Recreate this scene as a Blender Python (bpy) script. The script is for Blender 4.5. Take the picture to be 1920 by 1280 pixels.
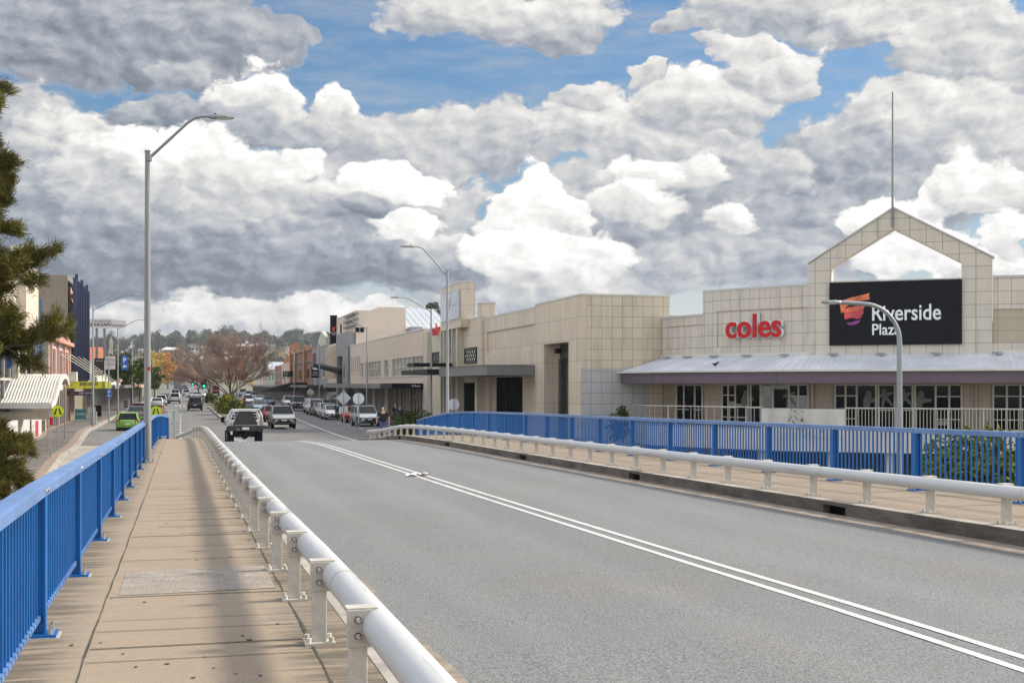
import bpy, bmesh, math, random
from mathutils import Vector, Matrix
R = math.radians
for o in list(bpy.data.objects): bpy.data.objects.remove(o)
scene = bpy.context.scene
COL = scene.collection
# ---------------------------------------------------------------- camera
FPX, VPX, HOR = 2400.0, 338.0, 722.0        # focal length, street vanishing point and horizon in photo pixels
TH = math.atan((960 - VPX) / FPX)           # camera yaw, from the street axis (+Y) towards +X
CT, ST = math.cos(TH), math.sin(TH)
CZ = 3.45                                   # camera height above street level
cam_d = bpy.data.cameras.new('camera'); cam = bpy.data.objects.new('camera', cam_d); COL.objects.link(cam)
cam_d.sensor_width = 36; cam_d.lens = 36 * FPX / 1920
cam_d.shift_y = (HOR - 640) / 1920
cam_d.clip_start = 0.1; cam_d.clip_end = 9000
cam.location = (0, 0, CZ); cam.rotation_euler = (R(90), 0, -TH)
scene.camera = cam
# ---------------------------------------------------------------- exposure
scene.view_settings.view_transform = 'Standard'; scene.view_settings.look = 'None'
scene.view_settings.gamma = 1; scene.view_settings.exposure = 1.05
scene.cycles.max_bounces = 6; scene.cycles.diffuse_bounces = 3; scene.cycles.glossy_bounces = 3
scene.cycles.transparent_max_bounces = 8
scene.cycles.use_adaptive_sampling = True
scene.cycles.use_denoising = True
# ---------------------------------------------------------------- sun
SUN_AZ, SUN_EL = R(84), R(36)               # azimuth from +Y towards +X
sd = bpy.data.lights.new('sun', 'SUN'); sun = bpy.data.objects.new('sun', sd); COL.objects.link(sun)
sd.energy = 3.0; sd.angle = R(8); sd.color = (1.0, 0.92, 0.79)
sv = Vector((math.sin(SUN_AZ) * math.cos(SUN_EL), math.cos(SUN_AZ) * math.cos(SUN_EL), math.sin(SUN_EL)))
sun.rotation_euler = sv.to_track_quat('Z', 'Y').to_euler(); sun.location = (60, 20, 80)
# ---------------------------------------------------------------- world: Nishita sky with procedural cumulus
world = bpy.data.worlds.new('World'); scene.world = world; world.use_nodes = True
wt = world.node_tree; wt.nodes.clear()
class NS:
    """a node socket with arithmetic"""
    def __init__(s, sock): s.s = sock
    def __add__(a, b): return nm('ADD', a, b)
    def __sub__(a, b): return nm('SUBTRACT', a, b)
    def __mul__(a, b): return nm('MULTIPLY', a, b)
    def __truediv__(a, b): return nm('DIVIDE', a, b)
    __radd__ = __add__; __rmul__ = __mul__
    def __rsub__(a, b): return nm('SUBTRACT', b, a)
def _set(tree, inp, v):
    if isinstance(v, NS): tree.links.new(v.s, inp)
    else: inp.default_value = v
TREE = wt
def nm(op, *a, clamp=False):
    n = TREE.nodes.new('ShaderNodeMath'); n.operation = op; n.use_clamp = clamp
    for i, v in enumerate(a): _set(TREE, n.inputs[i], v)
    return NS(n.outputs[0])
def nv(op, *a, out=0):
    n = TREE.nodes.new('ShaderNodeVectorMath'); n.operation = op
    for i, v in enumerate(a): _set(TREE, n.inputs[i], v)
    return NS(n.outputs[out])
def nscale(v, k):
    n = TREE.nodes.new('ShaderNodeVectorMath'); n.operation = 'SCALE'
    _set(TREE, n.inputs[0], v); _set(TREE, n.inputs['Scale'], k)
    return NS(n.outputs[0])
def comb(x, y, z=0.0):
    n = TREE.nodes.new('ShaderNodeCombineXYZ')
    for i, v in enumerate((x, y, z)): _set(TREE, n.inputs[i], v)
    return NS(n.outputs[0])
def noise(vec, scale, detail=6, rough=0.55, lac=2.1, out='Fac'):
    n = TREE.nodes.new('ShaderNodeTexNoise')
    _set(TREE, n.inputs['Vector'], vec); n.inputs['Scale'].default_value = scale
    n.inputs['Detail'].default_value = detail; n.inputs['Roughness'].default_value = rough
    n.inputs['Lacunarity'].default_value = lac
    return NS(n.outputs[out])
def sstep(x, a, b):
    n = TREE.nodes.new('ShaderNodeMapRange'); n.interpolation_type = 'SMOOTHSTEP'
    _set(TREE, n.inputs[0], x); n.inputs[1].default_value = a; n.inputs[2].default_value = b
    return NS(n.outputs[0])
def mixc(f, a, b):
    n = TREE.nodes.new('ShaderNodeMix'); n.data_type = 'RGBA'
    _set(TREE, n.inputs[0], f)
    for i, v in ((6, a), (7, b)):
        if isinstance(v, NS): TREE.links.new(v.s, n.inputs[i])
        else: n.inputs[i].default_value = (*v, 1)
    return NS(n.outputs[2])
def world_sky():
    sky = wt.nodes.new('ShaderNodeTexSky'); sky.sky_type = 'NISHITA'; sky.sun_disc = False
    sky.sun_elevation = SUN_EL; sky.sun_rotation = SUN_AZ; sky.dust_density = 0.4; sky.ozone_density = 3.5; sky.air_density = 1.2
    geo = wt.nodes.new('ShaderNodeTexCoord')
    sep = wt.nodes.new('ShaderNodeSeparateXYZ'); wt.links.new(geo.outputs['Generated'], sep.inputs[0])
    x, y, z = (NS(sep.outputs[i]) for i in range(3))
    az = nm('ARCTAN2', x, y) * 57.2958                 # degrees from the street axis
    el = nm('ARCSINE', z) * 57.2958
    # coordinates on the sky: cloud cells shrink towards the horizon
    P = comb(az, el * 1.55)
    w1 = nv('SUBTRACT', noise(P, 0.16, 3, 0.5, out='Color'), (0.5, 0.5, 0.5))
    w2 = nv('SUBTRACT', noise(P, 0.6, 4, 0.55, out='Color'), (0.5, 0.5, 0.5))
    Q = nv('ADD', nv('ADD', P, nv('MULTIPLY', w1, (5.5, 4.5, 0))), nv('MULTIPLY', w2, (1.5, 1.6, 0)))
    # clouds for the rest of the sky, outside what the photograph shows
    off = nv('SUBTRACT', P, (14.5, 10, 0))
    rr = nv('LENGTH', nv('MULTIPLY', off, (1 / 30.0, 1 / 28.0, 0)), out=1)
    m = sstep(rr, 0.85, 1.15)
    gen = sstep(noise(nv('MULTIPLY', nv('NORMALIZE', NS(geo.outputs['Generated'])), (1, 1, 2.2)), 2.6, 6, 0.6), 0.44, 0.56)
    # billows: cauliflower cells warped by noise, their relief lit from the upper right
    def billow(v):
        n = TREE.nodes.new('ShaderNodeTexVoronoi'); n.voronoi_dimensions = '2D'; n.feature = 'SMOOTH_F1'
        _set(TREE, n.inputs['Vector'], v); n.inputs['Scale'].default_value = 0.55; n.inputs['Detail'].default_value = 3.5
        n.inputs['Roughness'].default_value = 0.5; n.inputs['Lacunarity'].default_value = 2.2; n.inputs['Smoothness'].default_value = 0.5; n.normalize = True
        return 1.0 - NS(n.outputs['Distance'])
    W = nv('ADD', nv('ADD', P, nv('MULTIPLY', w1, (2.2, 1.8, 0))), nv('MULTIPLY', w2, (1.1, 1.1, 0)))
    bil = billow(W)
    bil2 = billow(nv('ADD', W, (0.34, 0.42, 0)))
    fine = noise(W, 1.9, 5, 0.6)
    soft = noise(P, 0.30, 4, 0.5)
    rel = (bil - bil2) * 0.55 + (fine - 0.5) * 0.12 + (soft - 0.5) * 0.30
    nz = (bil - 0.64) * 1.15 + (fine - 0.5) * 0.55 + 1.0
    K = math.degrees(1 / FPX)
    B = gen * 0.25 + 0.45; cov = gen * m
    # cumulus laid one behind the other, far and dark ones first: (photo x, y, rx, ry, top, base)
    for (px, py, rx, ry, tb, bb) in CLOUDS:
        a = math.degrees(TH + math.atan((px - 960) / FPX))
        e = math.degrees(math.atan((HOR - py) / math.hypot(FPX, px - 960)))
        ia, ie = 1 / (rx * K), 1 / (ry * K * 1.55)
        dv = nv('MULTIPLY_ADD', Q, (ia, ie, 0), (-a * ia, -e * 1.55 * ie, 0))
        ed = nz - nv('DOT_PRODUCT', dv, dv, out=1)
        al = sstep(ed, 0.02, 0.40)
        h = nv('DOT_PRODUCT', dv, (0.30, 0.95, 0), out=1)
        mr = TREE.nodes.new('ShaderNodeMapRange'); _set(TREE, mr.inputs[0], h)
        for i, q in enumerate((-0.75, 0.65, bb, tb)): mr.inputs[i + 1].default_value = q
        br = NS(mr.outputs[0]) + rel
        mx = TREE.nodes.new('ShaderNodeMix'); mx.data_type = 'FLOAT'
        _set(TREE, mx.inputs[0], al); _set(TREE, mx.inputs[2], B); _set(TREE, mx.inputs[3], br); B = NS(mx.outputs[0])
        cov = nm('MAXIMUM', cov, al)
    veil = sstep(noise(nv('MULTIPLY', P, (0.55, 1.5, 1)), 0.30, 6, 0.65), 0.36, 0.78) * 0.55
    low = sstep(el, 9.0, 2.0)
    B = nm('POWER', nm('MAXIMUM', nm('MINIMUM', B, 1.04), 0.38), 1.5) * CL_B
    Bv = cov * B + (1.0 - cov) * (0.50 + low * 0.12)
    cov = nm('MAXIMUM', cov, nm('MAXIMUM', veil, low * 0.85))
    shade = mixc(sstep(Bv, 0.15, 0.7), CL_DARK, CL_LITE)
    v = nscale(shade, Bv * (m * GEN_GAIN + 1.0) * CL_GAIN)
    skyc = mixc(1.0, (1, 1, 1), (1, 1, 1)); mn = skyc.s.node; mn.blend_type = 'MULTIPLY'
    wt.links.new(sky.outputs[0], mn.inputs[6]); mn.inputs[7].default_value = (*SKY_TINT, 1)
    # below the horizon: dull ground light
    col = mixc(cov, skyc, v)
    bg = wt.nodes.new('ShaderNodeBackground'); bg.inputs[1].default_value = SKY_STR
    wt.links.new(col.s, bg.inputs[0])
    out = wt.nodes.new('ShaderNodeOutputWorld'); wt.links.new(bg.outputs[0], out.inputs[0])
SKY_STR = 0.10; CL_GAIN = 5.6; GEN_GAIN = 2.35; CL_DARK = (0.80, 0.92, 1.13); CL_LITE = (1.0, 0.985, 0.96); SKY_TINT = (0.33, 0.43, 0.50)
CL_B = 0.92
CLOUDS = [
 (250, 430, 520, 190, .62, .42), (690, 400, 250, 150, .74, .54), (1140, 420, 250, 130, .74, .56), (1470, 425, 400, 130, .66, .52), (1750, 330, 260, 110, .70, .54), (420, 605, 560, 50, .88, .64), (1000, 530, 300, 75, .86, .62), (1400, 500, 260, 60, .66, .58),
 (100, 40, 330, 100, .60, .48), (330, 70, 200, 95, .60, .47), (470, 90, 90, 50, .62, .52), (950, 20, 260, 50, .84, .60), (1040, 60, 110, 26, .66, .52), (1285, 55, 48, 24, .74, .60),
 (1500, 15, 220, 60, .84, .60), (1400, 42, 110, 36, .70, .58), (1700, 40, 180, 55, .86, .64), (1830, 105, 180, 74, .82, .62), (1800, 175, 150, 26, .72, .62), (545, 68, 52, 28, .62, .56), (330, 135, 60, 26, .62, .54),
 (60, 240, 130, 90, .74, .56), (170, 300, 140, 110, .86, .52), (110, 440, 190, 90, .52, .42), (1000, 255, 140, 60, .80, .62), (1180, 235, 250, 85, .88, .62), (1330, 195, 150, 62, .92, .64), (1470, 135, 105, 58, .94, .66), (1390, 98, 80, 28, .86, .70),
 (1080, 172, 66, 28, .80, .66), (1215, 137, 52, 24, .86, .70), (1750, 245, 220, 80, .84, .60), (1850, 300, 120, 70, .78, .60), (1600, 280, 180, 75, .72, .48), (1530, 310, 110, 52, .62, .46), (1340, 305, 180, 56, .76, .56), (1640, 362, 170, 56, .62, .50),
 (300, 205, 120, 44, .64, .46), (780, 262, 180, 72, .80, .58), (700, 240, 90, 48, .82, .62), (920, 262, 70, 84, .76, .60), (470, 198, 100, 64, 1.05, .44), (400, 232, 130, 46, .60, .44), (630, 198, 62, 44, 1.05, .62), (600, 240, 110, 46, .76, .52),
 (290, 350, 200, 110, .95, .55), (350, 300, 160, 70, 1.10, .86), (440, 320, 100, 80, 1.0, .76), (220, 425, 120, 70, .68, .46), (560, 292, 60, 34, 1.05, .80), (500, 345, 90, 60, .92, .66),
 (740, 335, 105, 44, 1.12, .90), (760, 425, 100, 42, 1.10, .84), (610, 372, 84, 48, .88, .50), (695, 386, 62, 34, .74, .42), (420, 490, 380, 58, .52, .40), (150, 500, 260, 74, .48, .40), (700, 505, 260, 52, .54, .42), (850, 470, 90, 36, .8, .6),
 (1280, 335, 74, 40, 1.0, .60), (1195, 345, 86, 44, 1.0, .64), (1190, 395, 115, 48, 1.0, .66), (1385, 416, 60, 34, 1.10, .74), (1000, 345, 52, 40, 1.05, .80), (990, 400, 80, 90, 1.10, .84), (1040, 420, 60, 60, 1.05, .8), (960, 475, 90, 42, 1.10, .84), (1070, 505, 125, 54, 1.05, .74),
 (1620, 395, 62, 44, 1.10, .86), (1720, 402, 84, 46, 1.12, .9), (1780, 372, 60, 36, 1.05, .80), (1850, 340, 84, 66, 1.0, .74), (1800, 445, 56, 28, 1.05, .84), (1865, 495, 90, 46, 1.05, .80), (1895, 430, 40, 44, 1.0, .8), (1690, 480, 120, 50, 1.05, .9),
]
world_sky()
world.cycles.sampling_method = 'MANUAL'; world.cycles.sample_map_resolution = 256
# ================================================================ helpers
rnd = random.Random(7)
def tag(o, label=None, cat=None, group=None, kind=None):
    if label: o['label'] = label
    if cat: o['category'] = cat
    if group: o['group'] = group
    if kind: o['kind'] = kind
    return o
def thing(name, label, cat, loc=(0, 0, 0), rz=0.0, group=None):
    o = bpy.data.objects.new(name, None); COL.objects.link(o)
    o.location = loc; o.rotation_euler = (0, 0, rz); o.empty_display_size = 0.2
    return tag(o, label, cat, group)
def dup(src, loc=None, rz=None, label=None, group=None, parent=None):
    c = src.copy(); COL.objects.link(c)
    if loc is not None: c.location = loc
    if rz is not None: c.rotation_euler = (0, 0, rz)
    if label: c['label'] = label
    if group: c['group'] = group
    if parent: c.parent = parent
    for ch in src.children: dup(ch, parent=c)
    return c
class MB:
    """collects shapes; build() links them as one mesh object"""
    def __init__(s): s.v = []; s.f = []; s.m = []; s.uv = {}
    def vert(s, p): s.v.append(tuple(p)); return len(s.v) - 1
    def face(s, pts, m=0, uv=None):
        i = [s.vert(p) for p in pts]
        if uv: s.uv[len(s.f)] = uv
        s.f.append(i); s.m.append(m)
    def idx(s, ids, m=0): s.f.append(list(ids)); s.m.append(m)
    def box(s, x0, x1, y0, y1, z0, z1, m=0):
        p = [(x, y, z) for z in (z0, z1) for y in (y0, y1) for x in (x0, x1)]
        b = len(s.v); s.v += p
        for q in ((0, 2, 3, 1), (4, 5, 7, 6), (0, 1, 5, 4), (2, 6, 7, 3), (0, 4, 6, 2), (1, 3, 7, 5)):
            s.idx([b + k for k in q], m)
        return s
    def obox(s, c, ax, ay, az, m=0):                    # box from its centre and three half-axis vectors
        c, ax, ay, az = map(Vector, (c, ax, ay, az)); b = len(s.v)
        for k in (-1, 1):
            for j in (-1, 1):
                for i in (-1, 1): s.v.append(tuple(c + ax * i + ay * j + az * k))
        for q in ((0, 2, 3, 1), (4, 5, 7, 6), (0, 1, 5, 4), (2, 6, 7, 3), (0, 4, 6, 2), (1, 3, 7, 5)):
            s.idx([b + k for k in q], m)
        return s
    def bar(s, p0, p1, w, h, m=0, up=(0, 0, 1)):        # rectangular bar between two points
        p0, p1 = Vector(p0), Vector(p1); d = p1 - p0; L = d.length
        if L < 1e-6: return s
        d.normalize(); u = Vector(up)
        if abs(d.dot(u)) > 0.98: u = Vector((0, 1, 0))
        sx = d.cross(u).normalized(); sz = sx.cross(d).normalized()
        return s.obox((p0 + p1) / 2, d * L / 2, sx * w / 2, sz * h / 2, m)
    def tube(s, pts, r, n=8, m=0, caps=True):
        pts = [Vector(p) for p in pts]; k = len(pts)
        rs = r if isinstance(r, (list, tuple)) else [r] * k
        base = len(s.v); prev = None
        for i, p in enumerate(pts):
            d = (pts[min(i + 1, k - 1)] - pts[max(i - 1, 0)]).normalized()
            if prev is None:
                a = d.orthogonal().normalized()
                if abs(d.z) < 0.9: a = d.cross(Vector((0, 0, 1))).normalized()
            else: a = (prev - d * prev.dot(d)).normalized()
            prev = a; b = d.cross(a)
            for j in range(n):
                t = 2 * math.pi * j / n
                s.v.append(tuple(p + (a * math.cos(t) + b * math.sin(t)) * rs[i]))
        for i in range(k - 1):
            for j in range(n):
                j2 = (j + 1) % n
                s.idx((base + i * n + j, base + i * n + j2, base + (i + 1) * n + j2, base + (i + 1) * n + j), m)
        if caps:
            s.idx([base + j for j in range(n)][::-1], m); s.idx([base + (k - 1) * n + j for j in range(n)], m)
        return s
    def cyl(s, p0, p1, r0, r1=None, n=12, m=0): return s.tube([p0, p1], [r0, r0 if r1 is None else r1], n, m)
    def prism(s, poly, fn, a, b, m=0, mside=None):       # polygon in (u,v), fn(u,v,w)->point, extruded from w=a to w=b
        n = len(poly); base = len(s.v)
        for w in (a, b):
            for (u, v) in poly: s.v.append(tuple(fn(u, v, w)))
        s.idx([base + i for i in range(n)][::-1], m); s.idx([base + n + i for i in range(n)], m)
        for i in range(n):
            j = (i + 1) % n
            s.idx((base + i, base + j, base + n + j, base + n + i), m if mside is None else mside)
        return s
    def loft(s, rings, m=0, caps=True, closed=True):
        n = len(rings[0]); base = len(s.v)
        for r in rings: s.v += [tuple(p) for p in r]
        for i in range(len(rings) - 1):
            for j in range(n if closed else n - 1):
                j2 = (j + 1) % n
                s.idx((base + i * n + j, base + i * n + j2, base + (i + 1) * n + j2, base + (i + 1) * n + j), m)
        if caps:
            s.idx([base + j for j in range(n)][::-1], m); s.idx([base + (len(rings) - 1) * n + j for j in range(n)], m)
        return s
    def ball(s, c, rx, ry, rz, n=10, k=6, m=0):
        rings = []
        for i in range(k + 1):
            t = math.pi * (0.02 + 0.96 * i / k)
            rings.append([(c[0] + rx * math.sin(t) * math.cos(2 * math.pi * j / n), c[1] + ry * math.sin(t) * math.sin(2 * math.pi * j / n), c[2] - rz * math.cos(t)) for j in range(n)])
        return s.loft(rings, m)
    def build(s, name, mats, parent=None, smooth=False, bevel=0.0, fixn=True, kind=None):
        me = bpy.data.meshes.new(name)
        me.from_pydata(s.v, [], s.f)
        if not isinstance(mats, (list, tuple)): mats = [mats]
        for x in mats: me.materials.append(x)
        me.polygons.foreach_set('material_index', s.m)
        if fixn:
            bm = bmesh.new(); bm.from_mesh(me); bmesh.ops.recalc_face_normals(bm, faces=bm.faces); bm.to_mesh(me); bm.free()
        uvl = me.uv_layers.new(name='uv'); vs = me.vertices; data = uvl.data
        for p in me.polygons:
            if p.index in s.uv and not fixn:
                for k, li in enumerate(p.loop_indices): data[li].uv = s.uv[p.index][k]
                continue
            nx, ny, nz = p.normal
            for li in p.loop_indices:
                co = vs[me.loops[li].vertex_index].co
                if abs(nz) > 0.75: data[li].uv = (co.x, co.y)
                elif abs(nx) > abs(ny): data[li].uv = (co.y, co.z)
                else: data[li].uv = (co.x, co.z)
        if smooth: me.polygons.foreach_set('use_smooth', [True] * len(me.polygons)); 
        if smooth == 'auto':
            bm = bmesh.new(); bm.from_mesh(me)
            for e in bm.edges:
                if len(e.link_faces) == 2 and e.calc_face_angle(0) > 0.7: e.smooth = False
            bm.to_mesh(me); bm.free()
        me.update()
        o = bpy.data.objects.new(name, me); COL.objects.link(o)
        if bevel:
            b = o.modifiers.new('bevel', 'BEVEL'); b.width = bevel; b.segments = 2; b.limit_method = 'ANGLE'; b.angle_limit = R(40)
        if parent: attach(o, parent)
        if kind: o['kind'] = kind
        return o
def attach(o, parent):
    o.parent = parent
    if parent.parent is None: o.matrix_parent_inverse = parent.matrix_basis.inverted()
    return o
def text_obj(name, body, size, mt, parent, fn_m, extrude=0.01, offset=0.0, align='LEFT', sx=1.0, shear=0.0, spacing=1.0):
    """lettering as a mesh; fn_m = matrix placing text axes (x right, y up, z out)"""
    cu = bpy.data.curves.new(name, 'FONT'); cu.body = body; cu.size = size; cu.extrude = extrude; cu.offset = offset
    cu.align_x = align; cu.shear = shear; cu.space_character = spacing; cu.resolution_u = 4
    t = bpy.data.objects.new(name, cu); COL.objects.link(t)
    bpy.context.view_layer.update()
    dg = bpy.context.evaluated_depsgraph_get()
    me = bpy.data.meshes.new_from_object(t.evaluated_get(dg))
    bpy.data.objects.remove(t); bpy.data.curves.remove(cu)
    me.transform(fn_m @ Matrix.Diagonal((sx, 1, 1, 1))); me.materials.clear(); me.materials.append(mt); me.name = name
    o = bpy.data.objects.new(name, me); COL.objects.link(o)
    if parent: attach(o, parent)
    return o
def frame_m(o, xa, ya):                                  # matrix with origin o, text x along xa, text y along ya
    xa = Vector(xa).normalized(); ya = Vector(ya).normalized(); za = xa.cross(ya)
    m = Matrix.Identity(4)
    for i in range(3): m[i][0] = xa[i]; m[i][1] = ya[i]; m[i][2] = za[i]; m[i][3] = o[i]
    return m
# ---- measured places: street axis +Y, X to the right, from photo pixels (1920 wide)
def phi(px): return TH + math.atan((px - 960) / FPX)
def yx(px, X): return X / math.tan(phi(px))              # where the line of sight over px meets the plane X
def xy(px, Y): return Y * math.tan(phi(px))              # ... and the plane Y
def zc(X, Y): return X * ST + Y * CT
def zat(py, X, Y): return CZ - (py - HOR) * zc(X, Y) / FPX
# ================================================================ materials
def mat(name, col, rough=0.6, metal=0.0, ior=1.5, var=0.0, vs=2.0, fine=0.0, fs=60.0, bump=0.0, spec=0.5, emit=0.0, coat=0.0, col2=None, alpha=1.0, rvar=0.0, stretch=(1, 1, 1), trans=0.0, detail=6):
    global TREE
    m = bpy.data.materials.new(name); m.use_nodes = True; t = m.node_tree; TREE = t
    p = t.nodes['Principled BSDF']
    p.inputs['Base Color'].default_value = (*col, 1); p.inputs['Roughness'].default_value = rough
    p.inputs['Metallic'].default_value = metal; p.inputs['IOR'].default_value = ior; p.inputs['Specular IOR Level'].default_value = spec
    if coat: p.inputs['Coat Weight'].default_value = coat; p.inputs['Coat Roughness'].default_value = 0.06
    if trans: p.inputs['Subsurface Weight'].default_value = 0
    c = None
    if var or fine or col2 or bump:
        tc = t.nodes.new('ShaderNodeTexCoord'); v = NS(tc.outputs['Object'])
        if stretch != (1, 1, 1): v = nv('MULTIPLY', v, stretch)
        f = noise(v, vs, detail, 0.6)
        k = (sstep(f, 0.30, 0.70) - 0.5) * (2 * var)
        if fine: k = k + (noise(v, fs, 2, 0.6) - 0.5) * (2 * fine)
        if rvar:
            oi = t.nodes.new('ShaderNodeObjectInfo'); k = k + (NS(oi.outputs['Random']) - 0.5) * (2 * rvar)
        base = mixc(sstep(f, 0.42, 0.62), col, col2) if col2 else None
        hv = nscale(base if base else tuple(col), k + 1.0)
        t.links.new(hv.s, p.inputs['Base Color'])
        if bump:
            b = t.nodes.new('ShaderNodeBump'); b.inputs['Strength'].default_value = bump; b.inputs['Distance'].default_value = 0.02
            t.links.new(noise(v, fs, 3, 0.6).s, b.inputs['Height']); t.links.new(b.outputs[0], p.inputs['Normal'])
    if emit:
        p.inputs['Emission Color'].default_value = (*col, 1); p.inputs['Emission Strength'].default_value = emit
    return m
def panel_mat(name, col, w=0.6, h=0.6, joint=0.017, jcol=(0.17, 0.135, 0.10), var=0.06, rough=0.55, stain=0.12, col2=None, u0=0.0, v0=0.0):
    """cladding panels: UV in metres, dark joints, a tint per panel, rain streaks"""
    global TREE
    m = bpy.data.materials.new(name); m.use_nodes = True; t = m.node_tree; TREE = t
    p = t.nodes['Principled BSDF']; p.inputs['Roughness'].default_value = rough
    uv = t.nodes.new('ShaderNodeUVMap'); v = NS(uv.outputs[0])
    v = nv('ADD', v, (u0, v0, 0))
    b = t.nodes.new('ShaderNodeTexBrick'); b.offset = 0; b.squash = 1
    t.links.new(v.s, b.inputs['Vector'])
    c2 = col2 or tuple(x * (1 - 2 * var) for x in col)
    b.inputs['Color1'].default_value = (*col, 1); b.inputs['Color2'].default_value = (*c2, 1); b.inputs['Mortar'].default_value = (*jcol, 1)
    b.inputs['Scale'].default_value = 1; b.inputs['Mortar Size'].default_value = joint / 2; b.inputs['Mortar Smooth'].default_value = 0.0
    b.inputs['Brick Width'].default_value = w; b.inputs['Row Height'].default_value = h; b.inputs['Bias'].default_value = -0.2
    f = noise(nv('MULTIPLY', v, (2.2, 0.28, 1)), 1.0, 5, 0.6); g = noise(v, 7.0, 4, 0.6)
    k = 1.0 - sstep(f, 0.45, 0.75) * stain + (g - 0.5) * 0.10
    hv = nscale(NS(b.outputs['Color']), k)
    t.links.new(hv.s, p.inputs['Base Color'])
    return m
def brick_mat(name, c1, c2, mortar, w=0.24, h=0.086, joint=0.012):
    return panel_mat(name, c1, w, h, joint, mortar, 0.1, 0.8, 0.15, c2)
def ribbed_mat(name, col, pitch=0.19, axis='U', rough=0.4, dark=0.55, metal=0.0, stain=0.15):
    """profiled sheet: ribs along one UV axis, by bump and a dark valley line"""
    global TREE
    m = bpy.data.materials.new(name); m.use_nodes = True; t = m.node_tree; TREE = t
    p = t.nodes['Principled BSDF']; p.inputs['Roughness'].default_value = rough; p.inputs['Metallic'].default_value = metal
    uv = t.nodes.new('ShaderNodeUVMap'); v = NS(uv.outputs[0])
    s = t.nodes.new('ShaderNodeSeparateXYZ'); t.links.new(v.s, s.inputs[0]); u = NS(s.outputs[0 if axis == 'U' else 1])
    w = nm('SINE', u * (2 * math.pi / pitch))
    g = noise(v, 1.5, 5, 0.65)
    k = 1.0 - sstep(g, 0.5, 0.75) * stain
    hv = nscale(tuple(col), k); t.links.new(hv.s, p.inputs['Base Color'])
    b = t.nodes.new('ShaderNodeBump'); b.inputs['Strength'].default_value = 0.9; b.inputs['Distance'].default_value = 0.03
    t.links.new(w.s, b.inputs['Height']); t.links.new(b.outputs[0], p.inputs['Normal'])
    return m
M = {}
M['asphalt'] = None
M['concrete'] = mat('concrete', (0.36, 0.33, 0.29), 0.85, var=0.14, vs=1.3, fine=0.10, fs=45)
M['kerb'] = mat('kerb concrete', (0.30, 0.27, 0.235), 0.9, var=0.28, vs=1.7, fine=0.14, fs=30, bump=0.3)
M['kerbface'] = mat('weathered shaded kerb face', (0.10, 0.083, 0.068), 0.92, var=0.45, vs=2.2, fine=0.2, fs=24, bump=0.4, stretch=(1, 0.5, 2.0))  # weathering, plus the shade of the road face put into its colour
M['white'] = mat('white road paint', (0.50, 0.49, 0.465), 0.65, var=0.16, vs=2.5, fine=0.55, fs=38)
M['blue'] = mat('blue fence paint', (0.008, 0.115, 0.36), 0.40, var=0.10, vs=3, spec=0.28, fine=0.05, fs=25)
M['bluelite'] = mat('faded blue handrail paint', (0.105, 0.19, 0.38), 0.40, var=0.16, vs=2.4, fine=0.06, fs=40, spec=0.4)
M['rail'] = mat('white painted steel', (0.47, 0.465, 0.46), 0.4, var=0.13, vs=3.5, fine=0.05, fs=40, spec=0.4, stretch=(1, .18, 1))
M['railpost'] = mat('cream painted steel post', (0.46, 0.42, 0.355), 0.5, var=0.16, vs=9, fine=0.09, fs=60)
M['rust'] = mat('rusty steel', (0.13, 0.085, 0.055), 0.8, var=0.3, vs=20)
M['bolt'] = mat('galvanised bolts', (0.38, 0.37, 0.35), 0.4, metal=0.7, var=0.2, vs=30)
M['galv'] = mat('galvanised steel', (0.27, 0.29, 0.30), 0.5, metal=0.25, var=0.12, vs=1.2, fine=0.05, fs=30, stretch=(1, 1, 0.25))
M['lampgrey'] = mat('dull grey pole', (0.22, 0.225, 0.21), 0.5, metal=0.25, var=0.10, vs=1.0, stretch=(1, 1, 0.25))
M['dark'] = mat('dark metal', (0.012, 0.012, 0.014), 0.5, ior=1.25)
M['black'] = mat('black panel', (0.007, 0.007, 0.010), 0.55, ior=1.25, var=0.1, vs=1.2)
M['glass'] = mat('dark window glass', (0.006, 0.0065, 0.007), 0.06, ior=1.16, spec=0.5, var=0.5, vs=0.6)
M['glasslite'] = mat('pale window glass', (0.22, 0.22, 0.20), 0.12, spec=0.5, var=0.25, vs=0.9)
M['void'] = mat('unlit interior', (0.004, 0.004, 0.004), 0.9, spec=.1)
M['cream'] = mat('cream painted wall', (0.52, 0.455, 0.36), 0.75, var=0.07, vs=0.9, fine=0.03, fs=14)
M['tan'] = mat('tan painted wall', (0.40, 0.335, 0.255), 0.8, var=0.07, vs=0.8)
M['greywall'] = mat('grey painted wall', (0.22, 0.22, 0.22), 0.7, var=0.08, vs=0.7)
M['darkgrey'] = mat('charcoal cladding', (0.055, 0.055, 0.058), 0.5, var=0.12, vs=0.6)
M['offwhite'] = mat('off white trim', (0.60, 0.57, 0.51), 0.55, var=0.06, vs=1.5)
M['alum'] = mat('aluminium frame', (0.50, 0.47, 0.42), 0.4, var=0.05, vs=3)
M['soil'] = mat('soil', (0.10, 0.075, 0.05), 0.95, var=0.3, vs=3, fine=0.2, fs=30)
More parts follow.
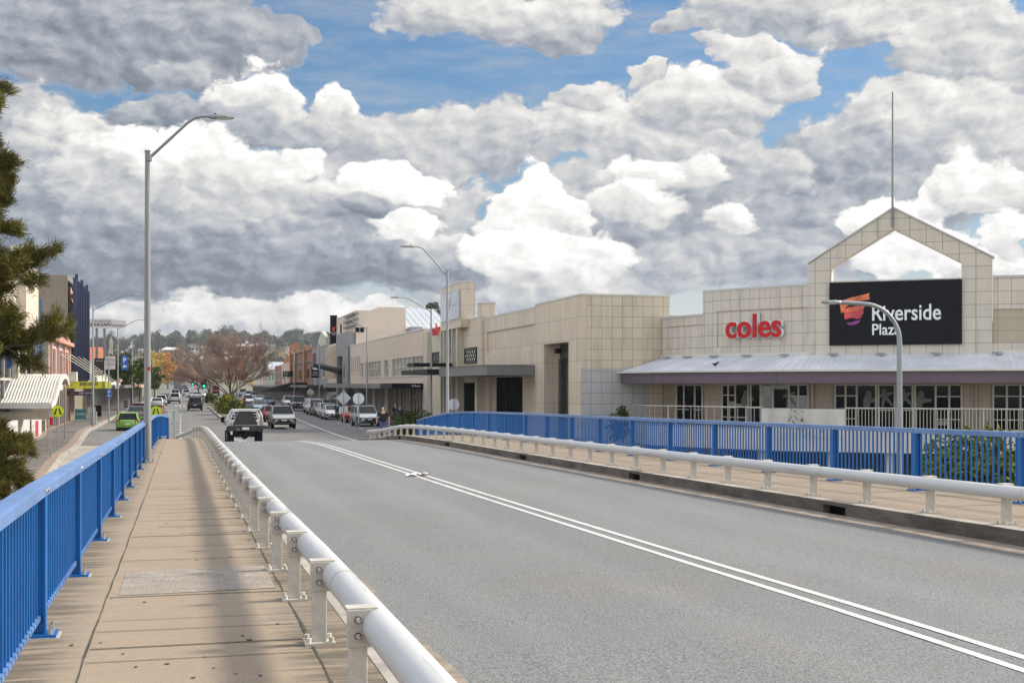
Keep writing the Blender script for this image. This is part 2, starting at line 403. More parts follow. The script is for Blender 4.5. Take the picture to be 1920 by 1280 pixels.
def rail_mat():
    global TREE
    m = bpy.data.materials.new('scuffed white rail paint'); m.use_nodes = True; t = m.node_tree; TREE = t
    p = t.nodes['Principled BSDF']; p.inputs['Roughness'].default_value = 0.4; p.inputs['Specular IOR Level'].default_value = 0.4
    tc = t.nodes.new('ShaderNodeTexCoord'); v = NS(tc.outputs['Object'])
    g = noise(nv('MULTIPLY', v, (1, .2, 1)), 3.5, 5, .6); sc = noise(nv('MULTIPLY', v, (9, .35, 14)), 1.0, 4, .65); sp = noise(v, 26, 3, .7)
    k = 1.0 + (g - .5) * .22 - sstep(sc, .60, .70) * .38 - sstep(sp, .66, .74) * .30
    hv = nscale((0.47, 0.463, 0.452), k); t.links.new(hv.s, p.inputs['Base Color'])
    return m
M['rail'] = rail_mat()
def asphalt_mat(name, col, speck=0.34, patch=0.06, tracks=()):
    global TREE
    m = bpy.data.materials.new(name); m.use_nodes = True; t = m.node_tree; TREE = t
    p = t.nodes['Principled BSDF']; p.inputs['Roughness'].default_value = 0.85; p.inputs['Specular IOR Level'].default_value = 0.35
    tc = t.nodes.new('ShaderNodeTexCoord'); v = NS(tc.outputs['Object'])
    a = noise(v, 58, 2, 0.8); b = noise(nv('MULTIPLY', v, (1.0, 0.22, 1)), 0.55, 6, 0.6); c = noise(v, 9, 4, 0.7); d = noise(v, 110, 1, 0.5)
    k = 1.0 + (sstep(a, 0.36, 0.64) - 0.5) * (speck * 2.6) + (sstep(b, 0.35, 0.65) - 0.5) * (2 * patch) + (c - 0.5) * 0.22 + (d - 0.5) * 0.7
    if tracks:
        s = t.nodes.new('ShaderNodeSeparateXYZ'); t.links.new(v.s, s.inputs[0])
        X = NS(s.outputs[0]) + (noise(v, 0.05, 2, 0.5) - 0.5) * 1.2
        for (x0, w, amt) in tracks:
            k = k + sstep(nm('ABSOLUTE', X - x0), w, 0.0) * amt
    warm = mixc(sstep(noise(nv('MULTIPLY', v, (1.0, 0.35, 1)), 0.9, 5, 0.65), 0.46, 0.66), col, (col[0] * 1.06, col[1] * 1.0, col[2] * 0.94))
    hv = nscale(warm, k)
    t.links.new(hv.s, p.inputs['Base Color'])
    bp = t.nodes.new('ShaderNodeBump'); bp.inputs['Strength'].default_value = 0.5; bp.inputs['Distance'].default_value = 0.01
    t.links.new(a.s, bp.inputs['Height']); t.links.new(bp.outputs[0], p.inputs['Normal'])
    return m
M['asphalt'] = asphalt_mat('bridge asphalt', (0.143, 0.147, 0.147), tracks=((2.6, 0.45, 0.08), (4.3, 0.45, 0.07), (6.6, 0.5, 0.05), (8.3, 0.5, 0.06), (9.3, 0.3, -0.10)))
M['asphalt2'] = asphalt_mat('street asphalt', (0.128, 0.125, 0.120), patch=0.13)
def footpath_mat(name='bridge footpath concrete', x0=0.0, amt=0.85):
    global TREE
    m = bpy.data.materials.new(name); m.use_nodes = True; t = m.node_tree; TREE = t
    p = t.nodes['Principled BSDF']; p.inputs['Roughness'].default_value = 0.9
    tc = t.nodes.new('ShaderNodeTexCoord'); v = NS(tc.outputs['Object'])
    s = t.nodes.new('ShaderNodeSeparateXYZ'); t.links.new(v.s, s.inputs[0]); X = NS(s.outputs[0]) - x0; Y = NS(s.outputs[1])
    big = noise(v, 0.9, 6, 0.65); st = noise(nv('MULTIPLY', v, (0.6, 6.0, 1)), 1.6, 5, 0.7); sp = noise(v, 70, 2, 0.7); md = noise(v, 11, 5, 0.7)
    k = 1.0 + (big - 0.5) * 0.45 + (sp - 0.5) * 0.55 + (md - 0.5) * 0.34
    # faint shadow strip painted down the middle, dirt in the gutter strips at both edges
    k = k - sstep(nm('ABSOLUTE', X - 0.09 + (big - 0.5) * 0.3), 0.30, 0.10) * 0.03
    dirt = sstep(X + (st - 0.5) * 1.1, 0.55, 0.95) * sstep(st, 0.34, 0.54)
    dirt2 = sstep(X * -1.0 + (st - 0.5) * 0.9, 0.62, 0.98) * sstep(st, 0.34, 0.54)
    dd = nm('MAXIMUM', dirt, dirt2)
    c = mixc(dd * amt, (0.255, 0.195, 0.135), (0.075, 0.065, 0.048))
    c = mixc(sstep(big, 0.5, 0.68) * 0.5, c, (0.215, 0.172, 0.13))
    hv = nscale(c, k)
    t.links.new(hv.s, p.inputs['Base Color'])
    bp = t.nodes.new('ShaderNodeBump'); bp.inputs['Strength'].default_value = 0.35; bp.inputs['Distance'].default_value = 0.008
    t.links.new(sp.s, bp.inputs['Height']); t.links.new(bp.outputs[0], p.inputs['Normal'])
    return m
M['footpath'] = footpath_mat(); M['footpath2'] = footpath_mat('right footpath concrete', 11.4, 0.45)
M['joint'] = mat('dirty joint', (0.045, 0.04, 0.03), 0.95, var=0.4, vs=6, col2=(0.05, 0.05, 0.026))
M['patch'] = mat('exposed aggregate patch', (0.235, 0.20, 0.165), 0.9, fine=1.1, fs=55, var=0.14, vs=3)
# ================================================================ ground, bridge and street
def interp(kn):
    xs = [k[0] for k in kn]; ys = [k[1] for k in kn]; n = len(xs)
    h = [xs[i + 1] - xs[i] for i in range(n - 1)]; dl = [(ys[i + 1] - ys[i]) / h[i] for i in range(n - 1)]
    m = [dl[0]] + [0 if dl[i - 1] * dl[i] <= 0 else 2 / (1 / dl[i - 1] + 1 / dl[i]) for i in range(1, n - 1)] + [dl[-1]]
    def f(x):
        if x <= xs[0]: return ys[0]
        if x >= xs[-1]: return ys[-1]
        i = 0
        while x > xs[i + 1]: i += 1
        t = (x - xs[i]) / h[i]
        return (2*t**3 - 3*t*t + 1) * ys[i] + (t**3 - 2*t*t + t) * h[i] * m[i] + (-2*t**3 + 3*t*t) * ys[i + 1] + (t**3 - t*t) * h[i] * m[i + 1]
    return f
_dr = interp([(-30, 1.84), (0, 1.85), (8, 1.87), (13.6, 1.94), (20, 2.02), (26, 2.09), (31, 2.14), (37.5, 2.21), (44, 2.27), (50, 2.34), (57, 2.46), (60, 2.58), (64, 2.83), (68, 3.06), (76, 3.32), (86, 3.43), (100, 3.45), (170, 3.28), (230, 3.2), (365, 2.8), (500, 1.6), (700, -0.6), (900, -3)])
_dl = interp([(20, 7.0), (30, 6.6), (40, 6.2), (50, 5.8), (60, 5.3), (72, 4.55), (80, 4.05), (93, 3.72), (110, 3.5), (130, 3.42), (170, 3.28), (230, 3.2), (365, 2.8), (500, 1.6), (700, -0.6), (900, -3)])
def zr(Y): return CZ - _dr(Y)                            # road surface
def zl(Y): return CZ - _dl(Y)                            # the low street on the left
def zf(Y): return zr(Y) + 0.15                           # bridge footpaths
def zfr(Y): return zr(Y) + 0.19
YS = [-14] + [y * 1.0 for y in range(-8, 92, 2)] + [95, 100, 110, 120, 135, 150, 170, 190, 210, 230, 260, 300, 340, 380, 420, 460, 500, 560, 620, 700]
def strip(mb, x0, x1, y0, y1, zfn, dz=0.0, m=0, step=None):
    """a sheet following the profile; x0/x1 may be functions of Y"""
    fx0 = x0 if callable(x0) else (lambda y: x0); fx1 = x1 if callable(x1) else (lambda y: x1)
    ys = [y0] + [y for y in YS if y0 + 0.2 < y < y1 - 0.2] + [y1] if step is None else [y0 + (y1 - y0) * i / max(1, round((y1 - y0) / step)) for i in range(max(1, round((y1 - y0) / step)) + 1)]
    for a, b in zip(ys, ys[1:]):
        mb.face([(fx0(a), a, zfn(a) + dz), (fx1(a), a, zfn(a) + dz), (fx1(b), b, zfn(b) + dz), (fx0(b), b, zfn(b) + dz)], m)
    return mb
def ramp(mb, x0, x1, y0, y1, ztop, zbot, m=0, step=None, mtop=None):
    """a solid following the profile: top, both sides and ends"""
    f = lambda v: v if callable(v) else (lambda y: v)
    a0, a1 = f(x0), f(x1); zb = f(zbot)
    ys = [y0] + [y for y in YS if y0 + 0.2 < y < y1 - 0.2] + [y1] if step is None else [y0 + (y1 - y0) * i / max(1, round((y1 - y0) / step)) for i in range(max(1, round((y1 - y0) / step)) + 1)]
    rings = [[(a0(y), y, zb(y)), (a1(y), y, zb(y)), (a1(y), y, ztop(y)), (a0(y), y, ztop(y))] for y in ys]
    mt = m if mtop is None else mtop
    for r, q in zip(rings, rings[1:]):
        for j in range(4):
            k = (j + 1) % 4
            mb.face([r[j], r[k], q[k], q[j]], mt if j == 2 else m)
    mb.face(rings[0][::-1], m); mb.face(rings[-1], m)
    return mb
KR = 16.6                                               # right street kerb
KL = -6.6                                               # left street kerb
# terrain: one sheet out to the hills
def hill(X, Y):
    d = max(0.0, Y - 620)
    base = CZ - _dr(min(max(Y, 100), 620)) - 0.25
    rid = 35 + 5 * math.sin(X * 0.006 + 1) + 4 * math.sin(X * 0.017)
    t = min(1, d / 900); t = t * t * (3 - 2 * t)
    return base + t * rid - max(0, (Y - 1560)) * 0.06
def ground(X, Y):
    if Y > 95: return hill(X, Y)
    right = -4.6                                          # river bank beside the bridge
    left = zl(Y) - 0.35
    if X > 13.5:
        t = min(1, max(0, (Y - 78) / 14)); return right * (1 - t) + (-0.3) * t
    if X < -0.5: return left
    return -4.6 if Y < 60 else -4.6 + (Y - 60) / 35 * 4.2
gx = [-3000, -1400, -700, -350, -160, -80, -40, -22, -12, -6, -1.0, 0.5, 6, 12.4, 13.6, 18, 24, 34, 50, 80, 120, 200, 350, 600, 900, 1300, 1900, 3000]
gy = [-300, -60, -15, 0, 15, 30, 40, 50, 58, 66, 74, 80, 86, 92, 100, 150, 250, 400, 620, 700, 780, 860, 940, 1020, 1120, 1240, 1360, 1480, 1560, 1700, 2200, 4000]
mb = MB()
for y in gy:
    for x in gx: mb.vert((x, y, ground(x, y)))
nx_ = len(gx)
for j in range(len(gy) - 1):
    for i in range(nx_ - 1): mb.idx((j * nx_ + i, j * nx_ + i + 1, (j + 1) * nx_ + i + 1, (j + 1) * nx_ + i))
M['terrain'] = mat('dry grass and earth', (0.16, 0.13, 0.08), 0.95, var=0.25, vs=0.012, col2=(0.10, 0.105, 0.055), fine=0.15, fs=0.3)
tag(mb.build('terrain', M['terrain'], smooth=True), kind='structure')
# roads
mb = MB()
for a, b in ((1.35, 3.4), (3.4, 5.47), (5.47, 7.6), (7.6, 9.78)): strip(mb, a, b, -14, 66, zr)
tag(mb.build('bridge_road', M['asphalt']), kind='structure')
mb = MB()
strip(mb, lambda y: -1.0 if y > 69 else 1.35, 14.0, 66, 95, zr, -0.004); strip(mb, -1.0, 14, 95, 700, zr, -0.004)
strip(mb, 14.0, KR, 71, 700, zr, -0.012)
strip(mb, KL, -1.0, 86, 700, lambda y: max(zl(y), zr(y)) if y > 95 else zl(y), -0.008)
tag(mb.build('street', M['asphalt2']), kind='structure')
mb = MB()
strip(mb, lambda y: KL - 0.2, -1.22, 40, 86, zl, 0.0)
M['sliproad'] = mat('slip road concrete', (0.27, 0.245, 0.21), 0.9, var=0.15, vs=0.5, fine=0.1, fs=20)
tag(mb.build('slip_road', M['sliproad']), kind='structure')
# bridge deck body below the road, with the two footpaths
mb = MB()
ramp(mb, -1.25, 1.22, -14, 62, lambda y: zf(y) - 0.012, lambda y: min(zf(y) - 0.9, -1.2) if y < 40 else -5.0)
ramp(mb, 1.22, 9.8, -14, 62, lambda y: zr(y) - 0.03, lambda y: zr(y) - 0.9)
ramp(mb, 9.99, 12.75, -14, 72, lambda y: zfr(y) - 0.012, lambda y: zf(y) - 0.9 if y < 40 else -5.0)
tag(mb.build('bridge_deck', M['concrete']), kind='structure')
mb = MB()
fpe = lambda y: 1.22
strip(mb, -1.27, -0.585, -14, 62, zf, 0.0, 0, 2); strip(mb, -0.585, 0.85, -14, 62, zf, 0.0, 0, 2); strip(mb, 0.85, 1.22, -14, 62, zf, 0.0, 0, 2)
# joints: two long cracks, the cross joints of the slabs at uneven spacing
for x, w in ((-0.585, 0.006), (0.85, 0.008)):
    y = 2.0; xa = x
    while y < 61.5:
        xb = x + rnd.uniform(-0.005, 0.005); st = 0.5 if y < 20 else 2.0; w1 = w * rnd.uniform(0.5, 1.4)
        mb.face([(xa - w1, y, zf(y) + 0.004), (xa + w1, y, zf(y) + 0.004), (xb + w1, y + st, zf(y + st) + 0.004), (xb - w1, y + st, zf(y + st) + 0.004)], 1); xa = xb; y += st
y = 3.5; k = 0
while y < 61:
    w1 = rnd.choice((0.004, 0.006, 0.008, 0.011)) * (1 if y < 15 else 1.4)
    t = rnd.uniform(-0.012, 0.012)
    x0 = -0.57 if rnd.random() < 0.75 else rnd.uniform(-0.4, 0.2)
    mb.face([(x0, y - w1 - t, zf(y) + 0.004), (0.835, y - w1 + t, zf(y) + 0.004), (0.835, y + w1 + t, zf(y) + 0.004), (x0, y + w1 - t, zf(y) + 0.004)], 1)
    y += rnd.choice((0.45, 0.62, 0.62, 0.9, 1.2)) if y < 25 else rnd.uniform(0.9, 1.6)
# exposed aggregate repair
a, b = 11.15, 12.75
mb.face([(-0.50, a, zf(a) + 0.003), (0.80, a + 0.1, zf(a) + 0.003), (0.80, b + 0.1, zf(b) + 0.003), (-0.50, b, zf(b) + 0.003)], 2)
for _ in range(110):                                    # old gum and dirt spots
    gx_, gy_, gr = rnd.uniform(-0.9, 0.8), 3 + 22 * rnd.random() ** 1.5, rnd.uniform(.006, .02)
    mb.face([(gx_ + gr * rnd.uniform(.7, 1.3) * math.cos(q), gy_ + gr * rnd.uniform(.7, 1.6) * math.sin(q), zf(gy_) + 0.005) for q in [i * math.pi / 3 for i in range(6)]], 1)
strip(mb, -0.56, 0.83, 57.4, 57.6, zf, 0.004, 1, 1)
tag(mb.build('footpath', [M['footpath'], M['joint'], M['patch']], fixn=False), kind='structure')
mb = MB()
ramp(mb, 1.16, 1.36, -14, 62, lambda y: zf(y) + 0.004, lambda y: zr(y) - 0.3, 0, 2)
tag(mb.build('kerb', M['kerb']), kind='structure')
mb = MB()
strip(mb, 9.98, 12.75, -14, 72, zfr, 0.0, 0, 2); 
y = 4.0
while y < 71:
    mb.face([(10.0, y, zfr(y) + 0.004), (12.7, y + 0.02, zfr(y) + 0.004), (12.7, y + 0.035, zfr(y) + 0.004), (10.0, y + 0.015, zfr(y) + 0.004)], 1); y += rnd.choice((2.4, 3.6, 3.6))
tag(mb.build('footpath', [M['footpath2'], M['joint'], M['patch']], fixn=False), kind='structure')
# right kerb: tall weathered upstand, face darkened for shade, with drain mouths
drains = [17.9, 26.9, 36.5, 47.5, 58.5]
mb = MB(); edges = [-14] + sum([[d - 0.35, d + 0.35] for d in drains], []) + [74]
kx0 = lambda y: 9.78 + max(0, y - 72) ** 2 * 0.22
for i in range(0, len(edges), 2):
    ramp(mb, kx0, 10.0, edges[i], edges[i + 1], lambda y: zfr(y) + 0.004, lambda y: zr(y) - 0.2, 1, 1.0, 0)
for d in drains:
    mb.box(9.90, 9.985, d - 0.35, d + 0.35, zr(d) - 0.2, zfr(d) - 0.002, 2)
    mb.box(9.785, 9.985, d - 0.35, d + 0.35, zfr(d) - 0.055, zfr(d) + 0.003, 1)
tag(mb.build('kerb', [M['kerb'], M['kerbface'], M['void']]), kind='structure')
# gutter strip of dirt at the right kerb
mb = MB(); strip(mb, lambda y: 9.32 + 0.06 * math.sin(y * 1.3), 9.79, -14, 74, zr, 0.004, 0, 1)
strip(mb, 1.35, lambda y: 1.72 + 0.05 * math.sin(y * 1.7), -14, 62, zr, 0.004, 0, 1)
M['gutter'] = mat('gutter grit', (0.21, 0.17, 0.135), 0.95, var=0.3, vs=4, fine=0.25, fs=40)
tag(mb.build('gutter', M['gutter']), kind='structure')
mb = MB()
for (xa, ya, dx, dy, n_) in ((7.2, 16, -.05, .6, 16), (4.4, 24, .12, .5, 12), (2.2, 16, .25, .16, 8), (8.4, 24, -.03, .8, 18)):
    for k in range(n_):
        xb, yb = xa + dx + rnd.uniform(-.06, .06), ya + dy; w = rnd.uniform(.0012, .0035)
        mb.face([(xa - w, ya, zr(ya) + .004), (xa + w, ya, zr(ya) + .004), (xb + w, yb, zr(yb) + .004), (xb - w, yb, zr(yb) + .004)]); xa, ya = xb, yb
M['crack'] = mat('road crack', (0.055, 0.054, 0.052), 0.95)
tag(mb.build('road_crack', M['crack'], fixn=False), kind='structure')
# markings
mb = MB()
lane = lambda y: 5.47 - max(0, y - 52) * 0.07
for o in (-0.17, 0.09):
    strip(mb, lambda y, o=o: lane(y) + o, lambda y, o=o: lane(y) + o + 0.088, -14, 86, zr, 0.005, 0, 1.5)
for k in range(16):                                      # dashes between the left lanes
    y0 = 84 + k * 6.0 if k < 12 else 84 + k * 9
    strip(mb, -0.05, 0.07, y0, y0 + 2.2, zr, 0.005, 0, 1.1)
strip(mb, lambda y: 10.2 + (y - 76) * 0.02, lambda y: 10.34 + (y - 76) * 0.02, 76, 150, zr, 0.005, 0, 4)
pts = [(9.75, 74.0), (10.25, 76.5)]
mb.face([(9.3, 72.5, zr(72.5) + 0.006), (9.45, 72.3, zr(72.3) + 0.006), (10.36, 76.2, zr(76.2) + 0.006), (10.2, 76.4, zr(76.4) + 0.006)])
for k in range(5):                                       # parking bay ticks by the right kerb
    y0 = 88 + 7 * k
    strip(mb, 11.6, 12.6, y0, y0 + 0.16, zr, 0.005, 0, 1); strip(mb, 13.8, 14.0, y0 - 0.5, y0 + 0.8, zr, 0.005, 0, 1)
for k in range(7):                                       # stop line and crossing bars far up the street
    strip(mb, -0.8 + k * 0.62, -0.5 + k * 0.62, 205, 209, zr, 0.005, 0, 2)
strip(mb, -6.2, 3.8, 172, 175, zr, 0.005, 0, 2)
tag(mb.build('road_marking', M['white']), kind='structure')
# median with kerbs, planting bed
MX0 = lambda y: 3.9 + max(0, (118 - y)) * 0.0
mb = MB()
def median(y0, y1):
    ramp(mb, 4.15, 6.9, y0, y1, lambda y: zr(y) + 0.14, lambda y: zr(y) - 0.2, 0, 6)
    ramp(mb, 3.95, 4.15, y0 - 0.2, y1 + 0.2, lambda y: zr(y) + 0.15, lambda y: zr(y) - 0.2, 1, 6)
    ramp(mb, 6.9, 7.1, y0 - 0.2, y1 + 0.2, lambda y: zr(y) + 0.15, lambda y: zr(y) - 0.2, 1, 6)
median(104, 198); median(212, 420)
tag(mb.build('median', [M['soil'], M['kerb']]), kind='structure')
# left pavement along the shops, kerb with the bulge at the lamp
def kl(y):
    if y < 78: return -6.55
    if y < 92: return -6.55 + 0.25 * math.sin((y - 78) / 14 * math.pi) - 0.0
    return KL
wl = lambda y: -8.9 - min(1.0, max(0, (y - 70) / 34)) * 0.95
M['pave'] = mat('dark pavement', (0.105, 0.097, 0.088), 0.85, var=0.16, vs=0.35, fine=0.08, fs=14, stretch=(1, 2.5, 1))
M['salmon'] = mat('salmon brick band', (0.22, 0.16, 0.125), 0.9, var=0.15, vs=2)
mb = MB()
zp = lambda y: max(zl(y), zr(y)) + 0.15 if y > 95 else zl(y) + 0.15
strip(mb, wl, lambda y: kl(y) - 0.15, 38, 330, zp, 0.0, 0)
strip(mb, lambda y: wl(y) + 0.02, lambda y: wl(y) + 0.42, 38, 130, zp, 0.005, 1)
strip(mb, lambda y: kl(y) - 0.65, lambda y: kl(y) - 0.15, 38, 130, zp, 0.005, 1)
for k in range(11):
    y0 = 46 + k * 5.2; strip(mb, lambda y: wl(y) + 0.42, lambda y: kl(y) - 0.65, y0, y0 + 0.28, zp, 0.005, 1, 1)
tag(mb.build('pavement', [M['pave'], M['salmon']]), kind='structure')
mb = MB()
ramp(mb, lambda y: kl(y) - 0.16, lambda y: kl(y) + 0.12, 38, 330, lambda y: zp(y) + 0.006, lambda y: zl(y) - 0.2, 0)
tag(mb.build('kerb', M['kerb']), kind='structure')
# right pavement
mb = MB()
strip(mb, KR, 21.4, 74, 420, zr, 0.15, 0); strip(mb, 12.75, 21.3, 58, 74, lambda y: zr(y) if y > 66 else zr(66), 0.10, 0)
ramp(mb, KR - 0.15, KR, 74, 420, lambda y: zr(y) + 0.155, lambda y: zr(y) - 0.2, 1)
tag(mb.build('pavement', [M['pave'], M['kerb']]), kind='structure')
# splitter island with white kerb where the bridge footpath ends on the left
mb = MB()
isl = [(-1.1, 62), (1.2, 62), (1.0, 66), (0.2, 69), (-0.4, 74), (-0.75, 80), (-1.0, 80), (-1.15, 70)]
zi = lambda y: zr(y) + 0.13
mb.face([(x, y, zi(y)) for x, y in isl], 0)
for (a, b) in zip(isl, isl[1:] + isl[:1]):
    mb.bar((a[0], a[1], zr(a[1]) + 0.05), (b[0], b[1], zr(b[1]) + 0.05), 0.17, 0.26, 1)
tag(mb.build('traffic_island', [M['soil'], M['white']]), kind='structure')
# ---------------------------------------------------------------- blue fences
def fence_post(name='post'):
    mb = MB(); mb.box(-0.045, 0.045, -0.06, 0.06, 0.02, 1.06)
    return mb
def build_fence(label, X, zfn, ylist, side, hgt, nb, last=None):
    """posts at ylist (and x from X(y)); picket panels between them; flat handrail on top. side=+1: footpath lies towards +X"""
    y0 = ylist[0]; root = thing('blue_fence', label, 'fence', (X(y0), y0, zfn(y0)), 0, 'blue picket fences along the bridge')
    first = None
    for y in ylist:
        x = X(y); z = zfn(y)
        if first is None:
            mb = MB(); mb.box(x - 0.05, x + 0.05, y - 0.012, y + 0.012, z + 0.015, z + hgt - 0.045)
            mb.box(x + side * 0.05 - 0.008, x + side * 0.05 + 0.008, y - 0.05, y + 0.05, z + 0.015, z + hgt - 0.045)
            mb.box(x - side * 0.05 - 0.008, x - side * 0.05 + 0.008, y - 0.05, y + 0.05, z + 0.015, z + hgt - 0.045)
            first = mb.build('post', M['blue'], root)
            mb = MB(); mb.box(x - 0.13, x + 0.13, y - 0.11, y + 0.11, z + 0.004, z + 0.024)
            for dx in (-0.09, 0.09):
                for dy in (-0.07, 0.07):
                    mb.cyl((x + dx, y + dy, z + 0.02), (x + dx, y + dy, z + 0.052), 0.019, n=6, m=1); mb.cyl((x + dx, y + dy, z + 0.05), (x + dx, y + dy, z + 0.085), 0.010, n=6, m=1)
            mb.box(x - 0.15, x + 0.15, y - 0.13, y + 0.13, z - 0.02, z + 0.004, 2)
            fp = mb.build('base_plate', [M['blue'], M['bolt'], M['concrete']], first); px0, py0, pz0 = x, y, z
        else:
            c = first.copy(); COL.objects.link(c); c.location = (x - px0, y - py0, z - pz0)
            d = fp.copy(); COL.objects.link(d); d.parent = c
    for a, b in zip(ylist, ylist[1:]):
        xa, xb = X(a), X(b); za, zb = zfn(a), zfn(b)
        mb = MB()
        for i in range(1, nb + 1):
            t = i / (nb + 1); y = a + (b - a) * t; x = xa + (xb - xa) * t; z = za + (zb - za) * t
            mb.box(x - 0.0125, x + 0.0125, y - 0.0125, y + 0.0125, z + 0.14, z + hgt - 0.05)
        o = mb.build('picket_panel', M['blue'], root)
        mb = MB()
        mb.bar((xa, a, za + 0.13), (xb, b, zb + 0.13), 0.05, 0.03)
        for i in range(1, nb + 1):
            t = i / (nb + 1); mb.box(xa + (xb - xa) * t + side * 0.022, xa + (xb - xa) * t + side * 0.03, a + (b - a) * t - 0.02, a + (b - a) * t + 0.02, za + (zb - za) * t + 0.12, za + (zb - za) * t + 0.15)
        mb.build('bottom_rail', M['bluelite'], root)
        mb = MB(); mb.bar((xa, a + 0.004, za + hgt - 0.03), (xb, b - 0.004, zb + hgt - 0.03), 0.12, 0.045); mb.bar((xa + side * 0.057, a + 0.004, za + hgt - 0.055), (xb + side * 0.057, b - 0.004, zb + hgt - 0.055), 0.012, 0.075)
        for (x, y, z) in ((xa, a, za), (xb, b, zb)):
            dy = 0.07 if y == a else -0.07
            mb.ball((x + side * 0.065, y + dy, z + hgt - 0.055), 0.012, 0.02, 0.02, 6, 4, 1)
        mb.build('handrail', [M['bluelite'], M['bolt']], root, bevel=0.006)
    return root
SP = 3.18
Lx = lambda y: -0.955 + max(0, y - 54) ** 2 * 0.010
build_fence('blue picket fence on the left side of the footpath, nearest the camera', Lx, zf, [y for y in [9.38 - 3 * SP + SP * k for k in range(21)] if y < 62.5], 1, 1.06, 21)
def Rx(y): return 12.35 + (0 if y < 66 else (y - 66) * 0.14)
build_fence('blue picket fence on the far side of the road, before the shopping plaza', Rx, lambda y: zfr(y), [16.83 + 2.88 * k - 8.64 for k in range(24)], -1, 1.09, 19)
# ---------------------------------------------------------------- guard rails
def guardrail(label, X, zfn, ys, side, pipe_r, top, px_off, tail):
    """short posts carrying one big white pipe on the road side; side=+1: the road lies towards +X"""
    y0 = ys[0]; root = thing('guard_rail', label, 'guard rail', (X(y0), y0, zfn(y0)), 0, 'white pipe guard rails')
    x, y, z = X(y0), y0, zfn(y0); s = side
    mb = MB(); mb.box(x - 0.045, x + 0.045, y - 0.05, y + 0.05, z + 0.012, z + top - 0.03)
    post = mb.build('post', M['railpost'], root, bevel=0.006)
    mb = MB(); mb.box(x - 0.10, x + 0.10, y - 0.10, y + 0.10, z, z + 0.018)
    for dx in (-0.075, 0.075):
        for dy in (-0.07, 0.07): mb.cyl((x + dx, y + dy, z + 0.015), (x + dx, y + dy, z + 0.05), 0.018, n=6)
    bp = mb.build('base_plate', M['railpost'], post)
    mb = MB()
    cx = x + s * px_off
    poly = [(-s * 0.065, -0.105), (s * (px_off - 0.03), -0.105), (s * (px_off - 0.03), 0.09), (-s * 0.065, 0.09)]
    mb.prism(poly, lambda u, v, w: (x + u, y - 0.052 - w, z + top - 0.085 + v), 0, 0.014)
    mb.box(x - s * 0.065 if s > 0 else x - 0.10, x + 0.10 if s > 0 else x + 0.065, y - 0.06, y + 0.05, z + top + 0.004, z + top + 0.016)
    bk = mb.build('bracket', M['railpost'], post, bevel=0.004)
    bo = []
    for dz in (-0.045, 0.04):
        mb = MB(); mb.cyl((x - s * 0.008, y - 0.066, z + top - 0.085 + dz), (x - s * 0.008, y - 0.072, z + top - 0.085 + dz), 0.019, n=10, m=1); mb.cyl((x - s * 0.008, y - 0.07, z + top - 0.085 + dz), (x - s * 0.008, y - 0.092, z + top - 0.085 + dz), 0.0135, n=6)
        bo.append(mb.build('bolt', [M['railpost'], M['rust']], post))
    for yy in ys[1:]:
        c = post.copy(); COL.objects.link(c); c.location = (X(yy) - x, yy - y, zfn(yy) - z)
        for q in (bp, bk, *bo):
            d = q.copy(); COL.objects.link(d); d.parent = c
    ya = ys[0] - 4; yb = ys[-1]
    pts = []; rr = []
    n = int((yb - ya) / 0.9)
    for i in range(n + 1):
        t = ya + (yb - ya) * i / n; pts.append((X(t) + s * px_off, t, zfn(t) + top - 0.085)); rr.append(pipe_r)
    for (dx, dy, dz) in tail: pts.append((X(yb) + s * px_off + dx, yb + dy, zfn(yb) + top - 0.085 + dz)); rr.append(pipe_r)
    mb = MB(); mb.tube(pts, rr, 20)
    pipe = mb.build('pipe', M['rail'], root, smooth='auto')
    for k, yy in enumerate(ys):                         # sleeves where pipe lengths join
        if k % 3 == 1:
            yy -= 0.55; mb = MB(); mb.tube([(X(yy) + s * px_off, yy, zfn(yy) + top - 0.085), (X(yy + .03) + s * px_off, yy + .03, zfn(yy + .03) + top - 0.085)], pipe_r + 0.003, 20)
            mb.build('sleeve', M['railpost'], pipe, smooth='auto')
    return root
GS = 1.925
gl0 = 8.62
guardrail('white pipe guard rail on bolted posts between the left footpath and the road', lambda y: 0.90 + max(0, y - 52) ** 2 * 0.004 * -1, zf, [gl0 - GS + GS * k for k in range(30) if gl0 - GS + GS * k < 62], 1, 0.092, 0.545, 0.105,
          [(-0.05, 1.2, -0.03), (-0.2, 2.4, -0.16), (-0.5, 3.4, -0.34), (-0.9, 4.0, -0.5)])
guardrail('white pipe guard rail on the kerb of the right footpath, across the road', lambda y: 10.13 + max(0, y - 70) ** 2 * 0.10, zfr, [14.12 + 1.70 * k - 6.8 for k in range(42) if 14.12 + 1.70 * k - 6.8 < 74.5], -1, 0.088, 0.50, 0.10,
          [(0.25, 1.0, -0.06), (0.6, 2.0, -0.18), (0.95, 2.6, -0.3)])
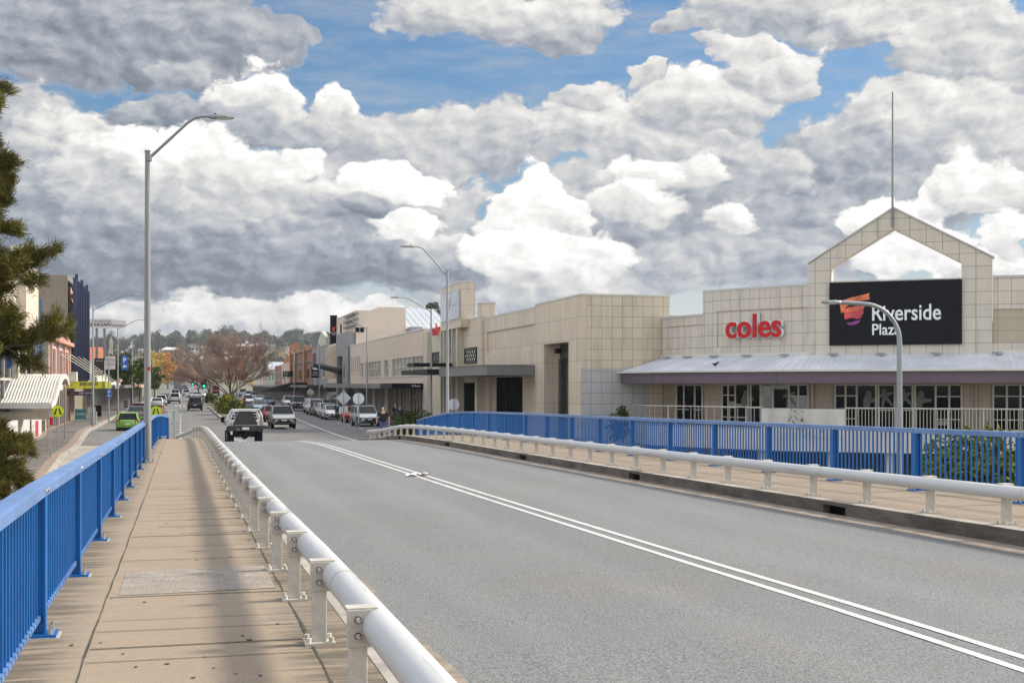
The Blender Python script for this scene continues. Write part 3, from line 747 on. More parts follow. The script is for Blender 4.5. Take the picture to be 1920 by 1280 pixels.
# ================================================================ shopping plaza on the right
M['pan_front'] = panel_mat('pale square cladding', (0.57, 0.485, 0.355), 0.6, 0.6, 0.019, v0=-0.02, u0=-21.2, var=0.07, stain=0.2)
M['pan_curve'] = panel_mat('grey square cladding', (0.58, 0.52, 0.435), 0.6, 0.6, 0.019, v0=-0.02, var=0.05, stain=0.2)
M['pan_side'] = panel_mat('pale tall cladding', (0.61, 0.51, 0.385), 1.04, 1.2, 0.016, u0=-66.8 + 0.3, var=0.06, stain=0.2)
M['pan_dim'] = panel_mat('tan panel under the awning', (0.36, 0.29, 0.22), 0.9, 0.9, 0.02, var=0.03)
M['purple'] = panel_mat('plum fascia', (0.115, 0.080, 0.105), 1.25, 3.0, 0.014, (0.03, 0.02, 0.03), 0.05, 0.45, 0.1)
M['roofwhite'] = mat('white roof sheet', (0.60, 0.61, 0.64), 0.4, var=0.12, vs=0.8, fine=0.05, fs=12)
M['render'] = mat('stained white render', (0.50, 0.475, 0.44), 0.85, var=0.16, vs=0.7, stretch=(2, 2, 0.5))
M['coping'] = mat('metal coping', (0.50, 0.49, 0.47), 0.45, var=0.06, vs=1)
M['red'] = mat('red sign face', (0.46, 0.010, 0.010), 0.45, spec=.25)
M['signside'] = mat('white sign return', (0.66, 0.67, 0.69), 0.35)
M['lettering'] = mat('white lettering', (0.74, 0.74, 0.76), 0.5)
for k, c in (('logo1', (0.62, 0.15, 0.06)), ('logo2', (0.60, 0.10, 0.05)), ('logo3', (0.55, 0.055, 0.07)), ('logo4', (0.30, 0.035, 0.26))):
    M[k] = mat('ribbon ' + k[-1], c, 0.4, var=0.35, vs=1.6)
# plan of the curved front, as camera-side measurements turned into world points
def cw(a, b): return (a * CT + b * ST, -a * ST + b * CT)
CURVE = [(8.39, 71.1), (8.75, 70.05), (9.2, 69.0), (9.62, 68.18), (10.1, 67.4), (10.58, 66.72), (11.1, 66.1), (11.63, 65.52), (12.2, 64.95), (12.78, 64.38), (13.4, 63.8), (14.0, 63.27), (14.6, 62.75), (22.45, 59.7), (25, 59.2), (28, 58.75), (31, 58.5), (36, 58.4), (44, 58.6)]
CV = [Vector(cw(*p)).to_3d() for p in CURVE]
CL_ = [0.0]
for a, b in zip(CV, CV[1:]): CL_.append(CL_[-1] + (b - a).length)
CN = []
for i in range(len(CV)):
    d = (CV[min(i + 1, len(CV) - 1)] - CV[max(i - 1, 0)]).normalized(); CN.append(Vector((d.y, -d.x, 0)))
GI = 12                                                 # the gable stands on the straight piece after CV[12]
def cpos(u, off=0.0, z=0.0):
    for i in range(len(CV) - 1):
        if u <= CL_[i + 1] or i == len(CV) - 2:
            t = (u - CL_[i]) / (CL_[i + 1] - CL_[i]); p = CV[i].lerp(CV[i + 1], t)
            if i == GI: n = Vector(((CV[i + 1] - CV[i]).y, -(CV[i + 1] - CV[i]).x, 0)).normalized()
            else: n = CN[i].lerp(CN[i + 1], t).normalized()
            q = p + n * off; return Vector((q.x, q.y, z))
def cu(px):                                             # arc length where the sight line over px meets the curve
    k = (px - 960) / FPX
    for i in range(len(CURVE) - 1):
        a, b = CURVE[i], CURVE[i + 1]
        fa, fb = a[0] - k * a[1], b[0] - k * b[1]
        if fa <= 0 <= fb or i == len(CURVE) - 2:
            t = fa / (fa - fb); return CL_[i] + t * (CL_[i + 1] - CL_[i])
def curve_wall(mb, u0, u1, z0, z1, off=0.0, th=0.3, m=0, step=0.5):
    """a wall along the curve with front, back, top, bottom and end faces; z above street level"""
    us = [u0] + [u for u in CL_ if u0 + 0.05 < u < u1 - 0.05] + [u1]
    uu = [us[0]]
    for a, b in zip(us, us[1:]):
        n = max(1, int((b - a) / 2.0)) ; uu += [a + (b - a) * (i + 1) / n for i in range(n)]
    Fn = lambda u, z: cpos(u, off, z)
    Bk = lambda u, z: cpos(u, off - th, z)
    for a, b in zip(uu, uu[1:]):
        mb.face([Fn(a, z0), Fn(b, z0), Fn(b, z1), Fn(a, z1)], m, [(a, z0), (b, z0), (b, z1), (a, z1)])
        mb.face([Bk(b, z0), Bk(a, z0), Bk(a, z1), Bk(b, z1)], m, [(b, z0), (a, z0), (a, z1), (b, z1)])
        mb.face([Fn(a, z1), Fn(b, z1), Bk(b, z1), Bk(a, z1)], m, [(a, z1), (b, z1), (b, z1 + th), (a, z1 + th)])
        mb.face([Fn(b, z0), Fn(a, z0), Bk(a, z0), Bk(b, z0)], m, [(b, z0), (a, z0), (a, z0 - th), (b, z0 - th)])
    mb.face([Fn(uu[0], z0), Fn(uu[0], z1), Bk(uu[0], z1), Bk(uu[0], z0)], m, [(0, z0), (0, z1), (th, z1), (th, z0)])
    mb.face([Fn(uu[-1], z1), Fn(uu[-1], z0), Bk(uu[-1], z0), Bk(uu[-1], z1)], m, [(0, z1), (0, z0), (th, z0), (th, z1)])
    return mb
U1, U2, U3 = CL_[4], CL_[GI], CL_[GI + 1]; UE = CL_[-1]
E = CZ
plaza = thing('shopping_plaza', 'pale panelled shopping plaza with open gable and curved front beside the bridge', 'shopping centre', (27, 62, 0))
mb = MB()
Z0 = E + 1.42
curve_wall(mb, 0.0, U1, Z0, E + 3.20, 0, 0.3); curve_wall(mb, 0, U1, E + 3.20, E + 3.66, 0.05, 0.35); curve_wall(mb, 0, 0.7, Z0, E + 3.20, 0.05, 0.05)
curve_wall(mb, 0.7, U1, Z0, E + 1.98, 0.05, 0.05)
ur0, ur1 = cu(1346), cu(1514)
curve_wall(mb, ur0, ur1, E + 1.98, E + 3.84, 0.0, 0.3)
curve_wall(mb, U1, ur0, Z0, E + 4.88, 0.07, 0.37); curve_wall(mb, ur0, ur1, E + 3.84, E + 4.88, 0.07, 0.37); curve_wall(mb, ur0, ur1, Z0, E + 1.98, 0.07, 0.37)
curve_wall(mb, ur1, U2, Z0, E + 4.88, 0.07, 0.37)
mb.build('wall', M['pan_curve'], plaza, fixn=False); mb = MB()
uq0, uq1 = cu(1861) + 0.02, UE
curve_wall(mb, uq0, uq1, E + 3.55, E + 5.02, 0.07, 0.37); curve_wall(mb, uq0, uq1, Z0, E + 1.98, 0.07, 0.37); curve_wall(mb, uq0, uq1, E + 1.98, E + 3.55, 0.0, 0.3, 1)
M['beigepan'] = panel_mat('beige infill panel', (0.42, 0.365, 0.265), 1.2, 0.6, 0.016)
mb.build('wall', [M['pan_curve'], M['beigepan']], plaza, fixn=False)
mb = MB()
for a, b, z in ((0, U1, 3.66), (U1, U2, 4.88), (uq0, UE, 5.02)): curve_wall(mb, a, b, E + z, E + z + 0.10, 0.10, 0.44)
mb.build('coping', M['coping'], plaza, fixn=False)
# open gable
GA, GB = CV[GI], CV[GI + 1]; gd = (GB - GA).normalized(); gn = Vector((gd.y, -gd.x, 0))
def gp(u, v, w): p = GA + gd * u + gn * (0.16 + w); return (p.x, p.y, E + v)
def gu(px): return cu(px) - U2
ua, ui, uj, GL = gu(1675.5), gu(1559.5), gu(1803), gu(1861)
mb = MB()
for poly in ([(-0.02, 1.42), (GL, 1.42), (GL, 5.04), (-0.02, 5.04)],
             [(-0.02, 5.04), (ui, 5.04), (ui, 5.73), (ua, 7.47), (ua, 8.45), (-0.02, 5.93)],
             [(GL, 5.04), (GL, 5.93), (ua, 8.45), (ua, 7.47), (uj, 5.75), (uj, 5.04)]):
    n = len(poly)
    mb.face([gp(u, v, 0) for u, v in poly], 0, [(u, E + v) for u, v in poly]); mb.face([gp(u, v, -0.85) for u, v in poly][::-1], 0, [(u, E + v) for u, v in poly][::-1])
    for i in range(n):
        (a, b), (c, d) = poly[i], poly[(i + 1) % n]
        mb.face([gp(a, b, 0), gp(a, b, -0.85), gp(c, d, -0.85), gp(c, d, 0)], 0, [(a, E + b), (a + .85, E + b), (c + .85, E + d), (c, E + d)])
mb.build('gable', M['pan_curve'], plaza, fixn=True)
mb = MB()
for (a, b) in (((-0.10, 5.90), (ua, 8.44)), ((GL + 0.08, 5.90), (ua, 8.44))):
    mb.bar(gp(a[0], a[1] + 0.05, -0.42), gp(b[0], b[1] + 0.05, -0.42), 0.98, 0.07)
mb.build('gable_coping', M['coping'], plaza)
mb = MB(); mb.cyl(gp(ua - 0.03, 7.55, 0.05), gp(ua - 0.03, 14.0, 0.05), 0.06, 0.035, 8)
tag(mb.build('flagpole', M['lampgrey']), 'tall bare flagpole rising from the point of the gable', 'flagpole')
# black name sign with lettering and ribbon emblem
sg = thing('name_sign', 'large black sign with white lettering and red ribbon emblem under the gable', 'sign', gp(gu(1680), 1.93, 0.05))
mb = MB(); s0, s1 = gu(1556.5), gu(1804)
mb.prism([(s0, 1.93), (s1, 1.93), (s1, 4.97), (s0, 4.97)], gp, 0.03, 0.14)
mb.build('sign_panel', M['black'], sg)
def fit_text(name, body, mt, parent, org, xa, ya, w, h, ext=0.012, off=0.0, shear=0.0):
    """lettering scaled so its outline is w wide and h high from org (lower left)"""
    o = text_obj(name, body, 1.0, mt, None, Matrix.Identity(4), ext, off, shear=shear)
    xs = [v.co.x for v in o.data.vertices]; ys = [v.co.y for v in o.data.vertices]
    sx, sy = w / (max(xs) - min(xs)), h / (max(ys) - min(ys))
    o.data.transform(frame_m(org, xa, ya) @ Matrix.Diagonal((sx, sy, 1, 1)) @ Matrix.Translation((-min(xs), -min(ys), 0)))
    if parent: attach(o, parent)
    return o
a0 = gu(1636.5)
fit_text('lettering', 'Riverside', M['lettering'], sg, gp(a0, 3.08, 0.147), gd, (0, 0, 1), gu(1765) - a0, 0.76, off=0.012)
fit_text('lettering', 'Plaza', M['lettering'], sg, gp(a0, 2.40, 0.147), gd, (0, 0, 1), gu(1689) - a0, 0.54, off=0.012)
def zz(y): return (HOR - (360 + y / 2.1333)) * 62.0 / FPX
ribs = [([(163, 448), (185, 432), (215, 423), (255, 416), (300, 407), (294, 418), (300, 432), (262, 437), (225, 445), (195, 458), (178, 473), (170, 487)], 'logo1'),
        ([(168, 474), (180, 470), (205, 462), (240, 457), (278, 457), (268, 472), (235, 478), (205, 484), (186, 487)], 'logo2'),
        ([(182, 490), (205, 485), (240, 478), (268, 473), (272, 484), (262, 496), (235, 499), (210, 505), (186, 510)], 'logo3'),
        ([(215, 503), (240, 500), (262, 498), (258, 505), (240, 509)], 'logo3'),
        ([(192, 523), (212, 522), (235, 517), (257, 513), (248, 525), (228, 532), (205, 532)], 'logo4')]
for k, (pl, mk) in enumerate(ribs):
    mb = MB(); mb.prism([(gu(1573 + (x / 2.1333 - 73) * 0.88), zz(y)) for x, y in pl], gp, 0.141, 0.15 + 0.004 * k); mb.build('emblem_ribbon', M[mk], sg)
# red raised store letters on the recessed panel
cs = thing('store_sign', 'red raised store letters with white returns on the curved wall', 'sign', cpos(cu(1420), 0.1, E + 2.3))
ls = cu(1369); le = cu(1473)
pm = cpos((ls + le) / 2, 0.0, 0); ta = (cpos(le) - cpos(ls)).normalized(); tn = Vector((ta.y, -ta.x, 0)); wl_ = (cpos(le) - cpos(ls)).length
org = cpos(ls, 0, E + 2.38) + tn * 0.40
o1 = fit_text('letters', 'coles', M['red'], cs, org, ta, (0, 0, 1), wl_, 1.22, 0.03, 0.022)
o2 = fit_text('letter_returns', 'coles', M['signside'], cs, cpos(ls, 0, E + 2.36) + tn * 0.235, ta, (0, 0, 1), wl_, 1.27, 0.13, 0.042)
# awning: white ribbed roof, plum fascia
ev0 = Vector((xy(1159, 66.74), 66.74, 0))
def eave(u, k=1.0):
    if u <= 0: return ev0
    p = cpos(u, 2.75 * k)
    if u < 3.2: t = u / 3.2; q = ev0.lerp(cpos(3.2, 2.75), t); return q
    return p
us = [i * 0.25 for i in range(int(UE / 0.25))]
mb = MB(); ZT, ZE = E + 1.50, E + 0.70
for a, b in zip(us, us[1:]):
    wa, wb, ea, eb = cpos(a, 0.08), cpos(b, 0.08), eave(a), eave(b)
    top = [(ea.x, ea.y, ZE), (eb.x, eb.y, ZE), (wb.x, wb.y, ZT), (wa.x, wa.y, ZT)]
    mb.face(top); mb.face([(x, y, z - 0.03) for x, y, z in top][::-1])
    if a > 0.3:
        w2 = wa.lerp(wb, 0.5); e2 = ea.lerp(eb, 0.5)
        mb.bar((w2.x, w2.y, ZT + 0.012), (e2.x, e2.y, ZE + 0.012), 0.05, 0.035)
mb.build('awning_roof', M['roofwhite'], plaza)
mb = MB()
for a, b in zip(us, us[1:]):
    ea, eb = eave(a), eave(b); mb.bar((ea.x, ea.y, ZE - 0.005), (eb.x, eb.y, ZE - 0.005), 0.12, 0.09)
    wa, wb = cpos(a, 0.11), cpos(b, 0.11); mb.bar((wa.x, wa.y, ZT + 0.05), (wb.x, wb.y, ZT + 0.05), 0.08, 0.16)
mb.build('gutter', M['offwhite'], plaza)
mb = MB()
for a, b in zip(us, us[1:]):
    ea, eb, ia, ib = eave(a), eave(b), cpos(a, 0.0), cpos(b, 0.0)
    fa = ea.lerp(ia, 0.05); fb = eb.lerp(ib, 0.05)
    z1, z0 = ZE - 0.05, ZE - 0.60
    mb.face([(fa.x, fa.y, z0), (fb.x, fb.y, z0), (fb.x, fb.y, z1), (fa.x, fa.y, z1)], 0, [(a, z0), (b, z0), (b, z1), (a, z1)])
    mb.face([(ia.x, ia.y, z0), (ib.x, ib.y, z0), (fb.x, fb.y, z0), (fa.x, fa.y, z0)], 1, [(a, 0), (b, 0), (b, 2), (a, 2)])
mb.build('awning_fascia', [M['purple'], M['tan']], plaza, fixn=False)
for px in (1262, 1300, 1348, 1408, 1478, 1563, 1652, 1755, 1868):
    p = cpos(cu(px), 0.45, ZT - 0.05); mb = MB(); mb.box(p.x - 0.22, p.x + 0.22, p.y - 0.05, p.y + 0.05, p.z, p.z + 0.10); mb.box(p.x - 0.05, p.x + 0.25, p.y - 0.15, p.y - 0.1, p.z - .03, p.z + 0.06); mb.build('roof_clamp', M['galv'], plaza)
# shopfront under the awning
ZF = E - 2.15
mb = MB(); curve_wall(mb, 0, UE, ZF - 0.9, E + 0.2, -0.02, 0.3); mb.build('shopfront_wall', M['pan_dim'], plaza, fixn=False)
def glazing(px0, px1, cols, rows, zb, zt, doors=(), pale=()):
    u0, u1 = cu(px0), cu(px1)
    mb = MB(); curve_wall(mb, u0, u1, zb, zt, 0.02, 0.03); w = mb.build('window', M['glass'], plaza, fixn=False)
    f = MB(); n = len(cols) - 1
    def bar(ua, za, ub, zb_, t=0.05): 
        p, q = cpos(ua, 0.05, za), cpos(ub, 0.05, zb_); f.bar(p, q, t, t)
    for c in cols: bar(u0 + (u1 - u0) * c, zb, u0 + (u1 - u0) * c, zt, 0.07)
    bar(u0, zt, u1, zt, 0.07); bar(u0, zb, u1, zb, 0.07)
    for (ca, cb, r) in rows: bar(u0 + (u1 - u0) * ca, zb + (zt - zb) * r, u0 + (u1 - u0) * cb, zb + (zt - zb) * r, 0.045)
    f.build('window_frame', M['alum'], w)
    for (ca, cb, ra, rb) in pale:
        mb = MB(); curve_wall(mb, u0 + (u1 - u0) * ca, u0 + (u1 - u0) * cb, zb + (zt - zb) * ra, zb + (zt - zb) * rb, 0.032, 0.008); mb.build('blind', M['glasslite'], w, fixn=False)
zb, zt = ZF + 0.05, E + 0.02
glazing(1270, 1318, (0, .32, .74, 1), ((0, 1, .38),), zb, zt)
glazing(1355, 1515, (0, .08, .17, .33, .36, .475, .49, .62, .80, .90, 1), ((0, .17, .75), (0, .17, .45), (0, .33, .22), (.33, .62, .45), (.62, 1, .45), (.80, 1, .74)), zb, zt, pale=((.49, .61, .47, .98), (.81, 1, .47, .73), (.63, .79, .9, .99), (.09, .16, .46, .60), (.18, .33, .46, .55)))
glazing(1566, 1803, (0, .085, .175, .33, .35, .48, .50, .62, .64, .80, .905, 1), ((0, .175, .75), (0, .175, .46), (0, .33, .46), (.35, .62, .43), (.64, 1, .46), (.80, 1, .74), (0, .175, .23), (.8, 1, .23)), zb, zt, pale=((.82, .9, .1, .2),))
glazing(1862, 1990, (0, .2, .4, .6, .8, 1), ((0, 1, .75), (0, 1, .46), (0, 1, .23)), zb, zt)
M['decal'] = mat('frosted figure decal', (0.10, 0.10, 0.095), 0.6)
def decal(px, pts, s=1.0):
    u = cu(px)
    def fn(a, b, w): p = cpos(u + a * s, 0.036 + w, ZF + 1.0 + b * s); return tuple(p)
    mb = MB(); mb.prism(pts, fn, 0.0, 0.004); mb.build('figure_decal', M['decal'], plaza)
figA = [(0, 0), (.25, .05), (.3, .3), (.7, .38), (.72, .5), (.34, .55), (.38, .75), (.28, .9), (.12, .88), (.08, .7), (-.05, .4)]
figB = [(0, 0), (.1, .0), (.2, .45), (.5, .15), (.58, .2), (.3, .62), (.55, .75), (.5, .84), (.25, .78), (.2, .98), (.06, .98), (.04, .75), (-.18, .6), (-.14, .52), (.06, .58)]
for px, f in ((1620, figA), (1652, figB), (1688, figB), (1718, figA), (1474, figB), (1392, figA)): decal(px, f)
for px in (1524, 1830):
    p = cpos(cu(px), 0.08); mb = MB(); mb.cyl((p.x, p.y, ZF), (p.x, p.y, E + 0.15), 0.06, n=8); mb.build('downpipe', M['tan'], plaza)
# balcony: slab, spandrel, dark undercroft with columns
mb = MB()
ub = [u for u in us if u >= 0.25]
def bal(u, k=2.9):
    p = cpos(u, k)
    if u < 3.2: p = Vector((xy(1186, 66.74), 66.74, 0)).lerp(cpos(3.2, k), max(0, u) / 3.2)
    return p
for a, b in zip([0] + ub, ub):
    for (k, z0, z1, mi) in ((2.9, ZF - 0.95, ZF + 0.06, 0),):
        pa, pb, ia, ib = bal(a), bal(b), cpos(a, -0.02), cpos(b, -0.02)
        mb.face([(pa.x, pa.y, z0), (pb.x, pb.y, z0), (pb.x, pb.y, z1), (pa.x, pa.y, z1)], 0)
        mb.face([(pa.x, pa.y, z1), (pb.x, pb.y, z1), (ib.x, ib.y, z1), (ia.x, ia.y, z1)], 1)
        mb.face([(ia.x, ia.y, z0), (ib.x, ib.y, z0), (pb.x, pb.y, z0), (pa.x, pa.y, z0)], 0)
mb.build('balcony', [M['render'], M['concrete']], plaza, fixn=False)
mb = MB(); curve_wall(mb, 0, UE, -4.7, ZF - 0.92, -4.0, 0.2); mb.build('undercroft_wall', M['darkgrey'], plaza, fixn=False)
for i in range(11):
    p = bal(1.5 + i * 2.6, 2.3); mb = MB(); mb.cyl((p.x, p.y, -4.8), (p.x, p.y, ZF - 0.9), 0.2, n=12); mb.build('column', M['render'], plaza)
def railing(u0, u1, pitch):
    rl = MB(); n = int((u1 - u0) / pitch); zt_ = ZF + 1.1
    for i in range(n + 1):
        p = bal(u0 + (u1 - u0) * i / n, 2.8); w = 0.045 if i % 10 == 0 else 0.02
        rl.box(p.x - w / 2, p.x + w / 2, p.y - w / 2, p.y + w / 2, ZF + 0.10, zt_ - 0.02)
    for i in range(n):
        p, q = bal(u0 + (u1 - u0) * i / n, 2.8), bal(u0 + (u1 - u0) * (i + 1) / n, 2.8)
        rl.bar((p.x, p.y, zt_), (q.x, q.y, zt_), 0.06, 0.045); rl.bar((p.x, p.y, ZF + 0.12), (q.x, q.y, ZF + 0.12), 0.04, 0.03)
    rl.build('railing', M['alum'], plaza)
def bu(px):                                             # arc length whose balcony edge lies on the sight line over px
    best = min((abs(math.atan2(bal(i * 0.1, 2.8).x, bal(i * 0.1, 2.8).y) - phi(px)), i * 0.1) for i in range(int(UE / 0.1)))
    return best[1]
railing(0.1, bu(1432), 0.42); railing(bu(1584), UE - 2, 0.15)
mb = MB(); ua_, ub_ = bu(1431), bu(1583)
n = 8
for i in range(n):
    a, b = ua_ + (ub_ - ua_) * i / n, ua_ + (ub_ - ua_) * (i + 1) / n
    pa, pb, qa, qb = bal(a, 2.95), bal(b, 2.95), bal(a, 2.45), bal(b, 2.45)
    z0, z1 = ZF - 0.3, ZF + 1.04
    P8 = lambda p, z: (p.x, p.y, z)
    mb.face([P8(pa, z0), P8(pb, z0), P8(pb, z1), P8(pa, z1)]); mb.face([P8(qb, z0), P8(qa, z0), P8(qa, z1), P8(qb, z1)]); mb.face([P8(pa, z1), P8(pb, z1), P8(qb, z1), P8(qa, z1)])
    if i == 0: mb.face([P8(pa, z0), P8(pa, z1), P8(qa, z1), P8(qa, z0)])
    if i == n - 1: mb.face([P8(pb, z0), P8(qb, z0), P8(qb, z1), P8(pb, z1)])
mb.build('planter_wall', M['render'], plaza, fixn=False)
# flat roof behind the parapets
mb = MB()
rp = [cpos(u, -0.35) for u in (0, 2, U1, 7, 9, U2, U3, U3 + 5, UE)]
mb.face([(p.x, p.y, E + 3.0) for p in rp] + [(rp[-1].x, 110, E + 3.0), (27, 110, E + 3.0), (27, rp[0].y, E + 3.0)])
mb.build('roof', M['greywall'], plaza)
# ---------------------------------------------------------------- square block on the corner with the tall portal
XF = 21.2
Y0, Y1 = 66.8, yx(1003.4, XF); yp0, yp1 = yx(1066, XF), yx(1020, XF); XR = xy(1255.5, Y0)
ZTOP = E + 4.93; ZP = E + 2.45
mb = MB()
mb.box(XF, XF + 0.35, Y0, yp0, -1, ZTOP); mb.box(XF, XF + 0.35, yp1, Y1, -1, ZTOP); mb.box(XF, XF + 0.35, yp0, yp1, ZP, ZTOP)
mb.box(XF + 0.35, XF + 1.8, yp1, yp1 + 0.3, -1, ZP + 0.3); mb.box(XF + 0.35, XF + 1.8, yp0 - 0.3, yp0, -1, ZP + 0.3); mb.box(XF + 0.35, XF + 1.8, yp0, yp1, ZP, ZP + 0.3)
mb.build('corner_wall', M['pan_side'], plaza)
mb = MB(); mb.box(XF + 0.36, XR, Y0 + 0.002, Y0 + 0.35, -4.7, ZTOP - 0.002); mb.box(XR - 0.35, XR, Y0 + 0.36, 80, -1, ZTOP - 0.002); mb.face([(XF + .1, Y0 + .1, ZTOP - .3), (XR, Y0 + .1, ZTOP - .3), (XR, 80, ZTOP - .3), (XF + .1, 80, ZTOP - .3)])
mb.build('corner_wall', M['pan_front'], plaza)
mb = MB(); mb.box(XF - 0.04, XR + 0.04, Y0 - 0.04, Y0 + 0.4, ZTOP, ZTOP + 0.09); mb.box(XF - 0.04, XF + 0.4, Y0 + 0.41, Y1, ZTOP, ZTOP + 0.09); mb.box(XR - .4, XR + 0.04, Y0 + 0.41, 80, ZTOP, ZTOP + 0.09)
mb.build('coping', M['offwhite'], plaza)
mb = MB(); mb.box(XF + 1.80, XF + 1.9, yp0, yp1, -1, ZP); mb.build('portal_opening', M['void'], plaza)
mb = MB(); mb.box(XF + 1.0, XF + 1.15, yp0 + 0.01, yp1 - 0.01, ZP - 0.85, ZP - 0.01); mb.box(XF + 0.9, XF + 1.15, yp1 - 0.45, yp1 - 0.01, -1, ZP - 0.86)
mb.build('portal_frame', M['darkgrey'], plaza)
mb = MB(); mb.box(XF + 0.5, XF + 0.8, yp1 - 0.9, yp1 - 0.5, ZP - 0.55, ZP - 0.25); mb.build('floodlight', M['black'], plaza)
# grey tile patch on the lower front: repaired, paler and cooler panels
M['pan_repair'] = panel_mat('cool grey replacement tiles', (0.40, 0.395, 0.385), 0.6, 0.6, 0.019, v0=-0.02, u0=-21.2, var=0.03)
mb = MB(); mb.box(XF, XR - 1.2, Y0 - 0.012, Y0 - 0.001, -4.7, E + 0.95); mb.build('repaired_tiles', M['pan_repair'], plaza)
# street wall between the block and the entrance tower
yB = yx(908.8, XF + 0.1); mb = MB()
xb_ = XF + 0.12; ztB = E + 4.80
rz0, rz1 = E + 2.22, E + 3.80; ry0, ry1 = Y1, yx(912.5, XF + 0.1)
mb.box(xb_ + 0.10, xb_ + 0.4, Y1, yB, E + 0.55, ztB - 0.02)
mb.box(xb_, xb_ + 0.1, Y1, yB, rz1, ztB); mb.box(xb_, xb_ + 0.1, Y1, yB, E + 0.55, rz0); mb.box(xb_, xb_ + 0.1, ry1, yB, rz0, rz1)
yw0, yw1 = yx(977, xb_), yx(927, xb_)
mb.box(xb_ + 0.1, xb_ + 0.4, Y1, yw0, -1, E + 0.55); mb.box(xb_ + 0.1, xb_ + 0.4, yw1, yB + 3, -1, E + 0.55)
mb.build('street_wall', M['pan_side'], plaza)
mb = MB(); mb.box(xb_ - 0.03, xb_ + 0.45, Y1, yB, ztB, ztB + 0.1); mb.build('coping', M['coping'], plaza)
mb = MB(); mb.box(xb_ + 0.30, xb_ + 0.33, yw0, yw1, -1, E + 0.55); w = mb.build('window', M['glass'], plaza)
mb = MB()
for i in range(9): y = yw0 + (yw1 - yw0) * i / 8; mb.box(xb_ + 0.16, xb_ + 0.29, y - 0.04, y + 0.04, -1, E + 0.55)
mb.build('mullion', M['dark'], w)
# pillars beside the entrance tower, and the tower with its banner
def pillar(pa, pb, x0, pc, ytop, zb=-0.2):
    ya, yb = yx(pb, x0), yx(pa, x0); x1 = xy(pc, ya); z1 = zat(ytop, x0, ya)
    mb = MB(); mb.box(x0, x1, ya, yb, zb, z1); mb.build('pillar', M['pan_side'], plaza)
    mb = MB(); mb.box(x0 - 0.05, x1 + 0.05, ya - 0.05, yb + 0.05, z1, z1 + 0.09); mb.build('coping', M['coping'], plaza)
    return ya, yb, z1
pillar(895, 903, 21.15, 928, 568.5)
ysec0, ysec1 = yx(895, 21.3), yx(866, 21.3)
mb = MB(); mb.box(21.3, 21.7, ysec0, ysec1, E + 0.2, E + 4.95); mb.build('street_wall', M['pan_side'], plaza)
mb = MB(); mb.box(21.26, 21.75, ysec0, ysec1, E + 4.95, E + 5.05); mb.build('coping', M['coping'], plaza)
ta_, tb_ = yx(864, 20.7), yx(826, 20.7); TZ0, TZ1 = zat(613, 20.7, ta_), zat(528.5, 20.7, ta_); TX1 = xy(891, ta_)
mb = MB(); mb.box(20.7, TX1, ta_, tb_, TZ0, TZ1); mb.build('entrance_tower', M['pan_side'], plaza)
mb = MB(); mb.box(20.65, TX1 + .05, ta_ - .05, tb_ + .05, TZ1, TZ1 + 0.1); mb.build('coping', M['coping'], plaza)
for px, r in ((860.5, .55), (851, .3), (836, .3), (829.5, .5)):
    y = yx(px, 20.95); mb = MB(); mb.box(20.95 - 0.2, 20.95 + 0.35, y - r / 2, y + r / 2, -0.2, TZ0 - 0.002); mb.build('column', M['cream'], plaza)
mb = MB(); mb.box(21.5, 21.8, ta_, tb_, E + 0.2, TZ0); mb.box(21.8, 22, ta_, tb_, -1, E + 0.2, 1); mb.build('tower_back_wall', [M['cream'], M['void']], plaza)
yl0, yl1 = tb_, yx(797.5, 21.2)
mb = MB(); mb.box(21.25, 21.65, yl0, yl1, -0.2, E + 4.7); mb.box(21.0, 21.3, yx(803, 21.1), yl1, -0.2, E + 4.72); mb.build('street_wall', M['cream'], plaza)
mb = MB(); mb.box(21.05, 21.25, yx(797.5, 21.1) + 0.02, yx(797.5, 21.1) + 0.9, 0.5, E + 4.5)
M['orange'] = mat('orange strip', (0.40, 0.13, 0.03), 0.6); mb.build('corner_strip', M['orange'], plaza)
def lattice(pa, pb, x0, yt, yb):
    y0, y1 = yx(pb, x0), yx(pa, x0); zt_, zb_ = zat(yt, x0, (y0 + y1) / 2), zat(yb, x0, (y0 + y1) / 2)
    mb = MB(); mb.box(x0 + 0.02, x0 + 0.05, y0, y1, zb_, zt_); w = mb.build('lattice_window', M['offwhite'], plaza)
    f = MB()
    for a, b, c, d in ((y0, zb_, y1, zb_), (y0, zt_, y1, zt_), (y0, zb_, y0, zt_), (y1, zb_, y1, zt_)): f.bar((x0 - 0.02, a, b), (x0 - 0.02, c, d), 0.08, 0.08)
    n = 3; h = zt_ - zb_
    for i in range(n):
        a, b = y0 + (y1 - y0) * i / n, y0 + (y1 - y0) * (i + 1) / n; c = (a + b) / 2
        for (p, q) in (((a, zb_), (b, zt_)), ((b, zb_), (a, zt_)), ((c, zb_), (a, (zb_ + zt_) / 2)), ((c, zb_), (b, (zb_ + zt_) / 2)), ((c, zt_), (a, (zb_ + zt_) / 2)), ((c, zt_), (b, (zb_ + zt_) / 2))): f.bar((x0, *p), (x0, *q), 0.045, 0.05)
    f.build('lattice', M['dark'], w)
lattice(872, 893.5, 21.24, 652.5, 680); lattice(844, 858.5, 21.44, 629.5, 665); lattice(811, 825, 21.18, 661, 678)
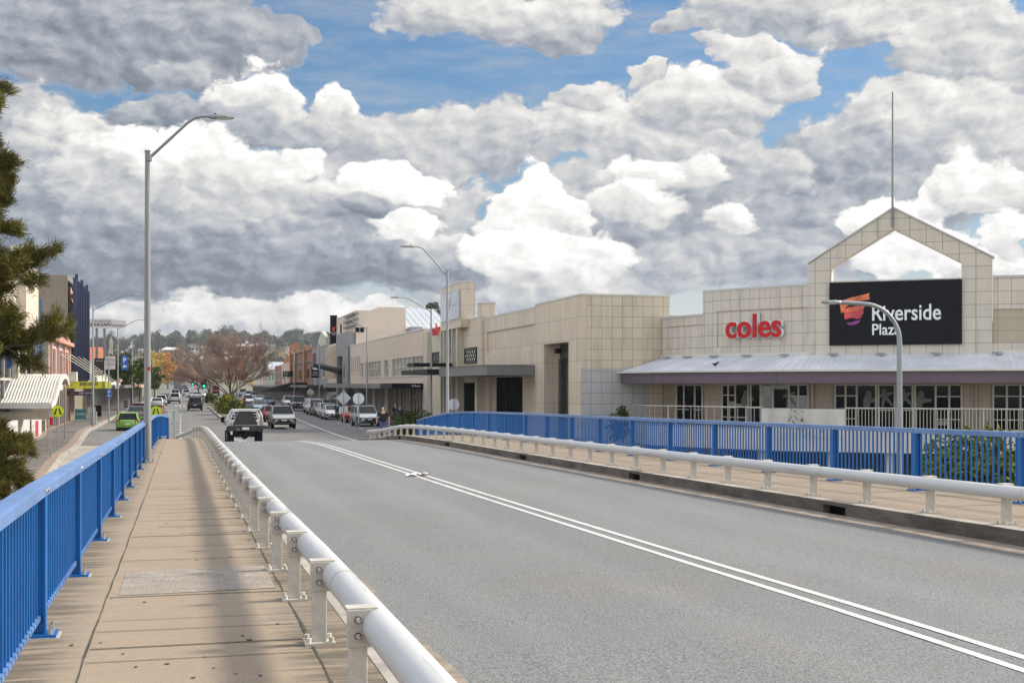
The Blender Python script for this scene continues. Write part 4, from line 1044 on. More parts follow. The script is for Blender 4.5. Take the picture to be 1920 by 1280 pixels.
# silvery banner on the tower, the small red store letters on the wall beyond
bn = thing('tower_banner', 'silvery banner with red ribbon emblem high on the entrance tower', 'banner', (20.6, ta_ + 2, TZ0 + 1))
by0, by1 = yx(861.5, 20.66), yx(827.5, 20.66); bz0, bz1 = zat(600.5, 20.66, (by0 + by1) / 2), zat(549.5, 20.66, (by0 + by1) / 2)
M['silver'] = mat('silver banner', (0.32, 0.34, 0.40), 0.25, metal=0.6, var=0.25, vs=0.9, stretch=(1, 1, 0.4))
mb = MB(); mb.box(20.62, 20.695, by0, by1, bz0, bz1); mb.build('banner_sheet', M['silver'], bn)
bw = by1 - by0
def bp_(u, v, w): return (20.615 - w, by1 - bw * u, bz0 + (bz1 - bz0) * v)
for pl, mk in (([(.25, .62), (.55, .80), (.52, .66), (.33, .55)], 'logo1'), ([(.27, .5), (.52, .62), (.5, .48), (.33, .42)], 'logo3'), ([(.3, .38), (.48, .45), (.45, .33), (.35, .31)], 'logo3')):
    mb = MB(); mb.prism(pl, bp_, 0.0, 0.012); mb.build('emblem_ribbon', M[mk], bn)
fit_text('lettering', 'Riverside', M['lettering'], bn, (20.60, by1 - bw * 0.56, bz0 + (bz1 - bz0) * 0.5), (0, -1, 0), (0, 0, 1), bw * 0.4, (bz1 - bz0) * 0.16)
s2 = thing('store_sign', 'small red store letters on the street wall beyond the entrance tower', 'sign', (21, yx(819, 21.1), E + 4))
fit_text('letters', 'coles', M['red'], s2, (20.85, yx(811.5, 20.9), zat(629, 21, yx(818, 21))), (0, -1, 0), (0, 0, 1), yx(811.5, 20.9) - yx(826, 20.9), 0.98, 0.05, 0.012)
# canopies over the pavement
cn = thing('entrance_canopy', 'wide grey box canopy over the pavement at the plaza', 'canopy', (19.6, 80, E + 0.6))
M['canopy'] = panel_mat('grey canopy fascia', (0.165, 0.165, 0.16), 1.2, 3, 0.012, (0.05, 0.05, 0.05), 0.06, 0.5, 0.1)
cY1 = yx(823, 18.15); mb = MB(); mb.box(18.15, xb_ - 0.01, Y1 + 0.02, cY1, E + 0.62, E + 1.20); mb.build('canopy_box', M['canopy'], cn)
mb = MB(); mb.box(18.12, xb_ - 0.01, Y1 - 0.0, cY1 + 0.03, E + 1.20, E + 1.25); mb.build('canopy_edge', M['darkgrey'], cn)
mb = MB()
for (y, w) in ((yx(900, 20.6) , .7),): mb.box(20.3, 20.9, y - w / 2, y + w / 2, -0.2, E + 0.62)
mb.build('column', M['cream'], cn)
bl = tag(MB().box(17.4, 21.2, cY1 + 0.6, yx(752, 17.4), E + 0.82, E + 1.18).build('blade_canopy', M['dark']), 'thin black blade canopy, the lower of two by the entrance tower', 'canopy')
bl = tag(MB().box(17.6, 20.6, 98.2, 101.5, E + 1.48, E + 1.74).build('blade_canopy', M['dark']), 'thin black blade canopy, the upper of two by the entrance tower', 'canopy')
# a crow on the awning roof, two vents on the roof behind
def crow(loc):
    r = tag(None or thing('crow', 'black crow standing on the white awning roof', 'bird', loc, 0.3), None)
    mb = MB()
    ring = lambda x, rz, ry, z: [(x, ry * math.cos(t * math.pi / 4), z + rz * math.sin(t * math.pi / 4)) for t in range(8)]
    mb.loft([ring(-0.26, .004, .03, .20), ring(-0.16, .02, .035, .17), ring(-.06, .055, .05, .14), ring(.04, .075, .06, .15), ring(.12, .055, .05, .19), ring(.17, .04, .035, .23), ring(.21, .04, .035, .245), ring(.25, .02, .018, .24), ring(.31, .004, .004, .23)])
    for s in (-.025, .025): mb.cyl((.02, s, .09), (.03, s, -.02), .008, n=5)
    attach(mb.build('body', M['black'], None, smooth=True), r).matrix_parent_inverse = Matrix.Identity(4)
p = cpos(cu(1388), 2.1); crow((p.x, p.y, E + 0.90))
mb = MB(); x, y = xy(1262, 84), 84; mb.box(x - .5, xy(1303, 84), y, y + 3, E + 4.0, E + 4.75)
for i in range(6): mb.box(x - .5, xy(1303, 84), y - 0.02, y, E + 4.1 + i * 0.1, E + 4.15 + i * 0.1)
mb.cyl((x + .3, y + .8, E + 4.75), (x + .3, y + .8, E + 4.9), .5, n=12); mb.cyl((x + 1.3, y + .8, E + 4.75), (x + 1.3, y + .8, E + 4.9), .5, n=12)
mb.build('roof_plant', M['galv'], plaza)
# ================================================================ right side of the street beyond the plaza
M['plaster'] = mat('pinkish cream plaster', (0.59, 0.48, 0.375), 0.8, var=0.06, vs=0.5, fine=0.03, fs=6)
M['blockwall'] = panel_mat('cream block wall', (0.60, 0.50, 0.395), 1.2, 0.6, 0.012, (0.30, 0.24, 0.19), 0.02, 0.8, 0.1)
M['brickb'] = brick_mat('brown brick', (0.22, 0.10, 0.055), (0.15, 0.07, 0.042), (0.26, 0.21, 0.17))
M['bricko'] = brick_mat('orange brick', (0.36, 0.15, 0.06), (0.28, 0.11, 0.045), (0.32, 0.26, 0.2))
M['brickr'] = brick_mat('red brick', (0.26, 0.075, 0.05), (0.2, 0.06, 0.04), (0.3, 0.24, 0.2))
M['pinkw'] = mat('pale pink render', (0.52, 0.38, 0.31), 0.8, var=0.05, vs=0.6)
M['sage'] = mat('pale green grey render', (0.42, 0.45, 0.36), 0.8, var=0.05)
M['terracotta'] = mat('terracotta roof', (0.36, 0.12, 0.055), 0.8, var=0.2, vs=1.5)
M['greyroof'] = mat('grey metal roof', (0.36, 0.38, 0.40), 0.45, var=0.1, vs=0.6)
lb = thing('street_building', 'long two storey pale building with strip windows and a flat awning', 'building', (XF, 113, 0))
ya, yb = yx(797, XF) + 0.9, yx(656.6, XF); ZLT = E + 5.03
def wall_windows(parent, X, y0, y1, z0, z1, wins, mt, glassm, th=0.35, sill=True, framem=None):
    """street wall facing -X with real openings; wins = (ya, yb, za, zb, panes)"""
    ys = sorted({y0, y1, *[w[0] for w in wins], *[w[1] for w in wins]})
    mb = MB()
    for a, b in zip(ys, ys[1:]):
        cur = z0
        for w in sorted([w for w in wins if w[0] <= a + 1e-6 and w[1] >= b - 1e-6], key=lambda w: w[2]):
            if w[2] > cur + 1e-3: mb.box(X, X + th, a, b, cur, w[2])
            cur = w[3]
        if z1 > cur + 1e-3: mb.box(X, X + th, a, b, cur, z1)
    mb.build('wall', mt, parent)
    for (a, b, za, zb_, n) in wins:
        g = MB(); g.box(X + 0.18, X + 0.20, a, b, za, zb_); w = g.build('window', glassm, parent)
        f = MB()
        for i in range(n + 1): y = a + (b - a) * i / n; f.box(X + 0.10, X + 0.175, max(a, y - 0.05), min(b, y + 0.05), za, zb_)
        f.box(X + 0.12, X + 0.175, a, b, (za + zb_) / 2 - 0.03, (za + zb_) / 2 + 0.03)
        if sill: f.box(X - 0.08, X + 0.1, a - 0.1, b + 0.1, za - 0.12, za - 0.001)
        f.build('window_frame', framem or M['offwhite'], w)
wins = []
for pa, pb, za, zb_, n in ((735, 796, .95, 2.66, 8), (720, 729, .95, 2.66, 1), (684, 714, .98, 2.66, 5), (676, 681, .98, 2.66, 1)):
    wins.append((yx(pb, XF), yx(pa, XF), E + za, E + zb_, n))
for k in range(5):
    px = 658.5 + k * 3.7; wins.append((yx(px + 2.0, XF), yx(px, XF), E + 1.6, E + 3.5, 1))
wins = [(a, min(b, yb), c, d, n) for a, b, c, d, n in wins]
M['winpale'] = mat('net curtained glass', (0.25, 0.235, 0.205), 0.12, var=0.25, vs=0.5, spec=0.6)
wall_windows(lb, XF, ya, yb, E + 0.05, ZLT, wins, M['blockwall'], M['winpale'])
mb = MB(); mb.box(XF - 0.06, XF + 0.45, ya, yb, ZLT, ZLT + 0.12); mb.build('parapet_coping', M['offwhite'], lb)
mb = MB(); mb.box(XF + 0.36, 40, ya, yb, E + 4.0, E + 4.2); mb.build('roof', M['greyroof'], lb)
mb = MB(); mb.box(XF + 0.40, XF + 0.5, ya, yb, -0.2, E + 0.05); w = mb.build('shop_window', M['glass'], lb)
mb = MB(); y = ya
while y < yb:
    mb.box(XF + 0.12, XF + 0.3, y, y + 0.14, -0.1, E + 0.04); y += rnd.choice((1.1, 1.5, 1.5, 1.9))
mb.build('mullion', M['alum'], w)
for px in (724, 700, 668):
    y = yx(px, XF - 0.1); mb = MB(); mb.box(XF - 0.12, XF + 0.11, y - 0.9, y + 0.9, -0.2, E + 0.04); mb.build('pier', M['cream'], lb)
aw = tag(MB().box(18.2, XF - 0.02, yx(797, XF) - 0.2, yx(606, 18.2), E - 0.30, E + 0.17).build('street_awning', M['canopy']), 'long flat grey awning over the pavement on the pale building', 'awning')
o = MB(); yw = yx(797, XF) - 0.21; o.box(18.2, XF - 0.02, yw - 0.03, yw, E - 0.32, E + 0.18); o.box(18.17, 18.2, yw, yw + 7, E - 0.32, E + 0.18)
attach(o.build('awning_fascia', M['black']), aw)
fit_text('lettering', 'Msc', M['lettering'], aw, (20.0, yw - 0.035, E - 0.14), (1, 0, 0), (0, 0, 1), 0.75, 0.17)
# grey portal building with a slanting canopy
pb_ = thing('portal_building', 'tall grey clad street portal with a slanting black canopy', 'building', (XF, 170, 0))
y0, y1 = yx(656.3, XF), yx(634.5, XF); zt_ = E + 6.95
g0, g1 = yx(646, XF), yx(636.5, XF)
mb = MB(); mb.box(20.9, 21.6, y0, g0, 0, zt_); mb.box(20.9, 21.6, g1, y1, 0, zt_); mb.box(20.9, 21.6, g0, g1, E + 3.9, zt_); mb.box(21.6, 21.9, y0 + .2, y1, 0, zt_ - .2)
mb.build('wall', M['greywall'], pb_)
mb = MB(); mb.box(21.50, 21.59, g0, g1, 0, E + 3.9); mb.build('doorway', M['void'], pb_)
mb = MB(); mb.box(20.88, 20.9, yx(651, XF), yx(648.5, XF), E + 1, E + 3.3); mb.build('window', M['glasslite'], pb_)
mb = MB(); mb.bar((21.4, g0 + 3, E + 1.75), (18.4, g1 + 2.0, E + 2.75), 1.5, 0.5); mb.build('canopy', M['dark'], pb_)
mb = MB(); mb.cyl((20.9, g0 + 2, E + 5.2), (18.9, g1 + 3, E + 2.8), 0.035, n=5); mb.cyl((20.9, g1 + 6, E + 5.2), (18.9, g1 + 3.4, E + 2.8), 0.035, n=5); mb.build('stay_rod', M['galv'], pb_)
fb = thing('finned_building', 'pale street wall with tall vertical fins beyond the grey portal', 'building', (XF, 185, 0))
y2 = yx(614, XF); mb = MB(); mb.box(XF, XF + 8, y1 + .02, y2, 0, E + 5.9)
for k in range(6): y = y1 + 1.5 + k * (y2 - y1 - 2) / 5; mb.box(XF - 0.35, XF, y - 0.15, y + 0.15, E + 1.0, E + 5.6)
mb.build('wall', M['plaster'], fb)
mb = MB()
for k in (0, 1): y = y1 + 6 + k * 5; mb.box(XF - 0.05, XF - 0.01, y, y + 1.0, E + 1.6, E + 3.2)
mb.build('window', M['glasslite'], fb)
mb = MB(); mb.box(XF - 0.1, XF, y1 + .1, y2, 0, E + 0.3); mb.build('shopfront', M['glass'], fb)
vs_ = thing('banner_sign', 'tall vertical black sign with red emblem fixed to the theatre wall', 'sign', (21.6, 186.8, E + 6))
xs0, xs1 = xy(619.3, 186.8), xy(632.3, 186.8); mb = MB(); mb.box(xs0, xs1, 186.8, 187.1, zat(644.5, 20.4, 186), zat(590, 20.4, 186)); mb.build('sign_panel', M['black'], vs_)
for pl, mk in (([(.25, .55), (.75, .62), (.72, .58), (.3, .5)], 'logo2'), ([(.3, .5), (.72, .57), (.68, .52), (.35, .46)], 'logo3'), ([(.35, .455), (.62, .5), (.6, .46), (.4, .43)], 'logo1')):
    mb = MB(); zb0, zb1 = zat(644.5, 20.4, 186), zat(590, 20.4, 186)
    mb.prism(pl, lambda u, v, w: (xs0 + (xs1 - xs0) * u, 186.79 - w, zb0 + (zb1 - zb0) * v), 0, 0.03); mb.build('emblem_ribbon', M[mk], vs_)
fit_text('lettering', 'Riverside', M['lettering'], vs_, (xs0 + .1, 186.76, zb0 + (zb1 - zb0) * .36), (1, 0, 0), (0, 0, 1), (xs1 - xs0) * .8, .26)
fit_text('lettering', 'Plaza', M['lettering'], vs_, (xs0 + .35, 186.76, zb0 + (zb1 - zb0) * .30), (1, 0, 0), (0, 0, 1), (xs1 - xs0) * .35, .18)
# theatre with stepped parapet, rounded corner bay and sloping metal roof
th_ = thing('theatre', 'tall pale rendered theatre with a stepped parapet behind the long building', 'building', (25, 172, 0))
YT = 165.0; xa, xb2, xc_, xd = xy(668.3, YT), xy(710, YT), xy(760.5, YT), 21.95
z1_, z2_, z3_ = zat(581.5, xa, YT), zat(575.5, xb2, YT), zat(584, xa, YT)
mb = MB(); mb.box(xa, xb2, YT, YT + 30, 0, z1_); mb.box(xb2, xc_, YT, YT + 30, 0, z2_)
ys_ = yx(648, xd)
mb.box(xd, xa + 1.5, YT + .003, yx(632, xd), 0, z3_)
mb.build('wall', M['plaster'], th_)
mb = MB()
for k in range(3):
    z = zat(596 + k * 9.7, xd + .5, ys_ - 2)
    mb.box(xd - .35, xd + .3, YT - .35, ys_, z, z + .3)
mb.build('ledge', M['greywall'], th_)
mb = MB(); mb.box(xy(666.5, YT), xy(682.5, YT), YT - 0.03, YT - 0.002, zat(622.5, xa, YT), zat(613.8, xa, YT)); w = mb.build('window', M['glass'], th_)
mb = MB(); mb.box(xy(674, YT), xy(675, YT), YT - 0.06, YT - 0.031, zat(622.5, xa, YT), zat(613.8, xa, YT)); mb.build('window_frame', M['tan'], w)
mb = MB(); xr1 = xy(850, YT); 
mb.face([(xc_, YT + 1, zat(615, xc_, YT)), (xr1, YT + 1, zat(615, xc_, YT)), (xr1, YT + 14, zat(575, xc_, YT) + .6), (xc_, YT + 14, zat(575, xc_, YT) + .6)])
for k in range(18): x = xc_ + 0.5 + k * 0.85; mb.bar((x, YT + 1, zat(615, xc_, YT) + .03), (x, YT + 14, zat(575, xc_, YT) + .63), 0.06, 0.03)
mb.box(xc_, xr1, YT + 1.02, YT + 1.2, 0, zat(615, xc_, YT) - .02)
mb.build('roof', M['greyroof'], th_)
mb = MB(); mb.box(xy(766, 165), xy(787, 165), 163, 166, E + 5.5, zat(613, 27, 165)); mb.build('roof_plant', M['galv'], th_)
mb = MB(); mb.box(xd - .03, xd - .002, ys_ + 4, ys_ + 6, E + 7.2, E + 8.6); mb.build('window', M['glass'], th_)
# smaller shops farther up: generic two storey fronts with awnings, each its own
def shop(label, X, y0, y1, zt, mt, wins=3, wz=(E + 1.2, E + 2.8), side=1, awn=None, awz=(E - 0.35, E + 0.05), parapet=None, depth=12, roofm=None, glassm=None, name='shop_building', trim=None):
    r = thing(name, label, 'building', (X, (y0 + y1) / 2, 0))
    s = side; x0, x1 = (X, X + depth) if s > 0 else (X - depth, X)
    mb = MB(); mb.box(x0, x1, y0 + 0.05, y1 - 0.05, -1.0, zt)
    if parapet:
        for (a, b, z) in parapet: mb.box(x0 if s > 0 else X - 0.5, X + 0.5 if s > 0 else x1, y0 + (y1 - y0) * a, y0 + (y1 - y0) * b, zt, zt + z)
    mb.build('wall', mt, r)
    L = (y1 - y0) / max(1, wins)
    for k in range(wins):
        a = y0 + L * (k + 0.28); b = y0 + L * (k + 0.72)
        mb = MB(); mb.box(X - 0.04 if s > 0 else X + 0.012, X - 0.012 if s > 0 else X + 0.04, a, b, wz[0], wz[1]); w = mb.build('window', glassm or M['glass'], r)
        f = MB(); xx = (X - 0.10, X - 0.041) if s > 0 else (X + 0.041, X + 0.10)
        f.box(*xx, a - 0.12, a, wz[0] - .12, wz[1] + .12); f.box(*xx, b, b + 0.12, wz[0] - .12, wz[1] + .12); f.box(*xx, a, b, wz[1], wz[1] + .12); f.box(*xx, a, b, wz[0] - .15, wz[0]); f.box(*xx, (a + b) / 2 - .04, (a + b) / 2 + .04, wz[0], wz[1])
        f.build('window_frame', trim or M['offwhite'], w)
    mb = MB(); xx = (X - 0.06, X - 0.01) if s > 0 else (X + 0.01, X + 0.06)
    mb.box(*xx, y0 + 0.4, y1 - 0.4, -1.0, awz[0] - 0.05); w = mb.build('shopfront', M['glass'], r)
    f = MB(); n = max(2, int((y1 - y0) / 1.8)); xx = (X - 0.14, X - 0.061) if s > 0 else (X + 0.061, X + 0.14)
    for k in range(n + 1): y = y0 + 0.45 + (y1 - y0 - 0.9) * k / n; f.box(*xx, y - 0.06, y + 0.06, -1.0, awz[0] - 0.06)
    f.build('shopfront_frame', M['alum'], w)
    if awn:
        mb = MB(); xa_, xb_2 = (X - 3.0, X - 0.15) if s > 0 else (X + 0.15, X + 3.2)
        mb.box(xa_, xb_2, y0 + 0.05, y1 - 0.05, awz[0], awz[1]); mb.build('awning', awn, r)
    if roofm:
        mb = MB(); m_ = (y0 + y1) / 2
        mb.face([(x0 + .3, y0, zt), (x1, y0, zt), (x1, m_, zt + 2), (x0 + .3, m_, zt + 2)]); mb.face([(x1, y1, zt), (x0 + .3, y1, zt), (x0 + .3, m_, zt + 2), (x1, m_, zt + 2)]); mb.face([(x0 + .3, y0, zt), (x0 + .3, m_, zt + 2), (x0 + .3, y1, zt)]); mb.face([(x1, y0, zt), (x1, m_, zt + 2), (x1, y1, zt)])
        mb.build('roof', roofm, r)
    return r
yy = [yx(p, XF) for p in (613.5, 585, 556, 545, 528, 515, 503, 492)]
gs = shop('grey shop building with a white gabled parapet and black shop sign', XF, yy[0], yy[1], E + 5.9, M['greywall'], 3, awn=M['darkgrey'])
mb = MB(); xg = XF - 0.02; a, b = yx(611, XF), yx(596.5, XF)
mb.prism([(a, E + 6.0), (b, E + 6.0), (b, E + 7.2), ((a + b) / 2, E + 8.3), (a, E + 7.2)], lambda u, v, w: (xg + w, u, v), 0, 0.5); mb.build('gable_parapet', M['sage'], gs)
mb = MB(); mb.box(XF - 0.4, XF - 0.02, yx(592, XF), yx(586, XF), E + 3.6, E + 5.2); mb.build('side_panel', M['brickr'], gs)
bh = shop('two storey brown brick corner building with tall chimney piers and orange brick trim', XF, yy[1], yy[3], E + 5.9, M['brickb'], 3, awn=M['canopy'], trim=M['bricko'])
mb = MB(); mb.box(XF - 0.25, XF, yy[1] + .1, yy[3], E + 3.9, E + 4.2); mb.build('cornice', M['darkgrey'], bh)
mb = MB(); mb.box(XF - 0.3, XF + .5, yy[1], yy[3], E + 5.9, E + 6.4); mb.build('parapet', M['bricko'], bh)
for p in (574, 555.5, 548):
    y = yx(p, XF); mb = MB(); mb.box(XF - 0.5, XF + 0.6, y - 1.1, y + 1.1, 0.5, E + (8.0 if p < 560 else 6.8)); mb.build('brick_pier', M['bricko'], bh)
shop('cream and pink shop with a terracotta roof up the street', XF, yy[3], yy[4], E + 4.6, M['pinkw'], 2, awn=M['canopy'], roofm=M['terracotta'])
shop('narrow red brick shop with white window trim up the street', XF, yy[4], yy[5], E + 4.4, M['brickr'], 2, awn=M['greywall'])
shop('sage green shop with a green awning up the street', XF, yy[5], yy[6], E + 3.6, M['sage'], 2, awn=mat('green awning', (0.03, 0.20, 0.08), 0.6))
shop('low grey roofed shop behind the bare tree', XF, yy[6], yy[7], E + 4.0, M['pinkw'], 2, awn=M['brickr'], roofm=M['greyroof'])
shop('pale green shop far up the right side', XF, yy[7], yy[7] + 45, E + 5.2, M['cream'], 3, awn=M['sage'])
sc_ = tag(MB().bar((15.8, 232, E - 1.1), (20.8, 222, E + 0.4), 6, 0.18).build('slanted_awning', M['darkgrey']), 'slanting grey sheet awning above the corner cafe', 'awning')
# pavement planter boxes by the parked cars
def tree_sign(px, py0, py1, w, X, label, mt, txt=(), name='hanging_sign'):
    Y = yx(px, X); s = FPX / zc(X, Y); hw = w / s / 2
    r = thing(name, label, 'sign', (X, Y, zat(py1, X, Y)))
    z0, z1 = zat(py1, X, Y), zat(py0, X, Y)
    mb = MB(); mb.box(X - hw, X + hw, Y, Y + 0.15, z0, z1); mb.build('sign_panel', mt, r)
    mb = MB(); mb.cyl((X - hw * .6, Y + .07, z0 - 1.2), (X - hw * .6, Y + .07, z0), .04, n=6); mb.cyl((X + hw * .6, Y + .07, z0 - 1.2), (X + hw * .6, Y + .07, z0), .04, n=6); mb.build('sign_bracket', M['dark'], r)
    for (t, u, v, tw, thh, mk) in txt:
        fit_text('lettering', t, M[mk], r, (X - hw + 2 * hw * u, Y - 0.012, z0 + (z1 - z0) * v), (1, 0, 0), (0, 0, 1), 2 * hw * tw, (z1 - z0) * thh)
    return r
M['lime'] = mat('lime lettering', (0.35, 0.55, 0.05), 0.5)
cs_ = tree_sign(591, 687, 708.5, 14.5, 19.0, 'square black sign with a white crown above the awning', M['black'], (('ROYAL', .2, .42, .6, .12, 'lettering'), ('HOTEL', .15, .22, .7, .1, 'lettering')))
Y = yx(591, 19.0); s = FPX / zc(19, Y); mb = MB(); zc0 = zat(693, 19, Y)
mb.prism([(-.3, 0), (.3, 0), (.42, .4), (.18, .2), (0, .5), (-.18, .2), (-.42, .4)], lambda u, v, w: (19 + u, Y - 0.012 - w, zc0 + v), 0, 0.02); mb.build('crown_emblem', M['lettering'], cs_)
tree_sign(540, 695.5, 706, 18, 18.8, 'wide black sign with pale and lime lettering by the brick building', M['black'], (('aftpos', .08, .55, .45, .3, 'lettering'), ('pay', .12, .15, .4, .3, 'lime')))
# ================================================================ left side of the street
XL = -9.9
M['tealgrey'] = mat('blue grey screen', (0.09, 0.17, 0.27), 0.5)
M['mosaic'] = panel_mat('blue and white mosaic screen', (0.42, 0.47, 0.52), 0.16, 0.22, 0.05, (0.06, 0.12, 0.24), 0.1, 0.6, 0.05)
M['pinkpaint'] = mat('salmon painted trim', (0.50, 0.25, 0.20), 0.7)
M['whitep'] = mat('white painted wall', (0.62, 0.60, 0.57), 0.75, var=0.04, vs=1)
M['navy'] = mat('navy blue metal fins', (0.012, 0.022, 0.075), 0.4)
M['yellowp'] = mat('yellow awning sign', (0.60, 0.58, 0.010), 0.5)
M['ochre'] = mat('ochre painted front', (0.56, 0.37, 0.07), 0.75, var=0.06)
M['violet'] = mat('dark purple sign', (0.035, 0.015, 0.06), 0.5)
M['corr'] = ribbed_mat('white corrugated sheet', (0.56, 0.55, 0.52), 0.2, 'V')
M['redwall'] = mat('red painted wall', (0.36, 0.07, 0.035), 0.7, var=0.08)
M['teal'] = mat('teal sign', (0.02, 0.17, 0.17), 0.5)
M['green'] = mat('green panel', (0.01, 0.22, 0.12), 0.4)
wallY = lambda X: zl(X) 
# a: tall cream building with a projecting upper storey
a_ = thing('office_building', 'tall cream office building with a boxed-out upper storey behind the casuarina', 'building', (XL, 88, 0))
yA0, yA1 = yx(20, XL - .8), 98.0; zA = 11.75
mb = MB(); mb.box(-24, XL - 0.6, 72, yA1, -2, zA - 1.0); mb.build('wall', M['cream'], a_)
mb = MB(); yb0, yb1 = yx(49, XL), yx(72, XL); mb.box(-12.5, XL, yb0, yb1, zat(638, XL, yb0), zat(491, XL, yb0)); mb.box(-20, -12.5, yb0 + .2, yb1, E + 3, zat(484, XL, yb0)); mb.build('upper_storey', M['cream'], a_)
mb = MB(); x0, x1 = xy(18, 95), xy(47, 95); mb.cyl(((x0 + x1) / 2, 95, zA - 1.2), ((x0 + x1) / 2, 95, zat(461, -12, 95)), (x1 - x0) / 2, n=24); mb.build('roof_drum', M['cream'], a_)
mb = MB(); mb.box(-16, XL - .58, 73, 89.5, zat(497, XL, 85), zat(470, XL, 82)); mb.build('parapet', M['cream'], a_)
for px in (31, 44): y = yx(px, XL - .2); mb = MB(); mb.box(XL - 0.45, XL - 0.05, y - 0.3, y + 0.3, -1, E + 3.2); mb.build('column', M['cream'], a_)
mb = MB(); mb.box(XL - 0.59, XL - 0.5, 73, 97.5, zl(73) + .1, E + 2.9); w = mb.build('glazing', M['glass'], a_)
mb = MB()
for k in range(9): y = 74 + k * 2.9; mb.box(XL - 0.5, XL - 0.4, y - .06, y + .06, -1.3, E + 2.9)
mb.box(XL - 0.5, XL - 0.42, 73, 97.5, E + .3, E + .45); mb.build('glazing_frame', M['alum'], w)
tag(MB().box(xy(12.3, 84), xy(14.8, 84) + .2, 84, 84.12, zat(690, XL, 84), zat(664, XL, 84)).build('wall_sign', mat('blue notice', (0.015, 0.08, 0.33), 0.4)), 'narrow vertical blue sign on the cream office building', 'sign')
# boundary walls and ramp below
rw = thing('boundary_wall', 'white rendered boundary wall with a dark plinth along the sloping pavement', 'wall', (-9, 74, zl(74)))
mb = MB(); 
def lw(y): return wl(y) - 0.02
ramp(mb, lambda y: lw(y) - 0.3, lw, 46, 88.0, lambda y: zat(787, -9.3, 80) - 0.02 * (80 - y), lambda y: zp(y) + 0.75, 0, 3); mb.build('render', M['render'], rw)
mb = MB(); ramp(mb, lambda y: lw(y) - 0.3, lambda y: lw(y) + 0.02, 46, 88.0, lambda y: zp(y) + 0.75, lambda y: zp(y) - 0.5, 0, 3); mb.build('plinth', M['darkgrey'], rw)
rb = thing('ramp_wall', 'low white ramp wall with a red vertical notice at its end', 'wall', (-9.7, 94, zl(94)))
mb = MB(); mb.box(-12, -9.55, 90.2, 96.5, zl(90), zat(786, -9.6, 91)); mb.build('render', M['render'], rb)
mb = MB(); mb.box(-9.545, -9.52, 92.5, 94.2, zl(92) + .3, zat(789, -9.6, 93)); mb.build('notice', mat('red notice', (0.45, 0.03, 0.05), 0.5), rb)
mb = MB(); mb.box(xy(70, 99), xy(85, 99), 99, 99.8, zl(99), zat(787, -10.3, 99)); tag(mb.build('meter_cabinet', M['tan']), 'tan cabinet against the wall behind the ramp', 'cabinet')
# b: tall grey-brown wall with blue fin screen, seen above the pink front
YB = yx(129, XL); b_ = thing('finned_office', 'grey-brown office block with navy blue vertical fins over its street front', 'building', (XL, YB + 8, 0))
YB2 = yx(157, XL); zB = zat(515.5, XL, YB)
mb = MB(); mb.box(-24, XL - 0.1, YB, YB2, -1, zB); mb.build('wall', mat('grey brown wall', (0.21, 0.175, 0.135), 0.8, var=0.06), b_)
mb = MB(); mb.box(XL - 0.09, XL - 0.02, YB + .3, YB2 - .3, E + 0.6, zB - 0.5); mb.build('window', M['glass'], b_)
n = 9
for k in range(n):
    y = YB + 0.3 + (YB2 - YB - .6) * k / (n - 1); mb = MB(); mb.box(XL + 0.35, XL + 0.62, y - 0.13, y + 0.13, E + 0.3 + (k % 3) * .1, zB - 0.2 + (0.5 if k % 3 == 1 else 0) - k * 0.0); mb.build('fin', M['navy'], b_)
mb = MB()
for z in (E + 1.2, E + 4.6, E + 8.2): mb.box(XL + 0.18, XL + 0.34, YB + .1, YB2 - .1, z, z + 0.22)
mb.build('fin_rail', M['navy'], b_)
mb = MB(); mb.bar((XL + .05, YB + 1, E + 8.6), (XL + .05, YB2 - 4, E + 6.8), .08, 1.0); mb.build('sign_strip', M['pinkpaint'], b_)
# c: pink and white front with a side wall, blue screen between
YC0, YC1 = yx(92, XL), YB - 0.05
c_ = shop('white two storey front with salmon pilasters and trim', XL, YC0, YC1, E + 3.9, M['whitep'], 3, (E + 0.9, E + 2.9), -1, None, trim=M['pinkpaint'], glassm=M['glasslite'])
mb = MB()
for t in (0.02, .34, .66, .97): y = YC0 + (YC1 - YC0) * t; mb.box(XL + 0.05, XL + 0.22, y - 0.18, y + 0.18, -0.5, E + 3.8)
mb.build('pilaster', M['pinkpaint'], c_)
mb = MB(); mb.box(XL + 0.02, XL + 0.5, YC0, YC1, E + 3.5, E + 3.8); mb.prism([(YC0 + (YC1 - YC0) * .3, E + 3.9), (YC1 - .5, E + 3.9), (YC1 - 3.5, E + 4.9)], lambda u, v, w: (XL - .3 + w, u, v), 0, .5); mb.build('cornice', M['pinkpaint'], c_)
mb = MB(); mb.box(-24, XL - .02, YC0 - 0.25, YC0 + .04, -1, E + 4.1); mb.build('side_wall', M['tan'], c_)
mb = MB(); y = YC0 - .27; x0, x1 = xy(46, y), xy(74.5, y)
scr = thing('wall_screen', 'blue and white mosaic screen hung on the tan side wall', 'screen', (x1, y, E + 2))
z0, z1 = zat(676, x1, y), zat(603, x1, y)
mb.prism([(x0, z0 + 1.0), (x0 + .25 * (x1 - x0), z0 + .7), (x0 + .3 * (x1 - x0), z0 + .4), (x0 + .6 * (x1 - x0), z0 + .3), (x0 + .65 * (x1 - x0), z0), (x1, z0), (x1, z1), (x0, z1)], lambda u, v, w: (u, y - .02 - w, v), 0, .06); mb.build('screen_panel', M['mosaic'], scr)
mb = MB(); mb.box(x1, x1 + .22, y - .12, y, z0 - .02, zat(560, x1, y)); mb.build('screen_post', M['tealgrey'], scr)
acu = MB(); acu.box(XL + .3, XL + .9, YC1 - 3.0, YC1 - 1.8, E + 0.3, E + 1.2); tag(acu.build('air_conditioner', M['offwhite']), 'white air conditioner unit on the ledge below the fins', 'air conditioner')
